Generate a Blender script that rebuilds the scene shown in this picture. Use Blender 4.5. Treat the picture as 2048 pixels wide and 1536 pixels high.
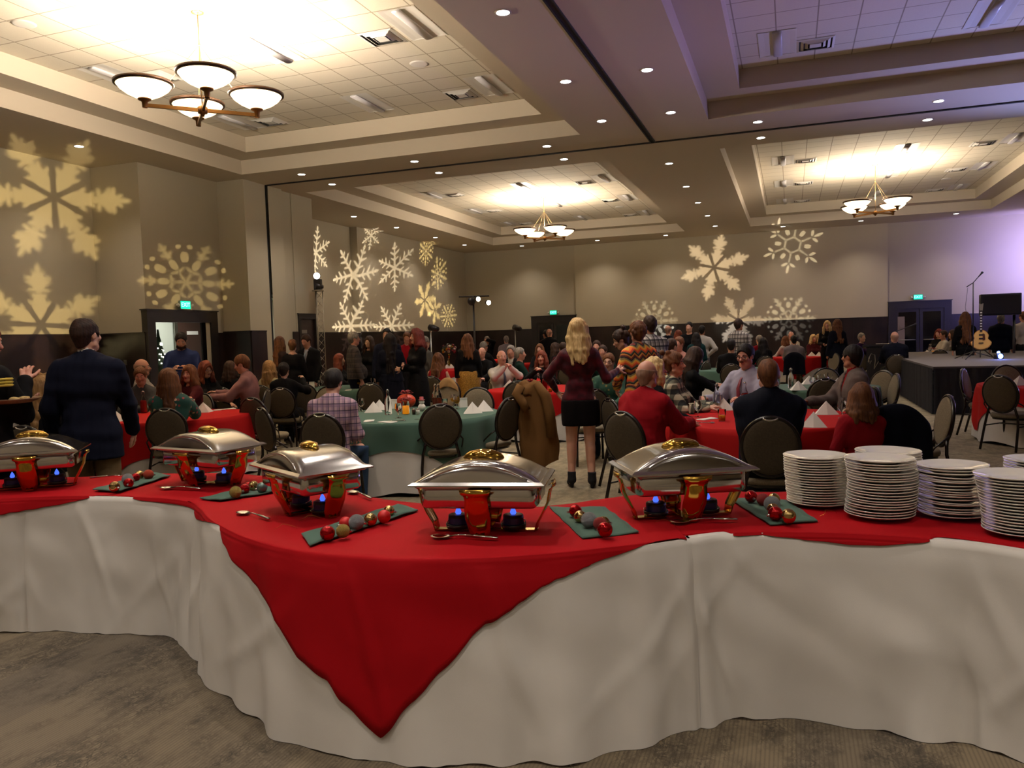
import bpy, math, random
import numpy as np
from mathutils import Vector, Matrix, noise
C = bpy.context
for o in list(bpy.data.objects): bpy.data.objects.remove(o)
rad = math.radians
random.seed(7)
# ------------------------------------------------------------------ camera
CAMH = 1.6; FPX = 1585.0
YAW, PIT, ROL = rad(19.45), rad(-3.342), rad(-1.805)
_f = np.array([-math.sin(YAW)*math.cos(PIT), math.cos(YAW)*math.cos(PIT), math.sin(PIT)])
_r = np.array([math.cos(YAW), math.sin(YAW), 0.0]); _u = np.cross(_r, _f)
R2 = _r*math.cos(ROL)+_u*math.sin(ROL); U2 = -_r*math.sin(ROL)+_u*math.cos(ROL)
cam_d = bpy.data.cameras.new('camera'); cam = bpy.data.objects.new('camera', cam_d); C.collection.objects.link(cam)
cam_d.sensor_width = 36.0; cam_d.sensor_fit = 'HORIZONTAL'; cam_d.lens = 36.0*FPX/2048.0
cam_d.clip_start = 0.05; cam_d.clip_end = 200
cam.matrix_world = Matrix(((R2[0], U2[0], -_f[0], 0), (R2[1], U2[1], -_f[1], 0), (R2[2], U2[2], -_f[2], CAMH), (0, 0, 0, 1)))
C.scene.camera = cam
# measuring helpers: a direction seen from where the photographer stood, cut by a known plane or distance
def ray(x, y):
    return R2*((x-1024)/FPX)+U2*(-(y-768)/FPX)+_f
def atz(x, y, z):
    d = ray(x, y); return Vector((d[0]*(z-CAMH)/d[2], d[1]*(z-CAMH)/d[2], z))
def atd(x, y, dist):
    d = ray(x, y)*dist; return Vector((d[0], d[1], d[2]+CAMH))
def atX(x, y, X):
    d = ray(x, y); t = X/d[0]; return Vector((X, d[1]*t, CAMH+d[2]*t))
def atY(x, y, Y):
    d = ray(x, y); t = Y/d[1]; return Vector((d[0]*t, Y, CAMH+d[2]*t))
# ------------------------------------------------------------------ view, world
V = C.scene.view_settings
V.view_transform = 'Standard'; V.look = 'None'; V.gamma = 1.0; V.exposure = 0.45; V.use_curve_mapping = False
W = bpy.data.worlds.new('world'); C.scene.world = W; W.use_nodes = True
W.node_tree.nodes['Background'].inputs[0].default_value = (0.30, 0.24, 0.18, 1)
W.node_tree.nodes['Background'].inputs[1].default_value = 0.05
CEIL = 5.68; Z1 = 6.01; Z2 = 6.35
def lamp(kind, name, loc, energy, color, target=None, **kw):
    d = bpy.data.lights.new(name, kind); d.energy = energy; d.color = color
    for k, v in kw.items(): setattr(d, k, v)
    o = bpy.data.objects.new(name, d); C.collection.objects.link(o); o.location = loc
    if target is not None:
        o.rotation_euler = (Vector(target)-Vector(loc)).to_track_quat('-Z', 'Y').to_euler()
    return o
E_DOWN = 135.0; E_CH = 175.0
WARM = (1.0, 0.86, 0.69); WARM2 = (1.0, 0.89, 0.80)
down_xy = [(-3.37,9.64),(-3.37,12.59),(-3.37,15.16),(-2.06,12.59),(-2.06,15.16),(-2.06,9.64),(-3.37,6.7),(-2.06,6.7),(-3.37,3.7),(-2.06,3.7),
 (-11.06,16.6),(-8.05,16.6),(-4.9,16.6),(-0.57,16.6),(2.6,16.6),(5.75,16.6),
 (-11.08,17.98),(-8.07,17.98),(-4.9,17.98),(-0.56,17.98),(2.62,17.98),(5.75,17.98),
 (-2.73,19.63),(-2.73,22.93),(-2.73,25.93),(-2.73,29.0),(-2.73,32.0),
 (-13.35,12.33),(-13.35,8.2),(-13.35,4.1),(-13.32,22.84),(-13.32,25.8),(-13.32,29.1),(-13.32,32.1),
 (-11.3,33.9),(-7.85,33.9),(-4.9,33.8),(-0.25,33.7),(2.6,33.7),(5.84,33.6),
 (-10.8,0.75),(-7.8,0.75),(-4.9,0.75),(-0.6,0.75),(2.6,0.75),(5.7,0.75),(-6.0,-1.6),(-2.7,-1.6),(0.6,-1.6),(3.9,-1.6),(8.1,9.6),(8.1,13.0),(8.1,4.0),(8.1,21.0),(8.1,26.0)]  # first two rows here are added, unseen, as front fill for the buffet
for i, (x, y) in enumerate(down_xy):
    e = E_DOWN*(1.7 if y < 1 else (1.25 if y < 10 else 1.0))
    lamp('SPOT', 'downlight_beam', (x, y, CEIL-0.03), e, WARM2, (x, y, 0), spot_size=rad(115), spot_blend=0.9, shadow_soft_size=0.08)
chandeliers = [((-7.9, 9.46), 4.98, 1), ((-7.9, 26.2), 4.95, 1), ((2.4, 26.0), 4.95, 1)]
CH_ARM = 0.75
for (x, y), hz, on in chandeliers:
    for k in range(4):
        a = rad(45+90*k)
        lamp('POINT', 'chandelier_bulb', (x+CH_ARM*math.cos(a), y+CH_ARM*math.sin(a), hz+0.32), E_CH*(1.15 if y < 15 else 0.72), WARM, shadow_soft_size=0.12)

# ------------------------------------------------------------------ materials
def S(r, g, b):
    f = lambda c: (c/255/12.92) if c/255 <= 0.04045 else ((c/255+0.055)/1.055)**2.4
    return (f(r), f(g), f(b), 1.0)
_m = {}
class NT:
    def __init__(s, m): s.t = m.node_tree; s.n = s.t.nodes; s.l = s.t.links
    def new(s, typ, **kw):
        n = s.n.new(typ)
        for k, v in kw.items():
            if k.startswith('i'):
                n.inputs[int(k[1:])].default_value = v
            else: setattr(n, k, v)
        return n
    def link(s, a, b): s.l.new(a, b)
    def val(s, x, sock):
        if isinstance(x, (int, float, tuple)): sock.default_value = x
        else: s.l.new(x, sock)
    def math(s, op, a, b=0.0, c=None, clamp=False):
        n = s.n.new('ShaderNodeMath'); n.operation = op; n.use_clamp = clamp
        s.val(a, n.inputs[0]); s.val(b, n.inputs[1])
        if c is not None: s.val(c, n.inputs[2])
        return n.outputs[0]
    def mix(s, fac, a, b, typ='MIX'):
        n = s.n.new('ShaderNodeMix'); n.data_type = 'RGBA'; n.blend_type = typ
        s.val(fac, n.inputs[0]); s.val(a, n.inputs[6]); s.val(b, n.inputs[7])
        return n.outputs[2]
    def ramp(s, x, a, b, lo=0.0, hi=1.0):
        n = s.n.new('ShaderNodeMapRange'); n.clamp = True
        s.val(x, n.inputs[0]); n.inputs[1].default_value = a; n.inputs[2].default_value = b; n.inputs[3].default_value = lo; n.inputs[4].default_value = hi
        return n.outputs[0]
    def noise(s, scale, detail=3, vec=None, rough=0.55):
        n = s.n.new('ShaderNodeTexNoise'); n.inputs['Scale'].default_value = scale; n.inputs['Detail'].default_value = detail; n.inputs['Roughness'].default_value = rough
        if vec is not None: s.l.new(vec, n.inputs['Vector'])
        return n.outputs[0]
    def coord(s, which='Object', scale=(1, 1, 1), rot=(0, 0, 0)):
        t = s.n.new('ShaderNodeTexCoord'); m = s.n.new('ShaderNodeMapping'); m.inputs['Scale'].default_value = scale; m.inputs['Rotation'].default_value = rot
        s.l.new(t.outputs[which], m.inputs[0]); return m.outputs[0]
    def sep(s, v):
        n = s.n.new('ShaderNodeSeparateXYZ'); s.l.new(v, n.inputs[0]); return n.outputs
    def bump(s, h, strength=0.3, dist=0.01):
        n = s.n.new('ShaderNodeBump'); n.inputs['Strength'].default_value = strength; n.inputs['Distance'].default_value = dist
        s.l.new(h, n.inputs['Height']); s.l.new(n.outputs[0], s.bsdf.inputs['Normal'])
    @property
    def bsdf(s): return s.n['Principled BSDF']
def mat(name, col=(0.5, 0.5, 0.5, 1), rough=0.6, metal=0.0, fn=None, **kw):
    if name in _m: return _m[name]
    m = bpy.data.materials.new(name); m.use_nodes = True; _m[name] = m
    b = m.node_tree.nodes['Principled BSDF']
    b.inputs['Base Color'].default_value = col; b.inputs['Roughness'].default_value = rough; b.inputs['Metallic'].default_value = metal
    for k, v in kw.items(): b.inputs[k.replace('_', ' ')].default_value = v
    if fn: fn(NT(m))
    return m
def cloth(name, col, rough=0.85, weave=500, fuzz=0.3, sheen=0.15):
    def fn(t):
        v = t.coord(); n = t.noise(weave, 2, v); n2 = t.noise(3.0, 3, v)
        c = t.mix(t.ramp(n2, 0.3, 0.7, 0.0, 0.25), col, tuple(x*0.72 for x in col[:3])+(1,)); t.link(c, t.bsdf.inputs['Base Color'])
        t.bump(n, fuzz, 0.002)
        t.bsdf.inputs['Sheen Weight'].default_value = sheen; t.bsdf.inputs['Specular IOR Level'].default_value = 0.12
    return mat(name, col, rough, 0, fn)
# ------------------------------------------------------------------ objects
def tag(o, label=None, cat=None, group=None, kind=None):
    if label: o['label'] = label
    if cat: o['category'] = cat
    if group: o['group'] = group
    if kind: o['kind'] = kind
    return o
def put(me, name, parent=None, material=None):
    o = bpy.data.objects.new(name, me); C.collection.objects.link(o)
    if material is not None and len(me.materials) == 0: me.materials.append(material)
    if parent is not None: o.parent = parent
    return o
def root(name, loc=(0, 0, 0), rz=0.0, label=None, cat=None, group=None):
    o = bpy.data.objects.new(name, None); o.empty_display_size = 0.05; C.collection.objects.link(o)
    o.location = loc; o.rotation_euler = (0, 0, rz); return tag(o, label, cat, group)
def copy_tree(o, parent=None):
    c = o.copy(); C.collection.objects.link(c)
    if parent is not None: c.parent = parent
    for ch in list(o.children): copy_tree(ch, c)
    return c
class MB:
    """collects shapes into one mesh"""
    def __init__(s): s.v = []; s.f = []; s.mi = []; s.cur = 0; s.flat = set()
    def add(s, vs, fs, flat=False):
        n = len(s.v); s.v += [tuple(p) for p in vs]
        for f in fs:
            if flat: s.flat.add(len(s.f))
            s.f.append([i+n for i in f]); s.mi.append(s.cur)
        return s
    def box(s, lo, hi, M=None):
        x0, y0, z0 = lo; x1, y1, z1 = hi
        vs = [Vector(p) for p in ((x0,y0,z0),(x1,y0,z0),(x1,y1,z0),(x0,y1,z0),(x0,y0,z1),(x1,y0,z1),(x1,y1,z1),(x0,y1,z1))]
        if M is not None: vs = [M @ p for p in vs]
        return s.add(vs, [(3,2,1,0),(4,5,6,7),(0,1,5,4),(1,2,6,5),(2,3,7,6),(3,0,4,7)], True)
    def rbox(s, lo, hi, r=0.01, M=None, n=3):
        # box with rounded vertical edges and softened top and bottom
        x0, y0, z0 = lo; x1, y1, z1 = hi; ring = []
        for cx, cy, a0 in ((x1-r, y1-r, 0), (x0+r, y1-r, 90), (x0+r, y0+r, 180), (x1-r, y0+r, 270)):
            for k in range(n+1):
                a = rad(a0+90*k/n); ring.append((cx, cy, math.cos(a), math.sin(a)))
        rows = [(r, -0.35*r, z0), (r, 0, z0+0.3*r), (r, 0, z1-0.3*r), (r, -0.35*r, z1)]
        vs = [Vector((cx+ca*(rr+ins), cy+sa*(rr+ins), z)) for rr, ins, z in rows for cx, cy, ca, sa in ring]
        if M is not None: vs = [M @ p for p in vs]
        m = len(ring); fs = []
        for j in range(3):
            for i in range(m): fs.append((j*m+i, j*m+(i+1) % m, (j+1)*m+(i+1) % m, (j+1)*m+i))
        s.add(vs, fs); n0 = len(s.v)-len(vs)
        s.flat.add(len(s.f)); s.f.append([n0+i for i in reversed(range(m))]); s.mi.append(s.cur)
        s.flat.add(len(s.f)); s.f.append([n0+3*m+i for i in range(m)]); s.mi.append(s.cur)
        return s
    def tube(s, pts, r, n=10, closed=False, cap=True, flat=1.0):
        pts = [Vector(p) for p in pts]; m = len(pts)
        rs = r if isinstance(r, (list, tuple)) else [r]*m
        vs = []; up = None
        for i, p in enumerate(pts):
            if closed: t = pts[(i+1) % m]-pts[i-1]
            else: t = pts[min(i+1, m-1)]-pts[max(i-1, 0)]
            t = t.normalized() if t.length > 1e-9 else Vector((0, 0, 1))
            if up is None:
                up = Vector((0, 0, 1)) if abs(t.z) < 0.9 else Vector((1, 0, 0))
            up = (up-t*up.dot(t)); up = up.normalized() if up.length > 1e-6 else t.orthogonal().normalized()
            b = t.cross(up)
            for k in range(n):
                a = 2*math.pi*k/n; vs.append(p+(up*math.cos(a)*flat+b*math.sin(a))*rs[i])
        fs = []
        for i in range(m if closed else m-1):
            j = (i+1) % m
            for k in range(n): fs.append((i*n+k, i*n+(k+1) % n, j*n+(k+1) % n, j*n+k))
        s.add(vs, fs)
        if cap and not closed:
            n0 = len(s.v)-len(vs)
            s.f.append([n0+k for k in reversed(range(n))]); s.mi.append(s.cur); s.f.append([n0+(m-1)*n+k for k in range(n)]); s.mi.append(s.cur)
        return s
    def lathe(s, prof, n=24, M=None, a0=0, a1=360):
        vs = []; full = abs(a1-a0) >= 360; cnt = n if full else n+1
        for r_, z in prof:
            for k in range(cnt):
                a = rad(a0+(a1-a0)*k/n); vs.append(Vector((r_*math.cos(a), r_*math.sin(a), z)))
        if M is not None: vs = [M @ p for p in vs]
        fs = []
        for j in range(len(prof)-1):
            for k in range(n):
                k2 = (k+1) % cnt; fs.append((j*cnt+k, j*cnt+k2, (j+1)*cnt+k2, (j+1)*cnt+k))
        return s.add(vs, fs)
    def ball(s, c, r, nu=16, nv=10, sc=(1, 1, 1), M=None):
        prof = [(max(1e-5, math.sin(math.pi*j/nv)), -math.cos(math.pi*j/nv)) for j in range(nv+1)]
        T = Matrix.Translation(c) @ (M or Matrix()) @ Matrix.Diagonal((r*sc[0], r*sc[1], r*sc[2], 1))
        return s.lathe(prof, nu, T)
    def grid(s, rows, closed=False):
        nr = len(rows); nc = len(rows[0]); vs = [p for row in rows for p in row]; fs = []
        for j in range(nr-1):
            for i in range(nc if closed else nc-1):
                i2 = (i+1) % nc; fs.append((j*nc+i, j*nc+i2, (j+1)*nc+i2, (j+1)*nc+i))
        return s.add(vs, fs)
    def prism(s, outline, z0, z1, M=None, flat=True):
        n = len(outline); vs = [Vector((x, y, z0)) for x, y in outline]+[Vector((x, y, z1)) for x, y in outline]
        if M is not None: vs = [M @ p for p in vs]
        return s.add(vs, [list(reversed(range(n))), list(range(n, 2*n))]+[(i, (i+1) % n, n+(i+1) % n, n+i) for i in range(n)], flat)
    def mesh(s, name, mats):
        me = bpy.data.meshes.new(name); me.from_pydata([tuple(v) for v in s.v], [], s.f)
        if not isinstance(mats, (list, tuple)): mats = [mats]
        for m in mats: me.materials.append(m)
        me.polygons.foreach_set('use_smooth', [i not in s.flat for i in range(len(s.f))])
        if len(mats) > 1: me.polygons.foreach_set('material_index', s.mi)
        me.update(); return me
    def build(s, name, mats, parent=None):
        return put(s.mesh(name, mats), name, parent)
def solid(o, t, offset=-1):
    m = o.modifiers.new('thickness', 'SOLIDIFY'); m.thickness = t; m.offset = offset; return o
# ------------------------------------------------------------------ body fields: smooth unions of limbs meshed as one surface
class Field:
    def __init__(s, lo, hi, h):
        s.h = h; s.lo = np.array(lo, np.float32)
        n = [max(4, int(math.ceil((hi[i]-lo[i])/h))+1) for i in range(3)]
        s.ax = [s.lo[i]+h*np.arange(n[i], dtype=np.float32) for i in range(3)]
        s.d = np.full(n, 1.0, np.float32)
    def _blk(s, lo, hi):
        sl = []
        for i in range(3):
            a = int(max(0, math.floor((lo[i]-s.lo[i])/s.h))); b = int(min(len(s.ax[i]), math.ceil((hi[i]-s.lo[i])/s.h)+1))
            if b <= a: return None
            sl.append(slice(a, b))
        return tuple(sl), (s.ax[0][sl[0]][:, None, None], s.ax[1][sl[1]][None, :, None], s.ax[2][sl[2]][None, None, :])
    def _min(s, sl, e, k):
        a = s.d[sl]
        if k > 0:
            hh = np.maximum(k-np.abs(a-e), 0)/k; s.d[sl] = np.minimum(a, e)-hh*hh*k*0.25
        else: s.d[sl] = np.minimum(a, e)
    def cone(s, a, b, ra, rb, k=0.02, flat=None, fk=1.0, grow=0.0):
        a = np.array(a, np.float32); b = np.array(b, np.float32); ra += grow; rb += grow
        R = max(ra, rb)+k+3*s.h; B = s._blk(np.minimum(a, b)-R, np.maximum(a, b)+R)
        if B is None: return
        sl, (X, Y, Z) = B; ba = b-a; L2 = float(ba @ ba)+1e-9
        px, py, pz = X-a[0], Y-a[1], Z-a[2]
        t = np.clip((px*ba[0]+py*ba[1]+pz*ba[2])/L2, 0, 1)
        qx, qy, qz = px-t*ba[0], py-t*ba[1], pz-t*ba[2]
        q2 = qx*qx+qy*qy+qz*qz
        if flat is not None:
            dd = qx*flat[0]+qy*flat[1]+qz*flat[2]; q2 = q2+dd*dd*(fk*fk-1)
        s._min(sl, np.sqrt(q2)-(ra+(rb-ra)*t), k)
    def ell(s, c, r, M=None, k=0.015, sub=False, grow=0.0):
        c = np.array(c, np.float32); r = np.array(r, np.float32)+grow; R = float(r.max())+k+3*s.h
        B = s._blk(c-R, c+R)
        if B is None: return
        sl, (X, Y, Z) = B; px, py, pz = X-c[0], Y-c[1], Z-c[2]
        if M is not None:
            M = np.array(M, np.float32)
            px, py, pz = (M[0, 0]*px+M[1, 0]*py+M[2, 0]*pz, M[0, 1]*px+M[1, 1]*py+M[2, 1]*pz, M[0, 2]*px+M[1, 2]*py+M[2, 2]*pz)
        k0 = np.sqrt((px/r[0])**2+(py/r[1])**2+(pz/r[2])**2)+1e-6; k1 = np.sqrt((px/r[0]**2)**2+(py/r[1]**2)**2+(pz/r[2]**2)**2)+1e-6
        e = k0*(k0-1)/k1
        if sub:
            a = s.d[sl]; kk = max(k, 1e-4); hh = np.maximum(kk-np.abs(a+e), 0)/kk; s.d[sl] = np.maximum(a, -e)+hh*hh*kk*0.25
        else: s._min(sl, e, k)
    def cut(s, p, n):            # remove the side the normal points to
        n = np.array(n, np.float32); n = n/np.linalg.norm(n)
        e = (s.ax[0][:, None, None]-p[0])*n[0]+(s.ax[1][None, :, None]-p[1])*n[1]+(s.ax[2][None, None, :]-p[2])*n[2]
        s.d = np.maximum(s.d, e.astype(np.float32))
    def wob(s, amp, f, seed=0, zs=1.0):
        g = np.random.RandomState(seed); X, Y, Z = s.ax[0][:, None, None], s.ax[1][None, :, None], s.ax[2][None, None, :]*zs
        w = 0
        for i in range(4):
            v = g.normal(size=3)*f*(0.6+0.35*i); w = w+np.sin(X*v[0]+Y*v[1]+Z*v[2]+g.uniform(0, 6))*(1.0/(1+0.5*i))
        s.d = (s.d+w*amp*0.5).astype(np.float32)
    def mesh(s):
        d = s.d; d[0] = d[-1] = 1; d[:, 0] = d[:, -1] = 1; d[:, :, 0] = d[:, :, -1] = 1
        n = d < 0; c = n.astype(np.int8)
        t = c[:-1]+c[1:]; t = t[:, :-1]+t[:, 1:]; t = t[:, :, :-1]+t[:, :, 1:]
        act = (t > 0) & (t < 8); I = np.argwhere(act)
        if len(I) == 0: return np.zeros((0, 3)), np.zeros((0, 4), int)
        idx = np.full(act.shape, -1, np.int64); idx[act] = np.arange(len(I))
        acc = np.zeros((len(I), 3), np.float64); cnt = np.zeros(len(I))
        corners = {}
        for o in ((0,0,0),(1,0,0),(0,1,0),(1,1,0),(0,0,1),(1,0,1),(0,1,1),(1,1,1)):
            corners[o] = d[I[:, 0]+o[0], I[:, 1]+o[1], I[:, 2]+o[2]]
        for o, v in corners.items():
            for ax in range(3):
                if o[ax] == 0:
                    p = list(o); p[ax] = 1; w = corners[tuple(p)]; m = (v < 0) != (w < 0)
                    tt = np.where(m, v/(np.where(m, v-w, 1)), 0)
                    pos = np.array(o, float)[None, :].repeat(len(I), 0); pos[:, ax] += tt
                    acc[m] += pos[m]; cnt[m] += 1
        P = (I+acc/cnt[:, None])*s.h+s.lo
        Q = []
        for ax in range(3):
            a0 = [slice(None)]*3; a1 = [slice(None)]*3; a0[ax] = slice(0, -1); a1[ax] = slice(1, None)
            u, w = (ax+1) % 3, (ax+2) % 3
            A = n[tuple(a0)]; Bq = n[tuple(a1)]; e = np.argwhere(A != Bq)
            if len(e) == 0: continue
            e = e[(e[:, u] > 0) & (e[:, w] > 0) & (e[:, u] < n.shape[u]-1) & (e[:, w] < n.shape[w]-1)]
            inside = A[e[:, 0], e[:, 1], e[:, 2]]
            def cell(du, dw):
                q = e.copy(); q[:, u] -= du; q[:, w] -= dw; return idx[q[:, 0], q[:, 1], q[:, 2]]
            q = np.stack([cell(1, 1), cell(0, 1), cell(0, 0), cell(1, 0)], 1)
            q[~inside] = q[~inside][:, ::-1]; Q.append(q)
        return P, np.concatenate(Q)
def np_mesh(name, parts, mats):
    """parts: list of (verts, quads, material index)"""
    V_ = []; F_ = []; MI = []; n = 0
    for P, Q, mi in parts:
        if len(P) == 0: continue
        V_.append(P); F_.append(Q+n); MI.append(np.full(len(Q), mi)); n += len(P)
    me = bpy.data.meshes.new(name)
    if not V_: return me
    V_ = np.concatenate(V_).astype(np.float32); F_ = np.concatenate(F_).astype(np.int32); MI = np.concatenate(MI).astype(np.int32)
    me.vertices.add(len(V_)); me.vertices.foreach_set('co', V_.ravel()); me.loops.add(F_.size); me.loops.foreach_set('vertex_index', F_.ravel())
    me.polygons.add(len(F_)); me.polygons.foreach_set('loop_start', np.arange(0, F_.size, 4, dtype=np.int32)); me.polygons.foreach_set('loop_total', np.full(len(F_), 4, np.int32))
    me.polygons.foreach_set('material_index', MI); me.polygons.foreach_set('use_smooth', np.ones(len(F_), bool))
    me.update(calc_edges=True); me.validate()
    for m in (mats if isinstance(mats, (list, tuple)) else [mats]): me.materials.append(m)
    return me
v3 = lambda *a: np.array(a, float)
def rotm(ax, a):
    return np.array(Matrix.Rotation(a, 3, ax))
def unit(v): return v/(np.linalg.norm(v)+1e-9)
SKIN = {'fair': S(208, 158, 132), 'pink': S(206, 148, 124), 'tan': S(178, 124, 94), 'dark': S(110, 70, 50)}
def skin_mat(k):
    def fn(t):
        v = t.coord(); n = t.noise(9, 3, v); c = t.mix(t.ramp(n, 0.35, 0.7, 0, 0.2), SKIN[k], (SKIN[k][0]*0.95, SKIN[k][1]*0.7, SKIN[k][2]*0.65, 1)); t.link(c, t.bsdf.inputs['Base Color'])
        t.bsdf.inputs['Subsurface Weight'].default_value = 0.12; t.bsdf.inputs['Subsurface Radius'].default_value = (0.02, 0.008, 0.004)
    return mat('skin '+k, SKIN[k], 0.5, 0, fn)
def hair_mat(name, c1, c2):
    def fn(t):
        v = t.coord(scale=(60, 60, 6)); n = t.noise(1.0, 4, v); v2 = t.coord(scale=(9, 9, 2.5)); n2 = t.noise(1.0, 2, v2)
        c = t.mix(t.ramp(t.math('ADD', t.math('MULTIPLY', n, 0.5), t.math('MULTIPLY', n2, 0.5)), 0.38, 0.62), c1, c2); t.link(c, t.bsdf.inputs['Base Color']); t.bump(n, 0.9, 0.006); t.bsdf.inputs['Specular IOR Level'].default_value = 0.25
    return mat('hair '+name, c1, 0.6, 0, fn)
HAIR = {'black': (S(16, 12, 11), S(34, 26, 22)), 'darkbrown': (S(34, 22, 16), S(66, 42, 28)), 'brown': (S(70, 40, 22), S(122, 76, 44)), 'auburn': (S(84, 34, 20), S(130, 62, 38)),
        'blonde': (S(150, 112, 62), S(226, 196, 138)), 'dirty': (S(110, 78, 44), S(176, 136, 84)), 'grey': (S(96, 88, 80), S(160, 152, 142)), 'red': (S(78, 22, 16), S(112, 40, 26)), 'pale': (S(142, 112, 92), S(176, 134, 110))}
BLACKM = mat('pupil dark', S(22, 16, 14), 0.2); EYEW = mat('eye white', S(205, 198, 190), 0.25); LIP = mat('lips', S(150, 70, 62), 0.4); LIPM = mat('lips pale', S(160, 96, 80), 0.5)
def hand(F, W, dr, pn, side, curl=0.5, sp=0.0, L=1.0):
    """palm, four jointed fingers and a thumb; W wrist, dr forearm direction, pn palm normal"""
    dr = unit(dr); pn = unit(pn-dr*(pn@dr)); sd = np.cross(dr, pn)*side     # sd points to the thumb side
    k = 0.006
    F.cone(W-dr*0.05, W+dr*0.012, 0.026*L, 0.024*L, k, pn, 1.25)
    F.cone(W+dr*0.018+sd*0.012, W+dr*0.075*L+sd*0.024, 0.021*L, 0.017*L, 0.012, pn, 1.35)
    F.cone(W+dr*0.018-sd*0.010, W+dr*0.072*L-sd*0.020, 0.020*L, 0.016*L, 0.012, pn, 1.35)
    for i, (o, ln) in enumerate(((0.029, 0.070), (0.010, 0.078), (-0.009, 0.073), (-0.027, 0.058))):
        p = W+dr*(0.080-0.004*abs(i-1))*L+sd*o*L; d = unit(dr+sd*(o*3+sp*(1.5-i)*0.2)); cc = curl*(0.8+0.14*i)
        r = (0.0098, 0.0088, 0.0078, 0.0068)
        for j, fr in enumerate((0.44, 0.31, 0.25)):
            ang = cc*(0.7, 1.15, 0.8)[j]; d = unit(d*math.cos(ang)+pn*math.sin(ang)); q = p+d*ln*fr*L
            F.cone(p, q, r[j]*L, r[j+1]*L, 0.003); p = q
            pn_ = pn
    p = W+dr*0.022*L+sd*0.024*L; d = unit(dr*0.62+sd*0.72+pn*0.25)
    for j, ln in enumerate((0.042, 0.032, 0.026)):
        q = p+d*ln*L; F.cone(p, q, (0.0135, 0.0112, 0.0098)[j]*L, (0.0112, 0.0098, 0.0082)[j]*L, 0.007); p = q; d = unit(d*1.0+dr*0.35-sd*0.12+pn*0.22*curl)
GH = [0.010, 0.014, 0.02]
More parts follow.
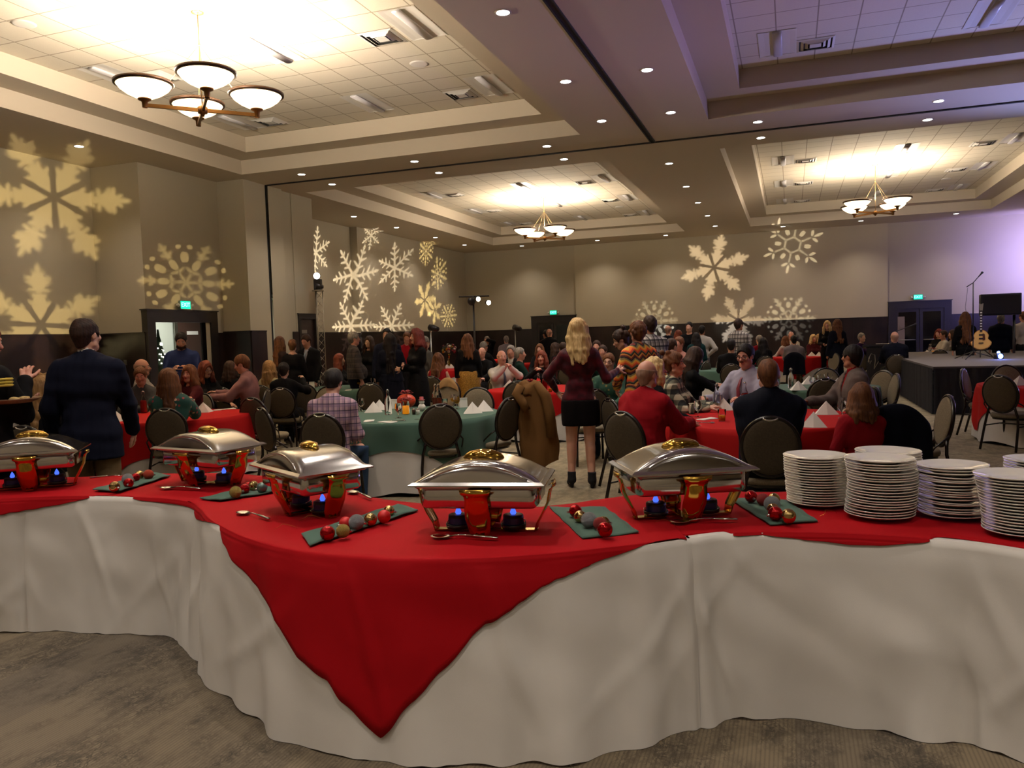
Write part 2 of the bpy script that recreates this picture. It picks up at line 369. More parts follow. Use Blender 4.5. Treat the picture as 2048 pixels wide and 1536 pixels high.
def person(name_key, label, px, dist, ztop, sit=False, face=0.0, sex='m', skin='fair', hair=None, top=None, bottom=None, shoes=None, lean=0.0, hyaw=0.0, hpit=0.0,
           L=None, R=None, girth=1.0, lod=None, eyes=None, glasses=False, extra=(), group=None, py=None, stance=0.0, cl=0.5, cr=0.5, pnL=None, pnR=None, hw=1.0, chair=True, elL=None, elR=None, z0=0.0, headpx=True):
    if lod is None: lod = 0 if dist < 9.5 else (1 if dist < 15 else 2)
    h = GH[lod]; f = sex == 'f'
    if eyes is None: eyes = lod < 2 and abs(((face+hyaw+180) % 360)-180) > 60
    fw = v3(0, 1, 0); dz = -0.40 if sit else 0.0; py0 = -0.06 if sit else 0.0
    P = v3(0, py0, 0.95+dz); TL = rotm('X', -rad(lean))
    def up(x, y, z): return P+TL@v3(x, y, z)
    N = up(0, -0.012, 0.535); sw = 0.165 if f else 0.19
    sh = {1: up(sw, -0.01, 0.452), -1: up(-sw, -0.01, 0.452)}
    HM = rotm('Z', rad(hyaw)) @ rotm('X', -rad(hpit)); Hb = N+TL@v3(0, 0.012, 0.07)
    def hd(x, y, z): return Hb+HM@v3(x, y, z)
    Hc = hd(0, 0.012, 0.10)
    tf = TL@fw
    s_ = ztop/float(hd(0, 0, 0.222)[2]) if not z0 else (ztop-z0)/float(hd(0, 0, 0.222)[2])
    # legs
    hip = {}; kn = {}; an = {}; toe = {}
    for q in (1, -1):
        if sit:
            hip[q] = v3(q*0.085, py0+0.03, 0.545); kn[q] = v3(q*(0.12 if not f else 0.09), 0.42, 0.53); an[q] = v3(q*0.11, 0.40, 0.085); toe[q] = v3(q*0.12, 0.53, 0.03)
        else:
            st = stance*q; hip[q] = v3(q*0.085, py0, 0.90); kn[q] = v3(q*0.095, 0.03+st*0.5, 0.50); an[q] = v3(q*0.105, -0.02+st, 0.085); toe[q] = v3(q*0.12, 0.12+st, 0.028)
    wr = {1: R, -1: L}; el = {}; eh = {1: elR, -1: elL}
    for q in (1, -1):
        if wr[q] is None:
            wr[q] = v3(q*0.24, 0.10, 0.80+0.02*q) if not sit else v3(q*0.17, 0.34, 0.72)
        w = v3(*wr[q]); a = sh[q]; D = w-a; dd = np.linalg.norm(D); la, lb = 0.285, 0.255
        if dd > 0.535: w = a+D/dd*0.535; D = w-a; dd = 0.535
        wr[q] = w; x = (la*la-lb*lb+dd*dd)/(2*dd); hh = math.sqrt(max(0, la*la-x*x))
        hint = v3(*eh[q]) if eh[q] is not None else v3(q*0.45, -0.5, -0.75); hint = unit(hint-unit(D)*(hint@unit(D)))
        el[q] = a+unit(D)*x+hint*hh
    allp = [P, N, hd(0, 0, 0.25)]+list(wr.values())+list(el.values())+list(toe.values())+list(kn.values())+list(sh.values())
    lo = np.min(allp, 0)-0.24; hi = np.max(allp, 0)+0.24; lo[2] = max(lo[2], -0.04)
    lo[1] -= 0.05
    if L is None and R is None and sit is False: pass
    sk = skin_mat(skin); g = girth
    def torso(F, gr, hips=True, k=0.035, z_lo=None):
        wai = (0.112 if f else 0.128)*g; che = (0.125 if f else 0.142)*(0.5+0.5*g); hp = (0.132 if f else 0.125)*g
        F.cone(up(-0.045, 0, -0.03), up(0.045, 0, -0.03), hp, hp, k, tf, 1.25, gr)
        F.cone(up(-0.03, 0, 0.13), up(0.03, 0, 0.13), wai, wai, k+0.02, tf, 1.25, gr)
        F.cone(up(-0.055, -0.01, 0.34), up(0.055, -0.01, 0.34), che, che, k+0.02, tf, 1.35, gr)
        for q in (1, -1): F.cone(up(q*0.03, -0.018, 0.488), sh[q]*0.86+sh[-q]*0.14, 0.062, 0.054, 0.05, None, 1, gr); F.cone(N+TL@v3(0, -0.006, 0.0), up(q*0.11, -0.012, 0.468), 0.046, 0.044, 0.04, None, 1, gr*0.8)
        F.cone(up(-0.07, -0.02, 0.44), up(0.07, -0.02, 0.44), 0.082, 0.082, 0.05, tf, 1.2, gr)
        if g > 1.15: F.ell(up(0, 0.07*g, 0.08), (0.13*g, 0.10*g, 0.14), TL, 0.05, grow=gr)
        if f:
            for q in (1, -1): F.ell(up(q*0.068, 0.085, 0.315), (0.062, 0.055, 0.062), TL, 0.03, grow=gr)
    def arm(F, q, gr, frac=1.0, k=0.02, ra=0.052 if not f else 0.044):
        a, b, c = sh[q]-unit(sh[q]-sh[-q])*0.012, el[q], wr[q]; m = ra*(0.6+0.4*g)
        u = min(1, frac*2); F.cone(a, a+(b-a)*u, m*1.12, m*(1.12-0.27*u), k+0.015, None, 1, gr)
        if frac > 0.5:
            u = (frac-0.5)*2; F.cone(b, b+(c-b)*u, m*0.85, m*(0.85-0.30*u), k, None, 1, gr)
    def leg(F, q, gr, zmin=None, k=0.03):
        g2 = 0.7+0.3*g
        F.cone(hip[q], kn[q], 0.088*g2, 0.056*g2, k, None, 1, gr); F.cone(kn[q], an[q], 0.054*g2, 0.036, 0.02, None, 1, gr)
        m = (kn[q]*0.7+an[q]*0.3)+v3(0, -0.022, 0); F.cone(m+v3(0, 0, 0.05), m-v3(0, 0, 0.07), 0.046*g2, 0.036*g2, 0.03, None, 1, gr)
    def neck(F, gr=0, r=1.0):
        F.cone(N-TL@v3(0, 0.0, 0.05), hd(0, 0.0, 0.045), (0.056 if not f else 0.047)*r, (0.053 if not f else 0.045)*r, 0.03, None, 1, gr)
    def head(F):
        neck(F)
        F.ell(hd(0, -0.008, 0.125), (0.074, 0.093, 0.09), HM, 0.02); F.ell(hd(0, 0.025, 0.085), (0.066, 0.068, 0.085), HM, 0.02)
        F.cone(hd(-0.022, 0.062, 0.008), hd(0.022, 0.062, 0.008), 0.024, 0.024, 0.03); F.cone(hd(-0.045, 0.01, 0.03), hd(0, 0.06, 0.005), 0.028, 0.022, 0.02); F.cone(hd(0.045, 0.01, 0.03), hd(0, 0.06, 0.005), 0.028, 0.022, 0.02)
        F.cone(hd(0, 0.092, 0.105), hd(0, 0.114, 0.072), 0.008, 0.0135, 0.012)
        F.ell(hd(0.012, 0.103, 0.068), (0.009, 0.009, 0.008), HM, 0.006); F.ell(hd(-0.012, 0.103, 0.068), (0.009, 0.009, 0.008), HM, 0.006)
        for q in (1, -1):
            F.ell(hd(q*0.032, 0.098, 0.102), (0.017, 0.014, 0.011), HM, 0.012, sub=True)
            F.cone(hd(q*0.018, 0.090, 0.119), hd(q*0.046, 0.080, 0.120), 0.0075, 0.006, 0.01)
            F.ell(hd(q*0.040, 0.072, 0.075), (0.022, 0.02, 0.02), HM, 0.02)
            F.ell(hd(q*0.077, -0.004, 0.092), (0.008, 0.019, 0.031), HM @ rotm('Z', -q*0.35), 0.006); 
        F.ell(hd(0, 0.094, 0.043), (0.024, 0.012, 0.011), HM, 0.01)
    rt = root('person', (0, 0, 0), 0, label, 'person', group)
    d3 = lambda lo_, hi_, h_: Field(lo_, hi_, h_)
    # ---- skin: one continuous body
    F = d3(lo, hi, h); tk = top['k'] if top else None; bk = bottom['k'] if bottom else None
    torso(F, -0.006 if top else 0.0)
    slv = top.get('sl', 1.0) if top else 0.0
    for q in (1, -1): arm(F, q, 0.0 if slv < 0.9 else -0.004)
    for q in (1, -1):
        leg(F, q, 0.0 if bk in ('skirt', None) else -0.012)
        F.cone(an[q]-v3(0, 0.02, 0.02), toe[q]+v3(0, 0, 0.005), 0.034, 0.024, 0.02)
    head(F)
    if lod >= 1:
        for q, cu, pp in ((1, cr, pnR), (-1, cl, pnL)):
            dr = unit(wr[q]-el[q]); hand(F, wr[q], dr, v3(*pp) if pp is not None else (v3(-q, 0, 0) if not sit else v3(-q*0.3, 0, -1)), q*-1, cu, 0.3)
    parts = [F.mesh()+(0,)]
    if lod == 0:
        F = d3(Hb-v3(.14, .15, .08), Hb+v3(.14, .16, .25), 0.0055); head(F); F.cut(hd(0, 0, -0.035), HM@v3(0, 0.25, -1)); parts.append(F.mesh()+(0,))
        for q, cu, pp in ((1, cr, pnR), (-1, cl, pnL)):
            F = d3(wr[q]-0.20, wr[q]+0.20, 0.0045); dr = unit(wr[q]-el[q])
            hand(F, wr[q], dr, v3(*pp) if pp is not None else (v3(-q, 0, 0) if not sit else v3(-q*0.3, 0, -1)), q*-1, cu, 0.3); parts.append(F.mesh()+(0,))
    put(np_mesh('body', parts, sk), 'body', rt)
    sd = abs(hash(name_key)) % 1000 if False else sum(ord(c)*(i+3) for i, c in enumerate(name_key)) % 997
    # ---- upper garment
    if top:
        gr = top.get('g', 0.014); F = d3(lo-v3(0, 0, 0), hi, h)
        torso(F, gr)
        if slv > 0:
            for q in (1, -1): arm(F, q, gr*0.8+0.003, slv*0.985 if slv >= 1 else slv)
        hz = top.get('hem', 0.0)
        if hz < 0 and not sit:
            F.cone(up(-0.05, 0, -0.02), up(-0.055, 0, hz-0.1), 0.135*g, 0.145*g, 0.04, tf, 1.2, gr); F.cone(up(0.05, 0, -0.02), up(0.055, 0, hz-0.1), 0.135*g, 0.145*g, 0.04, tf, 1.2, gr)
        if hz < 0 and sit:
            for q in (1, -1): F.cone(hip[q], hip[q]*0.6+kn[q]*0.4, 0.09*g, 0.085*g, 0.03, None, 1, gr)
        if top.get('collar'): F.cone(N-TL@v3(0, -0.004, 0.03), N+TL@v3(0, 0.004, 0.022), 0.068, 0.060, 0.01)
        F.wob(0.008 if lod < 2 else 0.004, 26, sd, 0.7); F.wob(0.004, 60, sd+1, 0.6)
        nk = top.get('neck', 'crew')
        if top.get('collar'): F.ell(N+TL@v3(0, 0.012, 0.035), (0.052, 0.058, 0.05), TL, 0.004, sub=True)
        elif nk == 'crew': F.ell(N+TL@v3(0, 0.015, 0.035), (0.072, 0.078, 0.05), TL, 0.006, sub=True)
        elif nk == 'wide': F.ell(N+TL@v3(0, 0.03, 0.02), (0.12, 0.11, 0.07), TL, 0.006, sub=True)
        elif nk == 'back': F.ell(N+TL@v3(0, -0.06, -0.03), (0.115, 0.16, 0.135), TL, 0.006, sub=True); F.ell(N+TL@v3(0, 0.03, 0.02), (0.11, 0.10, 0.07), TL, 0.006, sub=True)
        elif nk == 'v':
            for i in range(7): F.ell(N+TL@v3(0, 0.06+0.02*i*0.5, 0.02-0.042*i), (0.066-0.0075*i, 0.08, 0.035), TL, 0.003, sub=True)
            F.ell(N+TL@v3(0, 0.0, 0.045), (0.074, 0.075, 0.045), TL, 0.004, sub=True)
        if not (hz < 0 and sit): F.cut(up(0, 0, min(hz, -0.0) if hz < 0 else (-0.03 if bk else -0.12)), -TL@v3(0, 0, 1))
        o = put(np_mesh('top', [F.mesh()+(0,)], top['m']), top.get('n', 'shirt'), rt)
        if top.get('under'):
            F = d3(lo, hi, h); torso(F, gr*0.35-0.006); F.cone(N-TL@v3(0, 0, 0.03), N+TL@v3(0, 0.006, 0.048), 0.066, 0.060, 0.01); F.cut(up(0, 0, 0.1), -TL@v3(0, 0, 1))
            F.ell(N+TL@v3(0, 0.016, 0.075), (0.056, 0.060, 0.05), TL, 0.003, sub=True)
            put(np_mesh('shirt', [F.mesh()+(0,)], top['under']), 'shirt_front', rt)
        if top.get('cuff') is not None:
            for q in (1, -1):
                mb = MB(); dr = unit(wr[q]-el[q]); c0 = wr[q]-dr*0.012; mb.tube([c0-dr*0.02, c0, c0+dr*0.014], [0.036, 0.035, 0.033], 14, cap=False); solid(mb.build('cuff', top['cuff'], rt), 0.003)
    # ---- lower garment
    if bottom:
        gb = bottom.get('g', 0.016); F = d3(lo, hi, h)
        if bk == 'pants':
            F.cone(up(-0.045, 0, -0.03), up(0.045, 0, -0.03), 0.128*g, 0.128*g, 0.03, tf, 1.2, 0.008)
            for q in (1, -1):
                leg(F, q, gb); F.cone(kn[q], an[q]-v3(0, 0, 0.02), 0.058, 0.054, 0.03, None, 1, gb)
            F.wob(0.008, 22, sd+5, 0.5); F.cut((0, 0, 0.035), (0, 0, -1)); F.cut(up(0, 0, 0.07), TL@v3(0, 0, 1))
            put(np_mesh('trousers', [F.mesh()+(0,)], bottom['m']), bottom.get('n', 'trousers'), rt)
        elif bk == 'skirt':
            zh = bottom['z']; 
            if sit:
                F.cone(up(-0.04, 0, -0.02), up(0.04, 0, -0.02), 0.14*g, 0.14*g, 0.03, tf, 1.2, 0.004)
                for q in (1, -1): F.cone(hip[q], hip[q]*0.1+kn[q]*0.9, 0.095, 0.085, 0.06, None, 1, 0.01)
            else:
                w1 = bottom.get('w', 0.155); n = 6
                for i in range(n):
                    a = i/n; b = (i+1)/n; za = 0.13-(0.95+0.13-zh)*0; 
                za, zb = 1.03, zh
                for i in range(n):
                    ta, tb = i/n, (i+1)/n; ra = 0.115+(0.148-0.115)*min(1, ta*2.5)+max(0, ta-0.4)*(w1-0.148)/0.6; rb = 0.115+(0.148-0.115)*min(1, tb*2.5)+max(0, tb-0.4)*(w1-0.148)/0.6
                    for sx in (-1, 1): F.cone((sx*0.048, py0, za+(zb-za)*ta), (sx*0.048, py0, za+(zb-za)*tb), ra*max(g, 0.97)+0.004, rb*max(g, 0.97)+0.004, 0.03, (0, 1, 0), 1.15, 0.0)
                F.wob(0.007, 26, sd+5, 0.3); F.cut((0, 0, zh), (0, 0, -1)); F.cut((0, 0, bottom.get('zt', 1.06)), (0, 0, 1))
            put(np_mesh('skirt', [F.mesh()+(0,)], bottom['m']), bottom.get('n', 'skirt'), rt)
    # ---- shoes
    if shoes:
        sc = shoes['m']
        for q in (1, -1):
            A, T = an[q], toe[q]; 
            if shoes['k'] == 'heel':
                F = d3(A-v3(.09, .10, .11), A+v3(.09, .24, .16), max(h*0.6, 0.006)); 
                F.cone(A+v3(0, -0.012, 0.075), A+v3(0, -0.015, 0.0), 0.045, 0.042, 0.02); F.cone(A+v3(0, -0.005, -0.005), T+v3(0, -0.02, 0.01), 0.038, 0.032, 0.03); F.cone(T+v3(0, -0.02, 0.008), T+v3(0, 0.03, 0.004), 0.032, 0.024, 0.02)
                F.cone(A+v3(0, -0.035, 0.0), A+v3(0, -0.03, -0.085), 0.026, 0.014, 0.01); F.cut((0, 0, 0.002), (0, 0, -1)); F.cut(A+v3(0, 0, 0.085), (0, 0, 1))
            else:
                F = d3(A-v3(.09, .12, .11), A+v3(.09, .26, .16), max(h*0.7, 0.008)); th = 0.06 if shoes['k'] == 'shoe' else 0.16
                F.cone(A+v3(0, -0.03, -0.04), A+v3(0, -0.02, 0.0), 0.042, 0.045, 0.02); F.cone(A+v3(0, -0.02, -0.035), T+v3(0, 0.0, 0.012), 0.042, 0.038, 0.03); F.cone(T, T+v3(0, 0.035, 0.006), 0.036, 0.03, 0.02)
                F.cut((0, 0, 0.004), (0, 0, -1)); F.cut(A+v3(0, 0, 0.03), (0, 0, 1))
            put(np_mesh('shoe', [F.mesh()+(0,)], sc), shoes.get('n', 'shoe'), rt)
    # ---- hair
    if hair:
        st, col = hair; hm = hair_mat(col, *HAIR[col]); hh_ = max(0.0062, h*0.62); Hn = Hc
        ln = {'short': 0, 'thin': 0, 'fringe': 0, 'cap': 0, 'bob': 0.12, 'shoulder': 0.25, 'long': 0.38, 'verylong': 0.55, 'curly': 0.14, 'bun': 0, 'up': 0, 'shortcurly': 0.02}[st]
        F = d3(Hb-v3(.22, .26, .16+ln), Hb+v3(.22, .22, .33), hh_)
        gg = {'short': 0.007, 'thin': 0.004, 'fringe': 0.002, 'cap': 0.008}.get(st, 0.014)*hw
        F.ell(hd(0, -0.010, 0.130), (0.078, 0.097, 0.094), HM, 0.02, grow=gg); F.ell(hd(0, 0.004, 0.105), (0.074, 0.085, 0.09), HM, 0.02, grow=gg)
        if st in ('short', 'thin', 'fringe', 'cap', 'bun', 'up', 'shortcurly'):
            F.wob(0.004, 60, sd+9); F.cone(hd(0, -0.06, 0.10), hd(0, -0.045, 0.03), 0.05, 0.042, 0.03)
            F.ell(hd(0, 0.120, 0.060), (0.094, 0.088, 0.112), HM, 0.01, sub=True); F.ell(hd(0, 0.125, 0.10), (0.062, 0.062, 0.076), HM, 0.012, sub=True)
            F.cut(hd(0, -0.03, 0.022), HM@v3(0, 0.55, -1)); F.ell(hd(0.085, 0.015, 0.055), (0.03, 0.05, 0.055), HM, 0.006, sub=True); F.ell(hd(-0.085, 0.015, 0.055), (0.03, 0.05, 0.055), HM, 0.006, sub=True)
            if st == 'fringe': F.ell(hd(0, 0.02, 0.215), (0.125, 0.155, 0.105), HM, 0.01, sub=True)
            if st == 'thin': F.ell(hd(0, 0.02, 0.235), (0.05, 0.085, 0.03), HM, 0.006, sub=True)
            if st == 'bun': F.ell(hd(0, -0.12, 0.19), (0.055, 0.055, 0.055), HM, 0.02); F.wob(0.006, 70, sd)
            if st == 'shortcurly':
                g_ = np.random.RandomState(sd)
                for i in range(46):
                    a, b_ = g_.uniform(-2.4, 2.4), g_.uniform(-0.3, 1.4); F.ell(hd(0.088*math.sin(a)*math.cos(b_), -0.102*math.cos(a)*math.cos(b_)-0.005, 0.115+0.10*math.sin(b_)), (0.024*hw, 0.024*hw, 0.024*hw), HM, 0.008)
            if st == 'up':
                g_ = np.random.RandomState(sd)
                for i in range(16): F.ell(hd(g_.uniform(-.07, .07), g_.uniform(-.12, -.02), g_.uniform(.12, .24)), (0.03, 0.03, 0.03), HM, 0.012)
        else:
            g_ = np.random.RandomState(sd); nl = 13
            for i in range(nl):
                a = rad(-125+250*i/(nl-1)); x, y = math.sin(a)*0.082, -math.cos(a)*0.088
                p0 = hd(x*0.9, y*0.9+0.0, 0.13); L_ = ln*(g_.uniform(0.8, 1.05)); w = 0.012 if st != 'curly' else 0.02
                L_ *= (1.0 if abs(math.degrees(a)) < 70 else 0.72)
                p1 = hd(x*1.16, y*1.1, 0.02); tb = TL@v3(x*1.35, min(y*1.15-0.01, 0.06)-(0.02 if y < 0 else 0), -L_)+Hb
                mid = (p1+tb)/2+v3(g_.uniform(-w, w), g_.uniform(-w, w), 0)
                ra = 0.030*hw
                F.cone(p0, p1, ra*0.9, ra, 0.02); F.cone(p1, mid, ra, ra*0.95, 0.014); F.cone(mid, tb+v3(g_.uniform(-w, w), 0, 0), ra*0.95, ra*0.5, 0.014)
                if st in ('curly', 'verylong', 'long'):
                    for j in range(3 if st != 'curly' else 6):
                        u = g_.uniform(0.2, 1.0); c = p1+(tb-p1)*u; F.ell(c+v3(g_.uniform(-.02, .02), g_.uniform(-.02, .015), 0), (0.024*hw, 0.024*hw, 0.035), None, 0.01)
            F.wob(0.006 if st != 'curly' else 0.011, 75, sd, 0.35)
            F.ell(hd(0, 0.138, 0.064), (0.066, 0.097, 0.104), HM, 0.012, sub=True)
        put(np_mesh('hair', [F.mesh()+(0,)], hm), 'hair', rt)
    if eyes:
        for q in (1, -1):
            mw = MB(); mw.ball(Vector(hd(q*0.031, 0.0815, 0.1005)), 0.0125, 10, 8, (1, 1, 0.58)); eo = mw.build('eye', EYEW, rt)
            mp = MB(); mp.ball(Vector(hd(q*0.031, 0.0890, 0.1005)), 0.0062, 8, 6, (1, 1, 0.85)); mp.build('pupil', BLACKM, eo)
            mp = MB(); mp.tube([Vector(hd(q*0.016, 0.0985, 0.1225)), Vector(hd(q*0.032, 0.0955, 0.127)), Vector(hd(q*0.048, 0.084, 0.122))], [0.0028, 0.0034, 0.002], 6); mp.build('eyebrow', BLACKM, rt)
        ml = MB(); ml.tube([Vector(hd(-0.022, 0.098, 0.0455)), Vector(hd(-0.008, 0.1075, 0.0475)), Vector(hd(0.008, 0.1075, 0.0475)), Vector(hd(0.022, 0.098, 0.0455))], [0.002, 0.0052, 0.0052, 0.002], 8)
        ml.tube([Vector(hd(-0.018, 0.098, 0.042)), Vector(hd(0, 0.107, 0.0395)), Vector(hd(0.018, 0.098, 0.042))], [0.002, 0.0055, 0.002], 8); ml.build('lips', LIP if f else LIPM, rt)
    if glasses:
        mg = MB()
        for q in (1, -1):
            mg.tube([Vector(hd(q*0.033+0.023*math.cos(a), 0.113-abs(0.023*math.cos(a)*q+0.01)*0.15, 0.099+0.016*math.sin(a))) for a in [2*math.pi*i/16 for i in range(16)]], 0.0022, 6, closed=True)
            mg.tube([Vector(hd(q*0.055, 0.108, 0.102)), Vector(hd(q*0.076, 0.06, 0.106)), Vector(hd(q*0.082, 0.0, 0.104))], 0.0022, 6)
        mg.tube([Vector(hd(-0.011, 0.116, 0.103)), Vector(hd(0.011, 0.116, 0.103))], 0.0022, 6); mg.build('eyeglasses', mat('dark frame', S(25, 20, 18), 0.3), rt)
    if 'beard' in extra:
        F = d3(Hb-v3(.12, .1, .08), Hb+v3(.12, .16, .14), 0.007); F.cone(hd(-0.04, 0.045, 0.015), hd(0.04, 0.045, 0.015), 0.034, 0.034, 0.02); F.cone(hd(0, 0.07, 0.0), hd(0, 0.072, 0.03), 0.032, 0.026, 0.02); F.ell(hd(0, 0.12, 0.05), (0.035, 0.04, 0.014), HM, 0.01, sub=True)
        put(np_mesh('beard', [F.mesh()+(0,)], hair_mat('darkbrown', *HAIR['darkbrown'])), 'beard', rt)
    if 'moustache' in extra:
        mm = MB(); mm.tube([Vector(hd(x, 0.112-abs(x)*0.35, 0.0565-abs(x)*0.25)) for x in (-0.024, -0.012, 0, 0.012, 0.024)], [0.003, 0.0065, 0.0065, 0.0065, 0.003], 8); mm.build('moustache', hair_mat('darkbrown', *HAIR['darkbrown']), rt)
    if 'tie' in extra:
        yf = 0; gy = 0.105*(0.5+0.5*g)/1.0+top.get('g', 0.014)*(1.0 if not top.get('under') else 0.5); gb_ = (0.128*g)/1.25+top.get('g', 0.014)+(0.06*(g-1) if g > 1.15 else 0)
        mm = MB(); pts = [N+TL@v3(0, 0.066, -0.03), N+TL@v3(0, gy*0.8+0.006, -0.07), N+TL@v3(0, gy+0.03, -0.16), N+TL@v3(0, gy+0.032, -0.28), N+TL@v3(0, gb_+0.016, -0.42)]
        mm.tube([Vector(p) for p in pts], [0.016, 0.012, 0.022, 0.028, 0.032], 10, flat=0.35); mm.build('necktie', TIEM[[e for e in extra if e.startswith('tiecol')][0]] if any(e.startswith('tiecol') for e in extra) else mat('tie dark', S(50, 40, 60), 0.5), rt)
    # ---- place: the head stands on the measured line of sight
    b = atd(px, py if py is not None else 700, dist); az = math.atan2(-b.x, b.y); rz = az+rad(face)
    ho = Hc if headpx else v3(0, 0, 0); off = Matrix.Rotation(rz, 3, 'Z') @ Vector((ho[0]*s_, ho[1]*s_, 0))
    rt.location = (b.x-off.x, b.y-off.y, z0); rt.rotation_euler = (0, 0, rz); rt.scale = (s_, s_, s_)
    PEOPLE[name_key] = (rt, dict(s=s_, rz=rz, wr=wr, el=el, Hc=Hc, N=N))
    if sit and chair: SEATED.append((rt.location.x, rt.location.y, rz, name_key, dist))
    return rt
PEOPLE = {}; SEATED = []; TIEM = {}
# ------------------------------------------------------------------ room shell
def wall_fn(c1, c2):
    def fn(t):
        v = t.coord(); n = t.noise(260, 2, t.coord(scale=(1, 1, 0.25))); n2 = t.noise(0.6, 3, v)
        c = t.mix(t.ramp(n, 0.3, 0.7, 0, 0.5), c1, c2); c = t.mix(t.ramp(n2, 0.3, 0.7, 0, 0.15), c, (c1[0]*0.8, c1[1]*0.8, c1[2]*0.78, 1)); t.link(c, t.bsdf.inputs['Base Color']); t.bump(n, 0.15, 0.003)
    return fn
M_WALL = mat('wall vinyl', rough=0.75, fn=wall_fn(S(168, 157, 134), S(156, 145, 122)))
M_WAIN = mat('wainscot', S(30, 20, 17), 0.28, fn=lambda t: (t.link(t.mix(t.ramp(t.noise(2.2, 5, t.coord(scale=(1, 1, 0.35))), 0.35, 0.7), S(20, 14, 12), S(44, 30, 26)), t.bsdf.inputs['Base Color'])))
M_DARK = mat('dark trim', S(26, 20, 18), 0.4); M_BLACK = mat('black gap', S(12, 10, 9), 0.8)
M_PAINT = mat('ceiling paint', S(196, 184, 164), 0.85)
def tile_fn(t):
    x, y, z = t.sep(t.coord())[:3]
    def line(a, off):
        m = t.math('FRACT', t.math('DIVIDE', t.math('SUBTRACT', a, off), 0.61)); m = t.math('ABSOLUTE', t.math('SUBTRACT', m, 0.5)); return t.ramp(m, 0.478, 0.490)
    g = t.math('MAXIMUM', line(x, -5.66), line(y, 10.45)); n = t.noise(70, 3, t.coord())
    c = t.mix(t.ramp(n, 0.3, 0.7, 0, 0.3), S(214, 206, 188), S(196, 186, 166)); c = t.mix(g, c, S(150, 138, 118)); t.link(c, t.bsdf.inputs['Base Color']); t.bump(n, 0.2, 0.004)
M_TILE = mat('acoustic tile', rough=0.9, fn=tile_fn)
def carpet_fn(t):
    v = t.coord(); x, y, z = t.sep(v)[:3]
    b = t.math('FLOOR', t.math('DIVIDE', x, 0.46)); w = t.n.new('ShaderNodeTexWhiteNoise'); w.noise_dimensions = '1D'; t.link(b, w.inputs['W'])
    rib = t.math('SINE', t.math('MULTIPLY', x, 2*math.pi/0.016)); ribm = t.ramp(rib, -0.2, 0.9)
    n1 = t.noise(2.1, 5, t.coord(scale=(1.6, 0.5, 1)), 0.62); n2 = t.noise(26, 4, t.coord(scale=(1, 0.45, 1)), 0.7); n3 = t.noise(420, 2, v); n4 = t.noise(7, 4, t.coord(scale=(1, 0.6, 1)), 0.7)
    vo = t.n.new('ShaderNodeTexVoronoi'); vo.feature = 'DISTANCE_TO_EDGE'; vo.inputs['Scale'].default_value = 30; wn = t.n.new('ShaderNodeTexNoise'); wn.inputs['Scale'].default_value = 11; wn.inputs['Detail'].default_value = 4; t.link(v, wn.inputs['Vector']); wv = t.n.new('ShaderNodeVectorMath'); wv.operation = 'MULTIPLY_ADD'; t.link(wn.outputs['Color'], wv.inputs[0]); wv.inputs[1].default_value = (0.22, 0.22, 0); t.link(t.coord(scale=(1, 0.6, 1)), wv.inputs[2]); t.link(wv.outputs[0], vo.inputs['Vector'])
    lace = t.ramp(vo.outputs['Distance'], 0.02, 0.16, 0.85, 0)
    base = t.mix(w.outputs['Value'], S(132, 117, 91), S(98, 88, 73))
    base = t.mix(t.math('MULTIPLY', ribm, 0.30), base, S(58, 50, 41))
    dist = t.math('MULTIPLY', t.ramp(t.math('ADD', n1, t.math('MULTIPLY', n4, 0.35)), 0.58, 0.76), t.math('MAXIMUM', t.math('MULTIPLY', t.ramp(n2, 0.42, 0.6), 0.8), lace))
    c = t.mix(t.math('MULTIPLY', dist, 0.95), base, S(46, 40, 32)); far = t.ramp(y, 4.8, 6.6)
    c2 = t.mix(t.ramp(t.math('ADD', n4, t.math('MULTIPLY', n2, 0.4)), 0.55, 0.85), S(150, 137, 108), S(112, 100, 78)); c = t.mix(far, c, c2)  # same carpet farther back; its lighter look under the light is painted in
    c = t.mix(t.ramp(n3, 0.3, 0.7, 0, 0.22), c, S(50, 44, 36)); t.link(c, t.bsdf.inputs['Base Color']); t.bump(n3, 0.5, 0.004)
M_CARPET = mat('carpet', rough=0.95, fn=carpet_fn)
def struct(o): o['kind'] = 'structure'; return o
b = MB(); b.add([(-15.2, -3.2, 0), (10.2, -3.2, 0), (10.2, 35.4, 0), (-15.2, 35.4, 0)], [(0, 1, 2, 3)], True); struct(b.build('floor', M_CARPET))
TR = [(-12.3, -4.0, 1.65, 15.97), (-1.46, 6.83, 1.65, 15.97), (-12.3, -4.0, 18.6, 32.9), (-1.46, 6.83, 18.6, 32.9)]
b = MB()
def q(x0, x1, y0, y1, z, m=0): b.cur = m; b.add([(x0, y0, z), (x0, y1, z), (x1, y1, z), (x1, y0, z)], [(0, 1, 2, 3)], True)
X0, X1, Y0, Y1 = -15.0, 10.2, -3.2, 35.4
for (ya, yb, holes) in ((Y0, 1.65, 0), (1.65, 15.97, 1), (15.97, 18.6, 0), (18.6, 32.9, 1), (32.9, Y1, 0)):
    if not holes: q(X0, X1, ya, yb, CEIL)
    else: q(X0, -12.3, ya, yb, CEIL); q(-4.0, -1.46, ya, yb, CEIL); q(6.83, X1, ya, yb, CEIL)
def vq(p0, p1, z0, z1):
    b.cur = 0; b.add([(p0[0], p0[1], z0), (p1[0], p1[1], z0), (p1[0], p1[1], z1), (p0[0], p0[1], z1)], [(0, 1, 2, 3)], True)
def ringwall(x0, x1, y0, y1, z0, z1):
    P_ = [(x0, y0), (x1, y0), (x1, y1), (x0, y1)]
    for i in range(4): vq(P_[i], P_[(i+1) % 4], z0, z1)
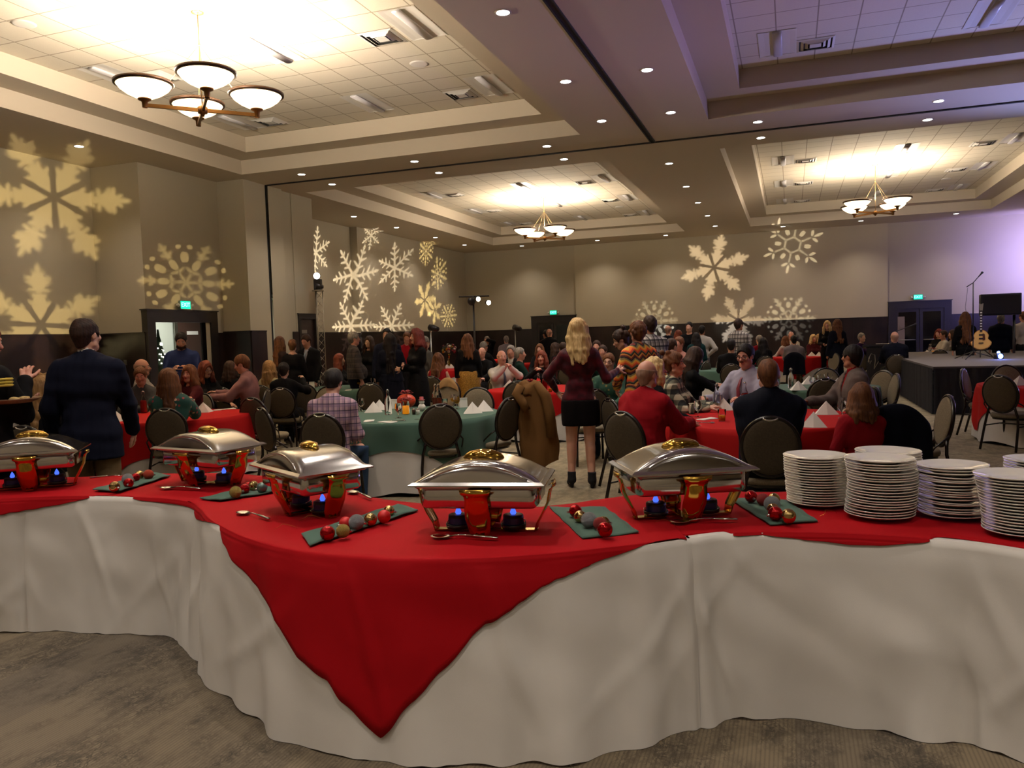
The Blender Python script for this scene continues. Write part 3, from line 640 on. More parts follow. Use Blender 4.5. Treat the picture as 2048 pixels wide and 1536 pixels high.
for x0, x1, y0, y1 in TR:
    ringwall(x0, x1, y0, y1, CEIL, Z1); i = 0.62
    q(x0, x1, y0, y0+i, Z1); q(x0, x1, y1-i, y1, Z1); q(x0, x0+i, y0+i, y1-i, Z1); q(x1-i, x1, y0+i, y1-i, Z1)
    ringwall(x0+i, x1-i, y0+i, y1-i, Z1, Z2); q(x0+i, x1-i, y0+i, y1-i, Z2, 1)
struct(b.build('ceiling', [M_PAINT, M_TILE]))
b = MB(); 
for dx in (-0.045, 0.045): b.box((-2.735+dx-0.012, -3.1, CEIL-0.02), (-2.735+dx+0.012, 17.27, CEIL+0.01))
b.box((-2.735-0.03, -3.1, CEIL-0.008), (-2.735+0.03, 17.27, CEIL+0.01)); struct(b.build('trim_1', M_BLACK))
b = MB(); b.box((-12.6, 17.25, CEIL-0.02), (10.0, 17.33, CEIL+0.01)); struct(b.build('trim_2', M_BLACK))
WT = 1.95
def wall(name, pts, z0=0.0, z1=CEIL+0.02, m=M_WALL, t=0.12, sgn=1):
    b = MB()
    for i in range(len(pts)-1):
        a, c = Vector(pts[i]), Vector(pts[i+1]); d = (c-a).normalized(); n = Vector((-d.y, d.x))*t*sgn
        if t > 0: b.add([(a.x, a.y, z0), (c.x, c.y, z0), (c.x, c.y, z1), (a.x, a.y, z1)], [(0, 1, 2, 3)], True); continue
        vs = [(a.x, a.y, z0), (c.x, c.y, z0), (c.x+n.x, c.y+n.y, z0), (a.x+n.x, a.y+n.y, z0)]; vs += [(x, y, z1) for x, y, _ in vs]
        b.add(vs, [(0, 1, 2, 3), (7, 6, 5, 4), (0, 4, 5, 1), (1, 5, 6, 2), (2, 6, 7, 3), (3, 7, 4, 0)], True)
    return b
LW = [(-14.75, -3.1), (-14.75, 13.87), (-13.4, 13.87), (-13.4, 16.4), (-12.6, 16.4), (-12.6, 17.24)]
b1 = wall('', LW[:3]); b2 = wall('', [(-13.4, 13.87), (-13.4, 14.08)]); b3 = wall('', [(-13.4, 15.75), (-13.4, 16.4), (-12.6, 16.4), (-12.6, 17.24)]); b4 = wall('', [(-13.4, 14.08), (-13.4, 15.75)], 2.23)
b5 = wall('', [(-12.6, 17.36), (-12.6, 17.95), (-12.72, 17.95), (-12.72, 18.5), (-12.7, 18.5), (-12.7, 18.62)]); b6 = wall('', [(-12.7, 18.62), (-12.7, 19.42)], 2.36); b7 = wall('', [(-12.7, 19.42), (-12.7, 19.48), (-14.7, 19.48), (-14.7, 24.88), (-14.42, 24.88), (-14.42, 31.3), (-14.6, 31.3), (-14.6, 35.2)])
b8 = MB(); b8.box((-12.9, 17.235, 0), (-12.64, 17.365, CEIL))
L = MB()
for bb in (b1, b2, b3, b4, b5, b6, b7): L.add(bb.v, bb.f, True)
struct(L.build('wall_left', M_WALL)); struct(b8.build('trim_3', M_BLACK))
def wains(segs, name):
    L = MB()
    for pts, zt in segs:
        bb = wall('', pts, 0.0, zt, t=-0.025); L.add(bb.v, bb.f, True)
        for i in range(len(pts)-1):
            a, c = pts[i], pts[i+1]
            if abs(a[1]-c[1])+abs(a[0]-c[0]) > 0.5:
                bb = wall('', [a, c], zt, zt+0.03, t=-0.04); L.add(bb.v, bb.f, True)
    return struct(L.build(name, M_WAIN))
wains([([(-14.75, -3.1), (-14.75, 13.87), (-13.44, 13.87)], WT), ([(-13.4, 16.16), (-13.4, 16.4), (-12.6, 16.4), (-12.6, 17.0)], WT), ([(-12.7, 18.3), (-12.7, 18.58)], WT), ([(-14.7, 19.5), (-14.7, 24.88), (-14.42, 24.88), (-14.42, 31.3), (-14.6, 31.3), (-14.6, 35.13)], WT)], 'trim_4')
struct(wall('', [(-15, 35.15), (10.2, 35.15)]).build('wall_far', M_WALL))
b = MB(); b.box((-9.2, 35.07, WT+0.03), (3.68, 35.16, CEIL+0.01)); struct(b.build('trim_5', mat('panel fabric', rough=0.8, fn=wall_fn(S(176, 164, 138), S(166, 153, 128)))))
b = MB()
for xa, xb in ((-14.6, -11.33), (-9.18, 3.69), (5.94, 10.1)): b.box((xa, 35.10, 0), (xb, 35.16, WT)); b.box((xa, 35.085, WT), (xb, 35.16, WT+0.03))
for x in [-8+1.3*i for i in range(9)]: b.box((x, 35.095, 0.1), (x+0.02, 35.11, WT))
struct(b.build('trim_6', M_WAIN))
struct(wall('', [(10.0, 35.2), (10.0, -3.1)]).build('wall_right', M_WALL)); struct(wall('', [(10.1, -3.1), (-14.8, -3.1)]).build('wall_back', M_WALL))
b = MB(); b.box((9.95, -3, 0), (10.02, 35, WT)); struct(b.build('trim_7', M_WAIN))
# corridor seen through the open door on the left
M_COR = mat('corridor paint', S(170, 176, 164), 0.7)
b = MB(); b.box((-16.6, 13.98, -0.01), (-16.5, 20.6, 3)); b.box((-16.6, 13.9, -0.01), (-13.5, 13.98, 3)); b.box((-16.6, 20.6, -0.01), (-13.45, 20.7, 3)); b.box((-16.6, 13.9, 2.9), (-13.45, 20.7, 3.0)); b.box((-16.6, 13.9, -0.06), (-13.42, 20.7, 0.002)); struct(b.build('wall_corridor', M_COR))
lamp('AREA', 'corridor_light', (-15.2, 17.4, 2.85), 60, (1.0, 0.97, 0.90), (-15.2, 17.4, 0), size=0.8)
M_GLASS = mat('glass', (1, 1, 1, 1), 0.02, Transmission_Weight=1.0, IOR=1.45)
M_METAL = mat('brushed steel', S(170, 168, 162), 0.3, 1.0)
M_DOORG = mat('dark door glass', S(14, 14, 16), 0.06, 0.0, Specular_IOR_Level=0.9)
def frame(name, lo, hi, axis, fw=0.2, depth=0.14, leaf=None):
    """door casing around an opening; axis 'X' = wall along X, 'Y' = wall along Y; lo/hi (a, z) of the outside"""
    rt = root(name); rt['kind'] = 'structure'; b = MB(); p = leaf
    def bx(a0, a1, z0, z1, d0, d1, bb):
        if axis == 'X': bb.box((a0, d0, z0), (a1, d1, z1))
        else: bb.box((d0, a0, z0), (d1, a1, z1))
    d0, d1 = p
    bx(lo[0], lo[0]+fw, 0, hi[1]-fw-0.02, d0, d1, b); bx(hi[0]-fw, hi[0], 0, hi[1]-fw-0.02, d0, d1, b); bx(lo[0], hi[0], hi[1]-fw-0.02, hi[1], d0, d1, b)
    dm = d0-0.02 if axis == 'X' else d1
    bx(lo[0]-0.03, hi[0]+0.03, hi[1]+0.001, hi[1]+0.03, d0-0.02, d1+0.02, b)
    b.build('door_frame', M_DARK, rt); return rt, bx
d1, bx = frame('door_1', (13.86, 0), (16.14, 2.46), 'Y', 0.24, leaf=(-13.52, -13.36))
YA, YB = atX(353, 660, -16.45).y, atX(412, 660, -16.45).y
b = MB(); b.box((-16.48, YA, 0), (-16.42, YB, 2.5)); b.build('door_leaf', mat('corridor door wood', S(62, 42, 34), 0.45), d1)
b = MB(); b.box((-16.42, atX(374, 650, -16.4).y, 1.98), (-16.41, atX(396, 650, -16.4).y, 2.08)); b.build('notice', mat('paper', S(215, 212, 204), 0.8), d1)
b = MB(); b.box((-16.42, YA-0.12, 0), (-16.40, YA, 2.5)); b.build('door_jamb', M_METAL, d1)
b = MB(); M_ = Matrix.Translation((-13.52, 15.72, 0)) @ Matrix.Rotation(rad(97), 4, 'Z'); b.box((0, -0.02, 0.02), (0.82, 0.02, 2.2), M_); b.build('door_leaf', M_DARK, d1)
b = MB(); b.box((0.12, -0.035, 1.0), (0.7, -0.055, 1.05), M_); b.box((0.36, -0.03, 1.62), (0.46, -0.05, 1.82), M_); b.build('push_bar', M_METAL, d1)
for nm, xa, xb in (('door_2', -11.33, -9.18), ('door_3', 3.69, 5.94)):
    dd, bx = frame(nm, (xa, 0), (xb, 2.53), 'X', 0.26, leaf=(35.02, 35.16)); xm = (xa+xb)/2
    for s0, s1 in ((xa+0.26, xm-0.01), (xm+0.01, xb-0.26)):
        b = MB(); b.box((s0, 35.06, 0.02), (s1, 35.10, 0.30)); b.box((s0, 35.06, 2.12), (s1, 35.10, 2.25)); b.box((s0, 35.06, 0.3), (s0+0.11, 35.10, 2.12)); b.box((s1-0.11, 35.06, 0.3), (s1, 35.10, 2.12)); lf = b.build('door_leaf', M_DARK, dd)
        b = MB(); b.box((s0+0.11, 35.075, 0.3), (s1-0.11, 35.085, 2.12)); b.build('glass_pane', M_DOORG, lf)
        b = MB(); b.tube([(s0+0.14, 35.0, 1.02), (s1-0.14, 35.0, 1.02)], 0.016); b.tube([(s0+0.14, 35.0, 1.02), (s0+0.14, 35.08, 1.02)], 0.012); b.tube([(s1-0.14, 35.0, 1.02), (s1-0.14, 35.08, 1.02)], 0.012); b.build('push_bar', M_METAL, lf)
dd, bx = frame('door_4', (18.56, 0), (19.46, 2.42), 'Y', 0.1, leaf=(-12.78, -12.66))
b = MB(); b.box((-12.76, 18.64, 0), (-12.73, 19.38, 2.3)); b.build('door_leaf', mat('brown door', S(48, 32, 26), 0.4), dd)
b = MB(); b.box((-12.73, 18.75, 1.9), (-12.715, 19.0, 2.0)); b.build('door_closer', M_METAL, dd)
b = MB(); b.box((4.03, 35.04, 0.05), (4.28, 35.06, 1.95)); b.box((4.1, 35.0, 1.5), (4.2, 35.04, 1.6)); struct(b.build('trim_8', mat('tan post', S(120, 104, 92), 0.6)))
# exit signs
M_EXIT = mat('exit green', S(20, 200, 140), 0.4, Emission_Color=(0.0, 0.75, 0.42, 1), Emission_Strength=1.1); M_EXW = mat('exit letters', (0.5, 1, 0.8, 1), 0.4, Emission_Color=(0.35, 1.0, 0.75, 1), Emission_Strength=1.6)
def text_mesh(txt, size, name, material, parent, M, ext=0.002, align='CENTER', shear=0.0):
    cu = bpy.data.curves.new(name, 'FONT'); cu.body = txt; cu.size = size; cu.extrude = ext; cu.align_x = align; cu.align_y = 'CENTER'; cu.shear = shear
    o = bpy.data.objects.new(name+'_c', cu); C.collection.objects.link(o); dg = C.evaluated_depsgraph_get(); me = bpy.data.meshes.new_from_object(o.evaluated_get(dg)); bpy.data.objects.remove(o)
    me.transform(M); me.materials.clear(); me.materials.append(material); me.name = name; return put(me, name, parent)
def exit_sign(p, rz, label):
    rt = root('exit_sign', p, rz, label, 'exit sign'); b = MB(); b.box((-0.17, -0.03, -0.10), (0.17, 0.03, 0.10)); b.build('housing', mat('exit housing', S(110, 118, 110), 0.5), rt)
    b = MB(); b.box((-0.155, -0.036, -0.088), (0.155, -0.03, 0.088)); b.build('lit_panel', M_EXIT, rt)
    text_mesh('EXIT', 0.14, 'lettering', M_EXW, rt, Matrix.Translation((0, -0.039, 0)) @ Matrix.Rotation(rad(90), 4, 'X'))
    for s_ in (-1, 1):
        b = MB(); b.ball((s_*0.23, -0.03, -0.01), 0.042, 12, 8, (1, 0.7, 1)); b.box((s_*0.2-0.035, -0.02, -0.02), (s_*0.2+0.035, 0.03, 0.02)); b.build('emergency_lamp', mat('lamp head', S(190, 184, 168), 0.4), rt)
p = atX(369, 610, -13.36); exit_sign((-13.36, p.y, p.z), rad(90), 'green exit sign with two lamp heads above the open door on the left')
p = atY(1107, 625, 35.1); exit_sign((p.x, 35.09, p.z), 0, 'green exit sign above the double door left of the raised wall panel')
p = atY(1836, 594, 35.1); exit_sign((p.x, 35.09, p.z), 0, 'green exit sign above the double door behind the stage')
# ceiling fixtures
ORD = ['first', 'second', 'third', 'fourth', 'fifth', 'sixth', 'seventh', 'eighth', 'ninth', 'tenth', 'eleventh', 'twelfth', 'thirteenth', 'fourteenth', 'fifteenth', 'sixteenth', 'seventeenth', 'eighteenth', 'nineteenth', 'twentieth', 'twenty-first', 'twenty-second', 'twenty-third', 'twenty-fourth']
M_LED = mat('downlight lens', (1, 1, 1, 1), 0.4, Emission_Color=(1, 0.97, 0.92, 1), Emission_Strength=9.0)
M_TRIMW = mat('downlight trim', S(190, 180, 165), 0.4)
dl = None
def dl_label(i):
    x, y = down_xy[i]
    rows = [('in the column left of the dark ceiling track', lambda a: abs(a[0]+3.37) < .05, 1), ('in the column right of the dark ceiling track', lambda a: abs(a[0]+2.06) < .05, 1),
            ('in the row just before the cross track', lambda a: abs(a[1]-16.6) < .05, 0), ('in the row just beyond the cross track', lambda a: abs(a[1]-17.98) < .05, 0),
            ('in the line between the two far trays', lambda a: abs(a[0]+2.73) < .02 and a[1] > 18, 1), ('over the near left wall', lambda a: a[0] < -13 and a[1] < 18, 1), ('over the far left wall', lambda a: a[0] < -13 and a[1] > 18, 1),
            ('in the row along the far wall', lambda a: a[1] > 33.5, 0), ('in the added fill row behind the photographer', lambda a: abs(a[1]-0.75) < .05, 0), ('in the added fill row by the rear wall', lambda a: a[1] < -1, 0), ('in the column right of the right-hand trays', lambda a: a[0] > 8, 1)]
    for nm, f, byY in rows:
        if f((x, y)):
            g = sorted([a for a in down_xy if f(a)], key=lambda a: a[1] if byY else a[0]); k = g.index((x, y))
            return 'recessed round downlight, %s %s %s' % (ORD[k], 'nearest' if byY else 'from the left', nm)
for i, (x, y) in enumerate(down_xy):
    if dl is None:
        dl = root('downlight', (x, y, CEIL), 0); b = MB(); b.lathe([(0.085, -0.004), (0.105, -0.008), (0.110, 0.0)], 24); b.build('trim_ring', M_TRIMW, dl); b = MB(); b.lathe([(0.0001, -0.003), (0.086, -0.004)], 24); b.build('lens', M_LED, dl); o = dl
    else: o = copy_tree(dl); o.location = (x, y, CEIL)
    tag(o, dl_label(i), 'ceiling light', 'recessed downlights')
M_TROFF = mat('troffer white', S(214, 210, 202), 0.5); M_TUBE = mat('unlit tube', S(196, 194, 196), 0.35)
def troffer(x, y, lab, first=[None]):
    if first[0] is None:
        rt = root('ceiling_troffer', (x, y, Z2)); b = MB(); 
        rows = [[Vector((-0.29+0.58*i/10, yy, -0.004+0.05*math.sin(math.pi*i/10)**0.5*1.0 if 0 < i < 10 else -0.006)) for i in range(11)] for yy in (-0.58, 0.58)]
        b.add([(-0.3, -0.6, -0.008), (0.3, -0.6, -0.008), (0.3, 0.6, -0.008), (-0.3, 0.6, -0.008), (-0.28, -0.58, -0.008), (0.28, -0.58, -0.008), (0.28, 0.58, -0.008), (-0.28, 0.58, -0.008), (-0.2, -0.58, -0.001), (0.2, -0.58, -0.001), (0.2, 0.58, -0.001), (-0.2, 0.58, -0.001)],
              [(0, 4, 5, 1), (1, 5, 6, 2), (2, 6, 7, 3), (3, 7, 4, 0), (4, 8, 9, 5), (5, 9, 10, 6), (6, 10, 11, 7), (7, 11, 8, 4), (8, 11, 10, 9)], True); b.build('housing', M_TROFF, rt)
        b = MB(); b.tube([(0, -0.56, -0.022), (0, 0.56, -0.022)], 0.075, 14, flat=0.35); b.build('diffuser', M_TUBE, rt); first[0] = rt
    else: rt = copy_tree(first[0]); rt.location = (x, y, Z2)
    tag(rt, lab, 'ceiling light', 'unlit troffers in the trays')
def vent(x, y, lab, first=[None]):
    if first[0] is None:
        rt = root('ceiling_vent', (x, y, Z2)); b = MB(); b.cur = 0
        for k, (r0, r1, z0, z1) in enumerate(((0.30, 0.26, -0.006, -0.02), (0.235, 0.19, 0.0-0.002, -0.03), (0.165, 0.12, -0.002, -0.032))):
            vs = [(sx*r, sy*r, z) for r, z in ((r0, z0), (r1, z1)) for sx, sy in ((-1, -1), (1, -1), (1, 1), (-1, 1))]; b.add(vs, [(i, (i+1) % 4, 4+(i+1) % 4, 4+i) for i in range(4)], True)
        b.box((-0.09, -0.09, -0.03), (0.09, 0.09, -0.024)); b.build('louvre', M_TROFF, rt)
        b = MB(); b.box((-0.27, -0.27, -0.003), (0.27, 0.27, -0.001)); b.build('dark_opening', M_BLACK, rt); first[0] = rt
    else: rt = copy_tree(first[0]); rt.location = (x, y, Z2)
    tag(rt, lab, 'air vent', 'square ceiling vents')
trn = ['near left tray', 'near right tray', 'far left tray', 'far right tray']
for ti, (x0, x1, y0, y1) in enumerate(TR):
    ys = [3.45, 7.1, 11.06, 14.25] if y0 < 5 else [20.3, 24.0, 27.7, 31.5]
    for ri, y in enumerate(ys):
        for ci, (cx, cn) in enumerate(((1.3, 'left'), (4.42, 'middle'), (7.0, 'right'))): troffer(x0+cx, y, 'unlit recessed troffer light in the %s, %s column, %s row from the front' % (trn[ti], cn, ORD[ri]))
        for ci, (cx, cn) in enumerate(((1.9, 'left'), (6.32, 'right'))): vent(x0+cx, y+0.3, 'square white air vent in the %s, %s side, %s row from the front' % (trn[ti], cn, ORD[ri]))
    sp = root('ceiling_speaker', (x0+6.32, (ys[2]+ys[3])/2, Z2), 0, 'round flush ceiling speaker on the right side of the %s' % trn[ti], 'speaker'); b = MB(); b.lathe([(0.0001, -0.016), (0.13, -0.014), (0.15, -0.012), (0.165, 0)], 28); b.build('grille', M_TROFF, sp)
sp = root('ceiling_speaker', (-10.41, 8.79, Z2), 0, 'round flush ceiling speaker at the left of the brightest tray', 'speaker'); b = MB(); b.lathe([(0.0001, -0.016), (0.13, -0.014), (0.15, -0.012), (0.165, 0)], 28); b.build('grille', M_TROFF, sp)
# chandeliers
M_BRONZE = mat('antique bronze', S(128, 92, 52), 0.38, 0.9); M_RIM = mat('dark bronze rim', S(64, 42, 26), 0.45, 0.6); M_ROD = mat('brass rod', S(176, 150, 108), 0.35, 0.8)
M_BOWL = mat('alabaster bowl', S(250, 220, 170), 0.5, Emission_Color=(1.0, 0.74, 0.44, 1), Emission_Strength=2.6)
def chandelier(loc, hz, label):
    rt = root('chandelier', (loc[0], loc[1], hz), 0, label, 'chandelier'); top_ = Z2-hz
    b = MB(); b.lathe([(0.0001, top_-0.04), (0.03, top_-0.035), (0.085, top_-0.015), (0.09, top_)], 20); b.build('canopy', M_ROD, rt)
    b = MB(); b.tube([(0, 0, 0.05), (0, 0, top_-0.03)], 0.009, 8); b.ball((0, 0, 0.92), 0.02, 10, 6, (1, 1, 1.2)); b.build('rod', M_ROD, rt)
    b = MB(); b.lathe([(0.0001, -0.09), (0.02, -0.085), (0.03, -0.05), (0.065, -0.04), (0.07, 0.04), (0.045, 0.06), (0.0001, 0.065)], 20); b.build('hub', M_BRONZE, rt)
    for k in range(4):
        a = rad(45+90*k); ca, sa = math.cos(a), math.sin(a); Mr = Matrix.Rotation(a, 4, 'Z'); T = Matrix.Translation((ca*CH_ARM, sa*CH_ARM, 0))
        b = MB(); b.box((0.05, -0.018, -0.022), (CH_ARM+0.03, 0.018, 0.028), Mr); b.build('arm', M_BRONZE, rt)
        b = MB(); b.lathe([(0.035, -0.03), (0.04, 0.05), (0.085, 0.075), (0.09, 0.09), (0.04, 0.095)], 20, T); b.build('cup', M_BRONZE, rt)
        prof = [(0.03, 0.085), (0.14, 0.115), (0.24, 0.165), (0.32, 0.225), (0.365, 0.285)]
        b = MB(); b.lathe(prof+[(r_-0.008, z+0.006) for r_, z in reversed(prof)], 40, T); bo = b.build('bowl', M_BOWL, rt)
        b = MB(); b.lathe([(0.36, 0.275), (0.392, 0.28), (0.396, 0.318), (0.36, 0.322), (0.36, 0.275)], 40, T); b.build('rim', M_RIM, bo)
        b = MB(); b.tube([(0, 0, 0.92), (ca*(CH_ARM-0.3), sa*(CH_ARM-0.3), 0.32)], 0.0035, 6); b.build('support_cable', M_ROD, rt)
chandelier(*[(c[0], c[1]) for c in chandeliers][0], 'large four-bowl bronze chandelier hanging in the near left tray')
chandelier(*[(c[0], c[1]) for c in chandeliers][1], 'four-bowl chandelier hanging in the far left tray over the middle of the room')
chandelier(*[(c[0], c[1]) for c in chandeliers][2], 'four-bowl chandelier hanging in the far right tray')
# ------------------------------------------------------------------ buffet: serpentine tables under white skirts
M_WHITE = cloth('white linen', S(210, 205, 195), 0.8, 700, 0.25, 0.0)
M_RED = cloth('red linen', (0.36, 0.0025, 0.006, 1), 0.8, 700, 0.25, 0.0)
M_GREEN = cloth('green linen', S(72, 98, 84), 0.85, 700, 0.3, 0.1)
TH = 0.77
FR = [(-5.6,2.05),(-5.3,2.5),(-4.95,2.82),(-4.55,3.08),(-4.2,3.30),(-3.77,3.44),(-3.4,3.46),(-3.08,3.41),(-2.85,3.25),(-2.6,3.04),(-2.2,2.79),(-1.86,2.67),(-1.5,2.65),(-1.2,2.71),(-0.9,2.84),(-0.6,3.04),(-0.4,3.21),(-0.2,3.34),(0.2,3.41),(0.55,3.38),(0.8,3.27),(1.15,3.02),(1.5,2.65)]
BK = [(-6.1,2.75),(-5.8,3.1),(-5.4,3.45),(-5.0,3.72),(-4.5,3.92),(-4.0,4.13),(-3.5,4.24),(-3.05,4.16),(-2.75,4.08),(-2.45,3.96),(-2.15,3.72),(-1.85,3.62),(-1.5,3.57),(-1.25,3.60),(-1.05,3.72),(-0.9,3.89),(-0.7,4.04),(-0.4,4.15),(0.1,4.24),(0.7,4.22),(1.15,4.08),(1.6,3.8),(2.05,3.35)]
def cr(P, t):
    n = len(P)-1; t = max(0, min(n-1e-6, t)); i = int(t); u = t-i
    p0, p1, p2, p3 = P[max(i-1, 0)], P[i], P[min(i+1, n)], P[min(i+2, n)]
    f = lambda a, b_, c, d: 0.5*((2*b_)+(-a+c)*u+(2*a-5*b_+4*c-d)*u*u+(-a+3*b_-3*c+d)*u**3)
    return tuple(f(p0[k], p1[k], p2[k], p3[k]) for k in range(len(p1)))
def fr(t): return Vector(cr(FR, t)+(0,))
def bk(t): return Vector(cr(BK, t)+(0,))
def nrm(t):
    d = (fr(t+0.05)-fr(t-0.05)).normalized(); return Vector((d.y, -d.x, 0))     # towards the camera side
def folds(s, z, seed, amp=0.042):
    dn = max(0, 1-z/TH); v = Vector((s*2.1, z*0.9, seed)); v2 = Vector((s*5.5, z*1.5, seed+9))
    n_ = noise.noise(v)*1.1+noise.noise(v2)*0.55; d_ = noise.noise(Vector((s*3+z*4.5, z*2-s*1.2, seed+3)))
    pl = math.sin(s*16+3*noise.noise(Vector((s, z*0.6, seed+5))))*0.22
    rg = 1-abs(noise.noise(Vector((s*1.7+z*1.1, z*0.5-s*0.5, seed+20))))*7; rg = max(0, rg)*0.35
    rg2 = 1-abs(noise.noise(Vector((s*1.3-z*1.6, z*0.9, seed+40))))*9; rg2 = max(0, rg2)*0.25
    return amp*((n_+pl)*(0.15+1.0*dn)+(d_*0.38+rg+rg2)*math.sin(min(1, dn*1.15)*3.0))
def arc_s(t):
    return t*0.42
SECT = [(0.0, 4.12, 1.3, 0.03), (4.05, 8.35, 4.1, 0.05), (8.25, 16.04, 7.7, 0.055), (15.99, 21.9, 12.2, 0.045)]
def skoff(t, z, sec):
    t0, t1, seed, flare = sec; n = int((t1-t0)*34); u = (t-t0)/(t1-t0); dn = max(0, 1-z/TH)
    ef = max(0, min(1, min(u, 1-u)*n/8)); o = 0.006+folds(arc_s(t), z, seed)*(0.4+0.6*ef)+flare*dn+0.012*min(1, dn*9)
    e_ = min(u, 1-u)*(t1-t0)*0.42; o -= 0.024*math.exp(-(e_/0.035)**2)*min(1, dn*5)*(0.5+0.5*dn)
    o = max(o, 0.002)
    return o*0.5+0.004 if dn < 0.03 else o
def sec_of(t): return SECT[0] if t < 4.08 else SECT[1] if t < 8.3 else SECT[2] if t < 16.0 else SECT[3]
def skirt(name, t0, t1, seed, label, extra_lift=None, flare=0.03, ease=None):
    rt = None; n = int((t1-t0)*34); rows = []; zs = [0.004+ (TH-0.004)*(i/26) for i in range(27)]
    b = MB()
    top_rows = []
    for k in range(7):                         # lies over the whole table top
        u = 1-k/6; row = []
        for i in range(n+1):
            t = t0+(t1-t0)*i/n; p = fr(t)*(1-u)+bk(t)*u; row.append(Vector((p.x, p.y, TH-0.002)))
        top_rows.append(row)
    rows += top_rows
    for z in reversed(zs):
        row = []
        for i in range(n+1):
            t = t0+(t1-t0)*i/n; u = i/n; p = fr(t); nn = nrm(t); dn = 1-z/TH
            e = min(u, 1-u)*n/8; ef = min(1, e)
            o = skoff(t, z, (t0, t1, seed, flare))
            zz = z
            if z < 0.15: zz = max(0.003, z+0.015*(noise.noise(Vector((t*2.2, seed, 0)))+0.5*noise.noise(Vector((t*6.0, seed, 3))))*(1-z/0.15))
            if extra_lift: zz = max(0.003, zz+extra_lift(t)*(1-z/TH)**2)
            r = 0.02; 
            row.append(Vector((p.x+nn.x*o, p.y+nn.y*o, zz)))
        rows.append(row)
    b.grid(rows); o = b.build(name, M_WHITE); tag(o, label, 'tablecloth', 'white buffet cloths'); return o
ROOTB = []
def btable(t0, t1, label):
    rt = root('serpentine_table', tuple((fr((t0+t1)/2)+bk((t0+t1)/2))/2), 0, label, 'table', 'curved buffet tables'); inv = -rt.location
    n = 16; out = [fr(t0+(t1-t0)*i/n)*0.97+bk(t0+(t1-t0)*i/n)*0.03 for i in range(n+1)]+[bk(t1+(t0-t1)*i/n)*0.97+fr(t1+(t0-t1)*i/n)*0.03 for i in range(n+1)]
    b = MB(); b.prism([(p.x+inv.x, p.y+inv.y) for p in out], TH-0.035, TH-0.008); b.build('tabletop', mat('plywood', S(150, 120, 84), 0.6), rt)
    for t in (t0+0.25*(t1-t0)*0.6, t1-0.25*(t1-t0)*0.6):
        for u in (0.2, 0.8):
            p = fr(t)*(1-u)+bk(t)*u; b = MB(); b.tube([(p.x+inv.x, p.y+inv.y, 0), (p.x+inv.x, p.y+inv.y, TH-0.03)], 0.016, 8); b.build('leg', M_DARK, rt)
btable(0.2, 3.9, 'curved folding buffet table at the left edge of the frame under its cloth'); btable(4.0, 7.9, 'curved folding buffet table left of the centre one under its cloth'); btable(8.2, 15.6, 'curved folding buffet table in the centre under its cloth'); btable(15.75, 21.6, 'curved folding buffet table carrying the plate stacks under its cloth')
skirt('tablecloth', 0.0, 4.12, 1.3, 'white floor-length cloth on the buffet at the left edge')
skirt('tablecloth', 4.05, 8.35, 4.1, 'white floor-length cloth on the inward-curving buffet section left of centre', flare=0.05)
skirt('tablecloth', 8.25, 16.04, 7.7, 'white floor-length cloth under the hanging red triangle at the buffet centre', flare=0.055)
skirt('tablecloth', 15.99, 21.9, 12.2, 'white floor-length cloth on the buffet below the plate stacks', flare=0.045)
# red overlays: their lower edge was measured in the photograph, here as drop below the table edge against the curve parameter
def hem_table(px):
    out = []
    for x, y in px:                                   # where that line of sight meets the hanging cloth
        best = None
        for i in range(0, 2200):
            t = i*0.01; p = fr(t)+nrm(t)*0.04; d = ray(x, y); k = d[0]*p.y-d[1]*p.x
            if d[0]*p.x+d[1]*p.y > 0 and (best is None or abs(k) < best[0]): best = (abs(k), t, p)
        t, p = best[1], best[2]; d = ray(x, y); out.append((t, CAMH+d[2]*math.hypot(p.x, p.y)/math.hypot(d[0], d[1])))
    return sorted(out)
HC = hem_table([(424, 1052), (440, 1085), (482, 1140), (545, 1212), (605, 1308), (665, 1352), (692, 1395), (768, 1470), (830, 1395), (878, 1345), (973, 1247), (1110, 1162), (1213, 1121), (1300, 1092), (1349, 1078)])
HC = [(7.0, TH+0.02), (7.35, 0.768), (7.9, 0.72)]+[h for h in HC if h[0] > 8.1]+[(15.95, 0.768)]
HL = [(0, 0.70), (2.0, 0.69), (3.0, 0.70)]+hem_table([(0, 1030), (60, 1020), (110, 1012), (150, 1003), (185, 994)])+[(5.6, 0.768), (5.9, 0.755), (6.5, 0.750), (7.0, 0.748), (7.6, 0.748)]
HR = [(15.75, 0.772), (16.0, 0.768), (16.75, 0.768), (16.95, 0.760)]+hem_table([(1530, 1073), (1560, 1077), (1640, 1085), (1700, 1092), (1760, 1094), (1830, 1090), (1880, 1084)])+[(19.75, 0.768), (22, 0.768)]
def hem(H, t):
    if t <= H[0][0]: return H[0][1]
    for i in range(len(H)-1):
        if H[i][0] <= t <= H[i+1][0]:
            u = (t-H[i][0])/max(1e-6, H[i+1][0]-H[i][0]); u = u*u*(3-2*u)*0.35+u*0.65; return H[i][1]*(1-u)+H[i+1][1]*u
    return H[-1][1]
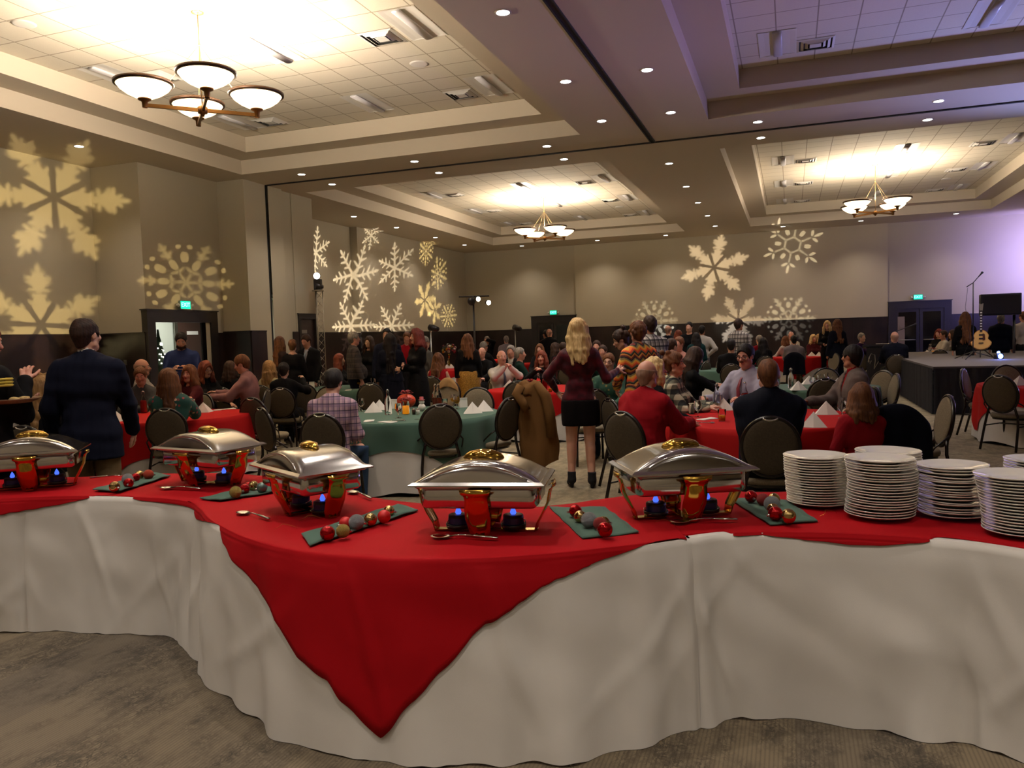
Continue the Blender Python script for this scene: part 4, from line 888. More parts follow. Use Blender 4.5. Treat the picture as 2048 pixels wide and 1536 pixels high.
def overlay(t0, t1, H, seed, label, lift=0.003, wide=None, inset=0.0):
    n = int((t1-t0)*40); rows = []
    for k in range(19):
        u = (1-k/18); row = []
        for i in range(n+1):
            t = t0+(t1-t0)*i/n; z = hem(H, t); e0 = inset*max(0, min(1, (z-TH+0.007)/0.005))
            bu = 0.985 if wide is None else wide(t); uu = e0+(bu-e0)*u
            p = fr(t)*(1-uu)+bk(t)*uu; wr_ = 0.0035*max(0, noise.noise(Vector((p.x*3.1, p.y*7, seed)))+0.15)+0.004*max(0, noise.noise(Vector((p.x*9+p.y*4, p.y*3, seed+4))))
            row.append(Vector((p.x, p.y, TH+lift+wr_)))
        rows.append(row)
    m = 22
    for k in range(1, m+1):
        row = []
        for i in range(n+1):
            t = t0+(t1-t0)*i/n; z1 = min(hem(H, t), TH+lift); 
            z1 += 0.006*noise.noise(Vector((t*9, seed, 1)))*(1 if z1 < TH-0.05 else 0)
            e0 = inset*max(0, min(1, (hem(H, t)-TH+0.007)/0.005)); p = fr(t)*(1-e0)+bk(t)*e0; nn = nrm(t); kk = (k/m)**1.7; z = TH+lift+(z1-TH-lift)*kk if TH+lift-z1 > 0.02 else TH+lift+(z1-TH-lift)*(k/m); dn = max(0, 1-z/TH); g = (TH+lift-z)
            zc = max(z, 0.0); o = max(skoff(t, min(zc+dz_, TH), sec_of(t+dt_)) for dz_ in (0, 0.03) for dt_ in (-0.06, 0, 0.06))+0.007+0.004*min(1, g*8)
            o = o*min(1, 0.55+g*30)
            row.append(Vector((p.x+nn.x*o, p.y+nn.y*o, z)))
        rows.append(row)
    b = MB(); b.grid(rows); o = b.build('table_overlay', M_RED); solid(o, 0.0018, 1); tag(o, label, 'tablecloth', 'red buffet overlays'); return o
overlay(0.0, 7.55, HL, 2.2, 'red overlay cloth running over the left end of the buffet', inset=0.02)
overlay(7.02, 15.95, HC, 107.7, 'large red overlay cloth hanging in a point to the floor at the buffet centre', 0.006, inset=0.0)
overlay(15.6, 21.9, HR, 5.5, 'red overlay cloth under the plate stacks on the right', 0.003, inset=0.06)
# ------------------------------------------------------------------ chafing dishes
M_STEEL = mat('polished steel', S(205, 202, 196), 0.13, 1.0); M_GOLD = mat('polished brass', S(200, 160, 70), 0.12, 1.0)
M_CAN = mat('fuel can label', S(24, 26, 34), 0.4); M_CANB = mat('fuel can blue', S(30, 50, 110), 0.4)
M_FLAME = mat('blue flame', S(40, 70, 220), 0.5, Emission_Color=(0.08, 0.18, 1.0, 1), Emission_Strength=0.8)
def chafer(first=[None]):
    if first[0]: return copy_tree(first[0])
    rt = root('chafing_dish'); a, c = 0.275, 0.185        # half length, half depth of the rim
    b = MB(); b.rbox((-a+0.03, -c+0.03, 0.125), (a-0.03, c-0.03, 0.222), 0.035); b.build('water_pan', M_STEEL, rt)
    b = MB(); b.rbox((-a+0.012, -c+0.012, 0.214), (a-0.012, c-0.012, 0.226), 0.02); b.build('pan_rim', M_STEEL, rt)
    # lid: barrel arch along the length, flattened towards the long sides
    nx, ny = 36, 20; rows = []
    def zz(x, y):
        u = abs(x)/(a-0.012); arch = math.cos(min(1, u)*math.pi/2)**0.9 if u < 1 else 0
        arch = (1-u**2.1) if u < 1 else 0
        e = max(0, 1-((abs(y)-0.0)/(c-0.012))**11)
        return 0.236+0.086*arch*(0.25+0.75*1)*min(1, e*1.0+0.0)**0.55
    for j in range(ny+1):
        v = -1+2*j/ny; y = (c-0.012)*(math.sin(v*math.pi/2)*0.8+v*0.2); rows.append([Vector(((a-0.012)*(-1+2*i/nx), y, zz((a-0.012)*(-1+2*i/nx), y))) for i in range(nx+1)])
    b = MB(); b.grid(rows); lid = b.build('lid', M_STEEL, rt)
    b = MB()
    vs = [(-a-0.008, -c-0.008, 0.229), (a+0.008, -c-0.008, 0.229), (a+0.008, c+0.008, 0.229), (-a-0.008, c+0.008, 0.229), (-a+0.008, -c+0.008, 0.239), (a-0.008, -c+0.008, 0.239), (a-0.008, c-0.008, 0.239), (-a+0.008, c-0.008, 0.239), (-a+0.025, -c+0.025, 0.236), (a-0.025, -c+0.025, 0.236), (a-0.025, c-0.025, 0.236), (-a+0.025, c-0.025, 0.236)]
    b.add(vs, [(i, (i+1) % 4, 4+(i+1) % 4, 4+i) for i in range(4)]+[(4+i, 4+(i+1) % 4, 8+(i+1) % 4, 8+i) for i in range(4)], True)
    vs2 = [(x, y, z-0.006) for x, y, z in vs[:4]]; b.add(vs[:4]+vs2, [(4+i, 4+(i+1) % 4, (i+1) % 4, i) for i in range(4)], True); b.build('lid_rim', M_STEEL, lid)
    for s_ in (-1, 1):                              # raised arch panels on the two long faces
        prof = []
        for k in range(25):
            x = -0.21+0.42*k/24; u = abs(x)/0.22; prof.append(Vector((x, s_*(c-0.016-0.012*(1-u**2)), 0.240+0.064*(1-u**2.2))))
        b = MB(); b.tube(prof, 0.0045, 8); b.build('arch_bead', M_STEEL, lid)
    b = MB(); b.ball((0, 0, 0.312), 1.0, 24, 12, (0.090, 0.034, 0.040)); b.ball((0, 0, 0.332), 1.0, 16, 10, (0.06, 0.040, 0.017)); b.build('lid_handle', M_GOLD, lid)
    # four strap legs, mid-side
    def leg(ax, w0, w1, reach):
        pr = [(reach+0.012, 0.205), (reach+0.028, 0.214), (reach+0.030, 0.198), (reach+0.014, 0.186), (reach+0.008, 0.165), (reach+0.002, 0.13), (reach-0.02, 0.085), (reach-0.045, 0.04), (reach-0.055, 0.004)]
        rws = []
        for i, (r_, z) in enumerate(pr):
            w = w0+(w1-w0)*i/(len(pr)-1); w += 0.006*math.sin(i*1.3)
            rws.append([ax @ Vector((x*w, -r_-0.004*math.cos(x*3), z)) for x in (-1, -0.5, 0, 0.5, 1)])
        b = MB(); b.grid(rws); o = b.build('leg', M_GOLD, rt); solid(o, 0.003, 0)
    for k in range(4): leg(Matrix.Rotation(rad(90*k), 4, 'Z'), 0.062 if k % 2 == 0 else 0.05, 0.042, (c if k % 2 == 0 else a)-0.002)
    b = MB(); b.box((-0.225, -0.02, 0.004), (0.225, 0.02, 0.008)); b.box((-0.02, -0.135, 0.005), (0.02, 0.135, 0.009)); b.build('base_strap', M_GOLD, rt)
    for s_ in (-1, 1):
        T = Matrix.Translation((s_*0.12, 0, 0)); b = MB(); b.lathe([(0.0001, 0.012), (0.052, 0.012), (0.055, 0.03), (0.05, 0.032), (0.048, 0.018)], 20, T); ho = b.build('burner_holder', M_DARK, rt)
        b = MB(); b.lathe([(0.0001, 0.014), (0.042, 0.015), (0.044, 0.02), (0.044, 0.066), (0.040, 0.07), (0.015, 0.069), (0.0001, 0.066)], 20, T); b.build('fuel_can', M_CAN, ho)
        b = MB(); b.lathe([(0.0445, 0.026), (0.0445, 0.058)], 20, T); b.build('can_band', M_CANB, ho)
        b = MB(); b.lathe([(0.010, 0.070), (0.014, 0.078), (0.009, 0.092), (0.0001, 0.106)], 12, T); b.build('flame', M_FLAME, ho)
        b = MB(); b.tube([(s_*0.12+0.053*math.cos(t), 0.053*math.sin(t)+0.0, 0.03+0.012*math.sin(3*t)) for t in [2*math.pi*i/14 for i in range(10)]], 0.002, 6); b.build('wire_handle', M_STEEL, ho)
    first[0] = rt; return rt
CHAF = [(-4.37, 3.56, 37, 'chafing dish at the left edge of the buffet, cut off by the frame'), (-3.318, 3.87, -10, 'chafing dish second from the left with a yellow-lit leg hook'), (-2.232, 3.306, -30.7, 'chafing dish standing cornerwise, third from the left'), (-1.244, 3.13, 10, 'chafing dish nearest the camera above the hanging red triangle'), (-0.47, 3.566, 27, 'rightmost chafing dish, beside the plate stacks')]
for x, y, a, l in CHAF:
    o = chafer(); o.location = (x, y, TH+0.008); o.rotation_euler = (0, 0, rad(a)); tag(o, l, 'chafing dish', 'steel chafing dishes on the buffet')
# spoons
def spoon(p, q_, label, slotted=True):
    d = Vector(q_)-Vector(p); L_ = 0.29; rt = root('serving_spoon', (p[0], p[1], TH+0.011), math.atan2(d.y, d.x), label, 'spoon', 'steel serving spoons')
    b = MB(); rws = []
    for k in range(15):
        u = k/14; x = 0.085*u; w = 0.030*math.sin(math.pi*min(1, u*0.93+0.04))**0.6; rws.append([Vector((x, w*(-1+2*i/8), 0.010-0.009*(1-(-1+2*i/8)**2)*math.sin(math.pi*u))) for i in range(9)])
    b.grid(rws); o = b.build('bowl', M_STEEL, rt); solid(o, 0.0015, 1)
    b = MB(); b.tube([(0.082, 0, 0.009), (0.13, 0, 0.016), (0.18, 0, 0.015)], 0.0035, 8); b.tube([(0.18, 0, 0.015), (0.19, 0, 0.015), (0.285, 0, 0.009), (0.29, 0, 0.009)], [0.004, 0.0085, 0.0085, 0.006], 10, flat=0.7); b.build('handle', M_STEEL, rt)
spoon((-2.575, 3.19), (-2.281, 3.06), 'slotted serving spoon lying left of the cornerwise dish'); spoon((-2.296, 3.77), (-2.017, 3.559), 'serving spoon lying behind the cornerwise dish'); spoon((-1.42, 2.95), (-1.1, 2.975), 'serving spoon lying in front of the nearest dish')
spoon((-3.50, 3.66), (-3.22, 3.66), 'red-tinted serving spoon lying in front of the second dish'); spoon((-0.50, 3.40), (-0.2, 3.5), 'serving spoon lying in front of the rightmost dish'); spoon((-3.98, 3.97), (-4.2, 3.86), 'serving spoon lying behind the leftmost ornaments')
# green napkins with ornaments
def runner(pts, label, seed):
    """pts: four corners a,b (one end) c,d (other end); slightly rippled folded napkin"""
    A, B_, C_, D = [Vector(p) for p in pts]; ctr = (A+B_+C_+D)/4; rt = root('green_napkin', (ctr.x, ctr.y, TH+0.009), 0, label, 'napkin', 'green napkins under the ornaments'); rows = []
    for j in range(9):
        v = j/8; row = []
        for i in range(25):
            u = i/24; p = (A*(1-v)+B_*v)*(1-u)+(D*(1-v)+C_*v)*u-ctr; row.append(Vector((p.x, p.y, 0.004+0.007*max(0, noise.noise(Vector((p.x*8+seed, p.y*8, seed))))+0.004*math.sin(u*9+v*3+seed)**2)))
        rows.append(row)
    b = MB(); b.grid(rows); o = b.build('cloth', M_GREEN, rt); solid(o, 0.006, -1)
runner([(-1.99, 2.86), (-1.84, 2.70), (-1.70, 3.40), (-1.86, 3.50)], 'green napkin under the ornaments between the third and the nearest dish', 1)
runner([(-1.10, 3.60), (-0.84, 3.65), (-0.60, 3.21), (-0.80, 3.06)], 'green napkin under the ornaments right of the nearest dish', 2)
runner([(-0.30, 3.98), (-0.03, 3.98), (0.10, 3.56), (-0.09, 3.46)], 'green napkin under the ornaments beside the first plate stack', 3)
runner([(-3.87, 3.52), (-3.66, 3.52), (-3.76, 4.02), (-4.0, 4.10)], 'green napkin under the ornaments right of the leftmost dish', 4)
runner([(-3.02, 3.43), (-2.86, 3.40), (-2.66, 3.78), (-2.92, 3.92)], 'green napkin under the ornaments left of the cornerwise dish', 5)
def glit(c, sc=900):
    def fn(t):
        v = t.coord(); w = t.n.new('ShaderNodeTexVoronoi'); w.inputs['Scale'].default_value = sc; t.link(v, w.inputs['Vector']); t.link(t.mix(t.ramp(w.outputs['Distance'], 0.1, 0.6), tuple(min(1, x*1.8) for x in c[:3])+(1,), tuple(x*0.5 for x in c[:3])+(1,)), t.bsdf.inputs['Base Color'])
        t.bump(w.outputs['Distance'], 0.9, 0.003)
    return fn
ORN = {'red': mat('shiny red ornament', S(160, 10, 16), 0.10, 0.75), 'gold': mat('shiny champagne ornament', S(190, 158, 100), 0.10, 1.0), 'silver': mat('silver glitter', rough=0.35, metal=0.7, fn=glit(S(150, 156, 158))), 'gglit': mat('gold glitter', rough=0.4, metal=0.6, fn=glit(S(168, 148, 70))), 'rglit': mat('red glitter', rough=0.5, metal=0.3, fn=glit(S(150, 26, 22))), 'rmat': mat('matte red ornament', S(186, 24, 22), 0.45, 0.2), 'orange': mat('orange-red glitter', rough=0.5, metal=0.3, fn=glit(S(190, 60, 26))), 'teal': mat('grey green ornament', S(90, 110, 104), 0.3, 0.5)}
NMO = {'red': 'shiny red', 'gold': 'shiny champagne', 'silver': 'silver glitter', 'gglit': 'gold glitter', 'rglit': 'red glitter', 'rmat': 'matte red', 'orange': 'orange-red glitter', 'teal': 'grey-green'}
def ornament(px, py, r, k, where):
    p = atz(px, py, TH+0.016+r); rt = root('christmas_ornament', (p.x, p.y, p.z), 0, '%s ball ornament %s' % (NMO[k], where), 'ornament', 'ball ornaments on the buffet')
    b = MB(); b.ball((0, 0, 0), r, 28, 18); b.build('ball', ORN[k], rt)
    a = random.uniform(0, 6.28); T = Matrix.Rotation(a, 4, 'Z') @ Matrix.Rotation(rad(100), 4, 'Y'); b = MB(); b.lathe([(0.0001, r+0.009), (0.006, r+0.008), (0.0065, r-0.003)], 12, T); b.tube([T @ Vector((0.004*math.cos(t), 0, r+0.011+0.004*math.sin(t))) for t in [0.7*i for i in range(9)]], 0.0006, 5, closed=True); b.build('cap', M_STEEL, rt)
G1 = 'left of the nearest dish, '; G2 = 'right of the nearest dish, '; G3 = 'beside the first plate stack, '; G4 = 'right of the leftmost dish, '; G5 = 'left of the cornerwise dish, '
for a in [(655, 1066, .031, 'red', G1+'at its front end'), (686, 1062, .029, 'gglit', G1+'second from its front end'), (691, 1046, .028, 'rmat', G1+'half hidden behind the gold one'), (713, 1044, .034, 'silver', G1+'largest, in the middle'), (741, 1039, .029, 'gold', G1+'right of the silver one'), (768, 1033, .030, 'rmat', G1+'near its far end'), (778, 1022, .026, 'gold', G1+'at the very far end'),
          (1151, 1022, .029, 'red', G2+'at its far end'), (1160, 1033, .027, 'gold', G2+'left of the silver one'), (1178, 1040, .034, 'silver', G2+'largest, in the middle'), (1200, 1048, .029, 'rglit', G2+'behind the front one'), (1207, 1045, .026, 'gold', G2+'peeping over the front red one'), (1210, 1059, .031, 'red', G2+'at its front end'),
          (1502, 993, .029, 'red', G3+'at its far left end'), (1526, 999, .029, 'rglit', G3+'second from the far end'), (1544, 1008, .036, 'silver', G3+'largest, in the middle'), (1548, 998, .028, 'gold', G3+'just behind the silver one'), (1546, 1018, .026, 'gold', G3+'between silver and front red'), (1551, 1027, .031, 'red', G3+'front left'), (1577, 1032, .031, 'gold', G3+'front right'),
          (229, 973, .030, 'gold', G4+'at its front left end'), (255, 958, .033, 'silver', G4+'largest'), (257, 966, .029, 'red', G4+'in front of the silver one'), (271, 955, .027, 'red', G4+'right of the silver one'), (279, 950, .028, 'gold', G4+'fourth from the front'), (297, 949, .031, 'orange', G4+'at its far right end'),
          (471, 984, .032, 'gglit', G5+'at its front end'), (489, 978, .029, 'red', G5+'lower red one'), (495, 973, .027, 'red', G5+'upper red one'), (507, 972, .029, 'gold', G5+'right of the red ones'), (524, 975, .030, 'teal', G5+'half hidden by the dish corner')]:
    ornament(*a)
# tinsel threads
for i, (x, y) in enumerate(((620, 1040), (1328, 1048), (1655, 1030), (372, 975), (460, 975), (570, 1058))):
    p = atz(x, y, TH+0.014); b = MB(); g_ = random.Random(i); a = g_.uniform(-0.6, 0.9); b.tube([(0.1*(k/9-0.5)*math.cos(a)+0.01*math.sin(k), 0.1*(k/9-0.5)*math.sin(a), 0.022*math.sin(math.pi*k/9)) for k in range(10)], 0.0007, 5)
    o = b.build('tinsel_thread', M_GOLD); o.location = p; tag(o, ['thin gold thread lying in front of the cornerwise dish', 'thin gold thread in front of the rightmost dish', 'thin gold thread in front of the first plate stack', 'thin gold thread in front of the second dish', 'thin gold thread right of the second dish', 'thin gold thread near the slotted spoon'][i], 'ornament hook')
# plate stacks
M_CHINA = mat('white china', S(216, 210, 198), 0.12, 0.0, Coat_Weight=0.3)
PR = [(0.0001, 0.004), (0.075, 0.004), (0.082, 0.008), (0.1, 0.0135), (0.138, 0.0205), (0.142, 0.0225), (0.1425, 0.020), (0.138, 0.0165), (0.1, 0.009), (0.085, 0.0), (0.078, 0.0), (0.074, 0.002), (0.0001, 0.002)]
b = MB(); b.lathe(PR, 56); PL = b.mesh('dinner_plate', M_CHINA)
def stack(x, y, n, nm, seed, lean=0.0, rs=1.0, shift=None):
    g_ = random.Random(seed); z = TH+0.009
    for i in range(n):
        o = bpy.data.objects.new('dinner_plate', PL); C.collection.objects.link(o); s_ = shift(i/n) if shift else (0, 0)
        o.location = (x+g_.uniform(-.002, .002)+s_[0], y+g_.uniform(-.002, .002)+s_[1], z); o.rotation_euler = (g_.uniform(-.004, .004), lean+g_.uniform(-.004, .004), g_.uniform(0, 6)); z += 0.0118
        lab = 'white dinner plate, %s of the %s' % ('topmost' if i == n-1 else ('bottom one' if i == 0 else ORD[min(23, n-1-i)]+' from the top'), nm)
        tag(o, lab, 'plate', 'plates in the '+nm)
stack(0.110, 3.925, 19, 'leftmost plate stack', 1, 0.0, shift=lambda u: (-0.012*u*1.5+0.006, 0))
stack(0.352, 3.72, 21, 'second and widest plate stack', 2, 0.008, shift=lambda u: (0.014*math.sin(u*3), 0))
stack(0.42, 4.02, 20, 'low stack hidden behind the second one', 5, 0.01)
stack(0.655, 3.80, 18, 'third plate stack', 3, 0.02, shift=lambda u: (-0.01*u, 0))
stack(0.845, 3.52, 19, 'plate stack at the right edge', 4, 0.0, shift=lambda u: (-0.035*u*u, 0))
stack(0.99, 3.84, 20, 'rear stack at the right edge', 6, 0.01)
# ------------------------------------------------------------------ banquet chairs
def pad_fn(c1, c2):
    def fn(t):
        v = t.coord(); n = t.noise(90, 3, v); n2 = t.noise(600, 1, v); t.link(t.mix(t.ramp(n, 0.35, 0.65), c1, c2), t.bsdf.inputs['Base Color']); t.bump(n2, 0.3, 0.002)
    return fn
M_PADB = mat('shaded olive brown upholstery', rough=0.8, fn=pad_fn(S(74, 62, 42), S(62, 52, 35))); M_SEAT = mat('taupe seat upholstery', rough=0.85, fn=pad_fn(S(126, 114, 90), S(110, 98, 76)))  # rear pad darker than the front: its shade is put into the fabric colour
M_FRAME = mat('black lacquered tube', S(24, 15, 11), 0.22)
def oval(a, rx, rz): return (rx*math.cos(a), rz*math.sin(a))
CH0 = []
def chair():
    if CH0: return copy_tree(CH0[0])
    rt = root('banquet_chair'); ti = rad(9); zc = 0.715
    def bp(x, z, d=0.0): return Vector((x, -0.215-(z-0.46)*math.tan(ti)-d, z))
    def ring(rx, rz, d, n=40): return [bp(rx*math.cos(2*math.pi*i/n), zc+rz*math.sin(2*math.pi*i/n), d) for i in range(n)]
    b = MB(); b.tube(ring(0.208, 0.228, 0.0), 0.0175, 10, closed=True); b.build('back_frame', M_FRAME, rt)
    for sgn, nm, m in ((1, 'backrest_rear', M_PADB), (-1, 'backrest', M_SEAT)):
        rows = []
        for k, (f_, d) in enumerate(((1.0, 0.006), (0.985, 0.018), (0.9, 0.026), (0.6, 0.032), (0.25, 0.034), (0.001, 0.034))): rows.append(ring(0.200*f_, 0.221*f_, sgn*d))
        b = MB(); b.grid(rows if sgn > 0 else rows[::-1], closed=True); b.build(nm, m, rt)
    b = MB(); b.tube([bp(0.055*x, zc+0.222-0.018*(1-x*x), 0.012*1.6) for x in (-1, -0.6, -0.2, 0.2, 0.6, 1)], 0.008, 8); b.build('hand_grip', M_STEEL, rt)
    # seat
    n = 44; prof = [(0.80, 0.405), (0.97, 0.412), (1.0, 0.432), (0.99, 0.452), (0.93, 0.466), (0.6, 0.474), (0.001, 0.477)]
    def so(i, f_):
        a = 2*math.pi*i/n; c_, s_ = math.cos(a), math.sin(a); p_ = 2.8; r = (abs(c_)**p_+abs(s_)**p_)**(-1/p_); return Vector((0.225*f_*c_*r*(1+0.06*s_), 0.01+0.215*f_*s_*r, 0))
    b = MB(); b.grid([[so(i, f_)+Vector((0, 0, z)) for i in range(n)] for f_, z in prof], closed=True); b.build('seat', M_SEAT, rt)
    b = MB(); b.grid([[so(i, f_)+Vector((0, 0, z)) for i in range(n)] for f_, z in ((0.001, 0.385), (0.9, 0.385), (0.92, 0.41))], closed=True); b.build('seat_frame', M_FRAME, rt)
    for s_ in (-1, 1):
        b = MB(); b.tube([bp(s_*0.155, zc-0.155), bp(s_*0.165, 0.50), (s_*0.185, -0.215, 0.43), (s_*0.20, -0.24, 0.30), (s_*0.215, -0.315, 0.01)], 0.0155, 8); b.build('leg', M_FRAME, rt)
        b = MB(); b.tube([(s_*0.185, 0.175, 0.40), (s_*0.195, 0.20, 0.30), (s_*0.205, 0.235, 0.01)], 0.0155, 8); b.build('leg', M_FRAME, rt)
        b = MB(); b.tube([bp(s_*0.20, zc-0.10, -0.0), (s_*0.235, -0.19, 0.575), (s_*0.238, -0.10, 0.50), (s_*0.215, -0.05, 0.41)], 0.008, 8); b.build('side_loop', M_FRAME, rt)
        b = MB(); b.tube([(s_*0.2, -0.235, 0.31), (s_*0.195, 0.195, 0.31)], 0.008, 8); b.build('stretcher', M_FRAME, rt)
    b = MB(); b.tube([(-0.197, 0.1, 0.31), (0.197, 0.1, 0.31)], 0.008, 8); b.build('stretcher', M_FRAME, rt)
    CH0.append(rt); return rt
GCH = 'oval-back banquet chairs'
def chair_at(px, py, face, label, z=0.952, xy=None, dist=None):
    """the chair whose back top shows at that image point; face as for people (0 = back towards the camera)"""
    c = chair()
    if xy: p = Vector((xy[0], xy[1], 0))
    elif dist: p = atd(px, py, dist)
    else: p = atz(px, py, z)
    az = math.atan2(-p.x, p.y); rz = az+rad(face)
    off = Matrix.Rotation(rz, 3, 'Z') @ Vector((0, -0.29, 0)) if not xy else Vector((0, 0, 0))
    c.location = (p.x-off.x, p.y-off.y, 0); c.rotation_euler = (0, 0, rz); tag(c, label, 'chair', GCH); return c
# ------------------------------------------------------------------ round tables
def round_table(px, dist, R_, col, label, nm, z=0.755, over=0.30, seed=1, square=True, rot=0.0):
    p = atd(px, 780, dist); x, y = p.x, p.y; rt = root('round_table', (x, y, 0), 0, label, 'table', 'round banquet tables')
    b = MB(); b.lathe([(0.0001, z-0.03), (R_-0.01, z-0.03), (R_, z-0.02), (R_, z-0.008), (0.0001, z-0.006)], 48); b.build('tabletop', mat('plywood', S(150, 120, 84), 0.6), rt)
    for k in range(4):
        a = rad(45+90*k); b = MB(); b.tube([(0.55*R_*math.cos(a), 0.55*R_*math.sin(a), 0), (0.55*R_*math.cos(a), 0.55*R_*math.sin(a), z-0.03)], 0.015, 8); b.build('leg', M_DARK, rt)
    n = 120
    def cloth_(dropf, mtl, lift, amp, lab, nm2, sd):
        rows = [[Vector((r_*math.cos(2*math.pi*i/n), r_*math.sin(2*math.pi*i/n), z+lift)) for i in range(n)] for r_ in (0.001, R_*0.5, R_*0.97)]
        for k in range(11):
            u = k/10; row = []
            for i in range(n):
                a = 2*math.pi*i/n; D_ = dropf(a); d_ = D_*u; w = 0.016*min(1, d_/0.25)*(math.sin(a*11+seed)+0.7*math.sin(a*17+2*seed)+0.5*noise.noise(Vector((math.cos(a)*5, math.sin(a)*5, seed))))
                rr = R_*0.992+0.012*min(1, d_*14)+lift*3+w+0.05*d_; row.append(Vector((rr*math.cos(a), rr*math.sin(a), z+lift-d_-(0.0 if k else 0.0))))
            rows.append(row)
        b = MB(); b.grid(rows, closed=True); o = b.build('tablecloth', mtl); o.location = (x, y, 0); tag(o, lab, 'tablecloth', nm2); return o
    cloth_(lambda a: z-0.008-(0.02*(1+math.sin(a*9))), M_WHITE, 0.0, 0.022, 'white floor-length cloth under the %s overlay of %s' % ('red' if col is M_TRED else 'green', nm), 'white round tablecloths', seed)
    def sq(a):
        if not square: return over
        aa = (a+rot) % (math.pi/2)-math.pi/4; half = R_+over*0.42; return max(0.10, min(0.62, half/math.cos(aa)*1.0-R_+0.02))
    cloth_(sq, col, 0.004, 0.012, '%s overlay cloth on %s' % ('red' if col is M_TRED else 'green', nm), 'coloured round overlays', seed+3); return (x, y, z+0.006)
M_TRED = cloth('red table linen', (0.42, 0.008, 0.008, 1), 0.8, 700, 0.25, 0.0)
T = {}
T['g1'] = round_table(822, 9.1, 1.0, M_GREEN, 'round banquet table under green cloth, nearest the buffet middle', 'the near green table', seed=1, rot=0.5, over=0.62)
T['r2'] = round_table(1520, 7.6, 1.0, M_TRED, 'round banquet table under red cloth, right of the woman in velvet', 'the near right red table', seed=2, rot=0.1, over=0.62)
T['r3'] = round_table(347, 9.9, 0.9, M_TRED, 'round banquet table under red cloth, behind the man in the navy blazer', 'the near left red table', seed=3, rot=0.3, over=0.9)
T['r4'] = round_table(1092, 12.9, 0.95, M_TRED, 'round banquet table under red cloth where the bald man in white sits', 'the red table behind the velvet dress', seed=4, over=0.62)
T['g5'] = round_table(682, 14.9, 1.0, M_GREEN, 'round banquet table under green cloth beyond the plaid-shirt boy', 'the green table behind the plaid-shirt boy', seed=5, over=0.62)
T['g7'] = round_table(1638, 11.4, 0.8, M_GREEN, 'round banquet table under green cloth with blue-lit glasses', 'the small green table', seed=6, over=0.5)
T['r9'] = round_table(2120, 10.5, 0.95, M_TRED, 'round banquet table under red cloth cut off by the right edge', 'the red table at the right edge', seed=7, over=0.5)
T['r6'] = round_table(1592, 24.0, 0.95, M_TRED, 'round banquet table under red cloth, far right of the dance floor', 'the far red table near the lectern', seed=8, over=0.7)
T['r11'] = round_table(900, 22.5, 0.95, M_TRED, 'far round banquet table with the tall flower arrangement', 'the far flower table', seed=9, over=0.3)
T['r12'] = round_table(1085, 25.5, 0.95, M_TRED, 'far round banquet table under red cloth in front of the double door', 'the far red table before the double door', seed=10, over=0.6)
T['r14'] = round_table(985, 31.0, 0.95, M_TRED, 'farthest round banquet table under red cloth by the far wall', 'the farthest red table', seed=11, over=0.6)
T['g10'] = round_table(1868, 21.6, 0.9, M_GREEN, 'far round table with white cloth behind the stage edge', 'the far table behind the stage edge', seed=12, over=0.15)
T['r13'] = round_table(-40, 9.3, 0.9, M_TRED, 'round banquet table under red cloth cut off by the left edge', 'the red table at the left edge', seed=13, over=0.6)
T['g15'] = round_table(1470, 17.5, 0.9, M_GREEN, 'round banquet table under green cloth before the far plaid-shirt man', 'the green table in the middle distance right', seed=15, over=0.5)
# ------------------------------------------------------------------ table settings
M_NAP = mat('white napkin', S(222, 216, 204), 0.85); M_TEA = mat('iced tea', S(120, 44, 18), 0.08, 0, Transmission_Weight=0.35); M_PUNCH = mat('red punch', S(150, 18, 18), 0.08, 0, Transmission_Weight=0.3); M_JUICE = mat('orange drink', S(226, 130, 16), 0.1, 0, Emission_Color=S(226, 130, 16), Emission_Strength=0.0); M_WINE = mat('amber wine', S(196, 140, 40), 0.08, 0, Transmission_Weight=0.4)
M_THIN = mat('thin glass', (0.95, 0.97, 0.96, 1), 0.03, 0, Transmission_Weight=1.0, IOR=1.12, Specular_IOR_Level=1.0); M_RIB = mat('red ribbon', S(150, 30, 34), 0.5); M_CANDLE = mat('yellow candle', S(236, 158, 36), 0.5, 0, Emission_Color=S(240, 140, 20), Emission_Strength=0.35); M_RORG = mat('orange red satin', S(206, 62, 26), 0.4); M_PEPPER = mat('pepper', S(60, 34, 24), 0.5)
def on(tk, px, py):
    """point on that table's top under an image point"""
    x, y, z = T[tk]; p = atz(px, py, z); d = Vector((p.x-x, p.y-y)); 
    if d.length > 0.86: d = d.normalized()*0.86
    return (x+d.x, y+d.y, z)
PROTO = {}
def item(kind, p, label, cat, group, rz=0.0, sc=1.0):
    if kind not in PROTO: rt = MAKE[kind](); PROTO[kind] = rt
    else: rt = copy_tree(PROTO[kind])
    rt.location = p; rt.rotation_euler = (0, 0, rz); rt.scale = (sc, sc, sc); tag(rt, label, cat, group); return rt
def mk_napkin():
    rt = root('folded_napkin'); vs = [(-0.11, -0.07, 0), (0.11, -0.07, 0), (0.09, 0.08, 0), (-0.09, 0.08, 0), (0.0, -0.01, 0.13), (-0.015, -0.045, 0.07), (0, -0.09, 0), (0.02, 0.04, 0.085)]
    b = MB(); b.add(vs, [(0, 6, 5), (0, 5, 4), (6, 1, 4), (6, 4, 5), (1, 2, 7), (1, 7, 4), (2, 3, 7), (3, 4, 7), (3, 0, 4), (0, 3, 2, 1, 6)], True); b.build('cloth', M_NAP, rt); return rt
def mk_flatnap():
    rt = root('flat_napkin'); b = MB(); b.grid([[Vector((x, y, 0.004+0.008*max(0, noise.noise(Vector((x*14, y*14, 2)))))) for x in [-0.1+0.2*i/8 for i in range(9)]] for y in (-0.05, -0.02, 0.02, 0.05)]); solid(b.build('cloth', M_NAP, rt), 0.008, -1); return rt
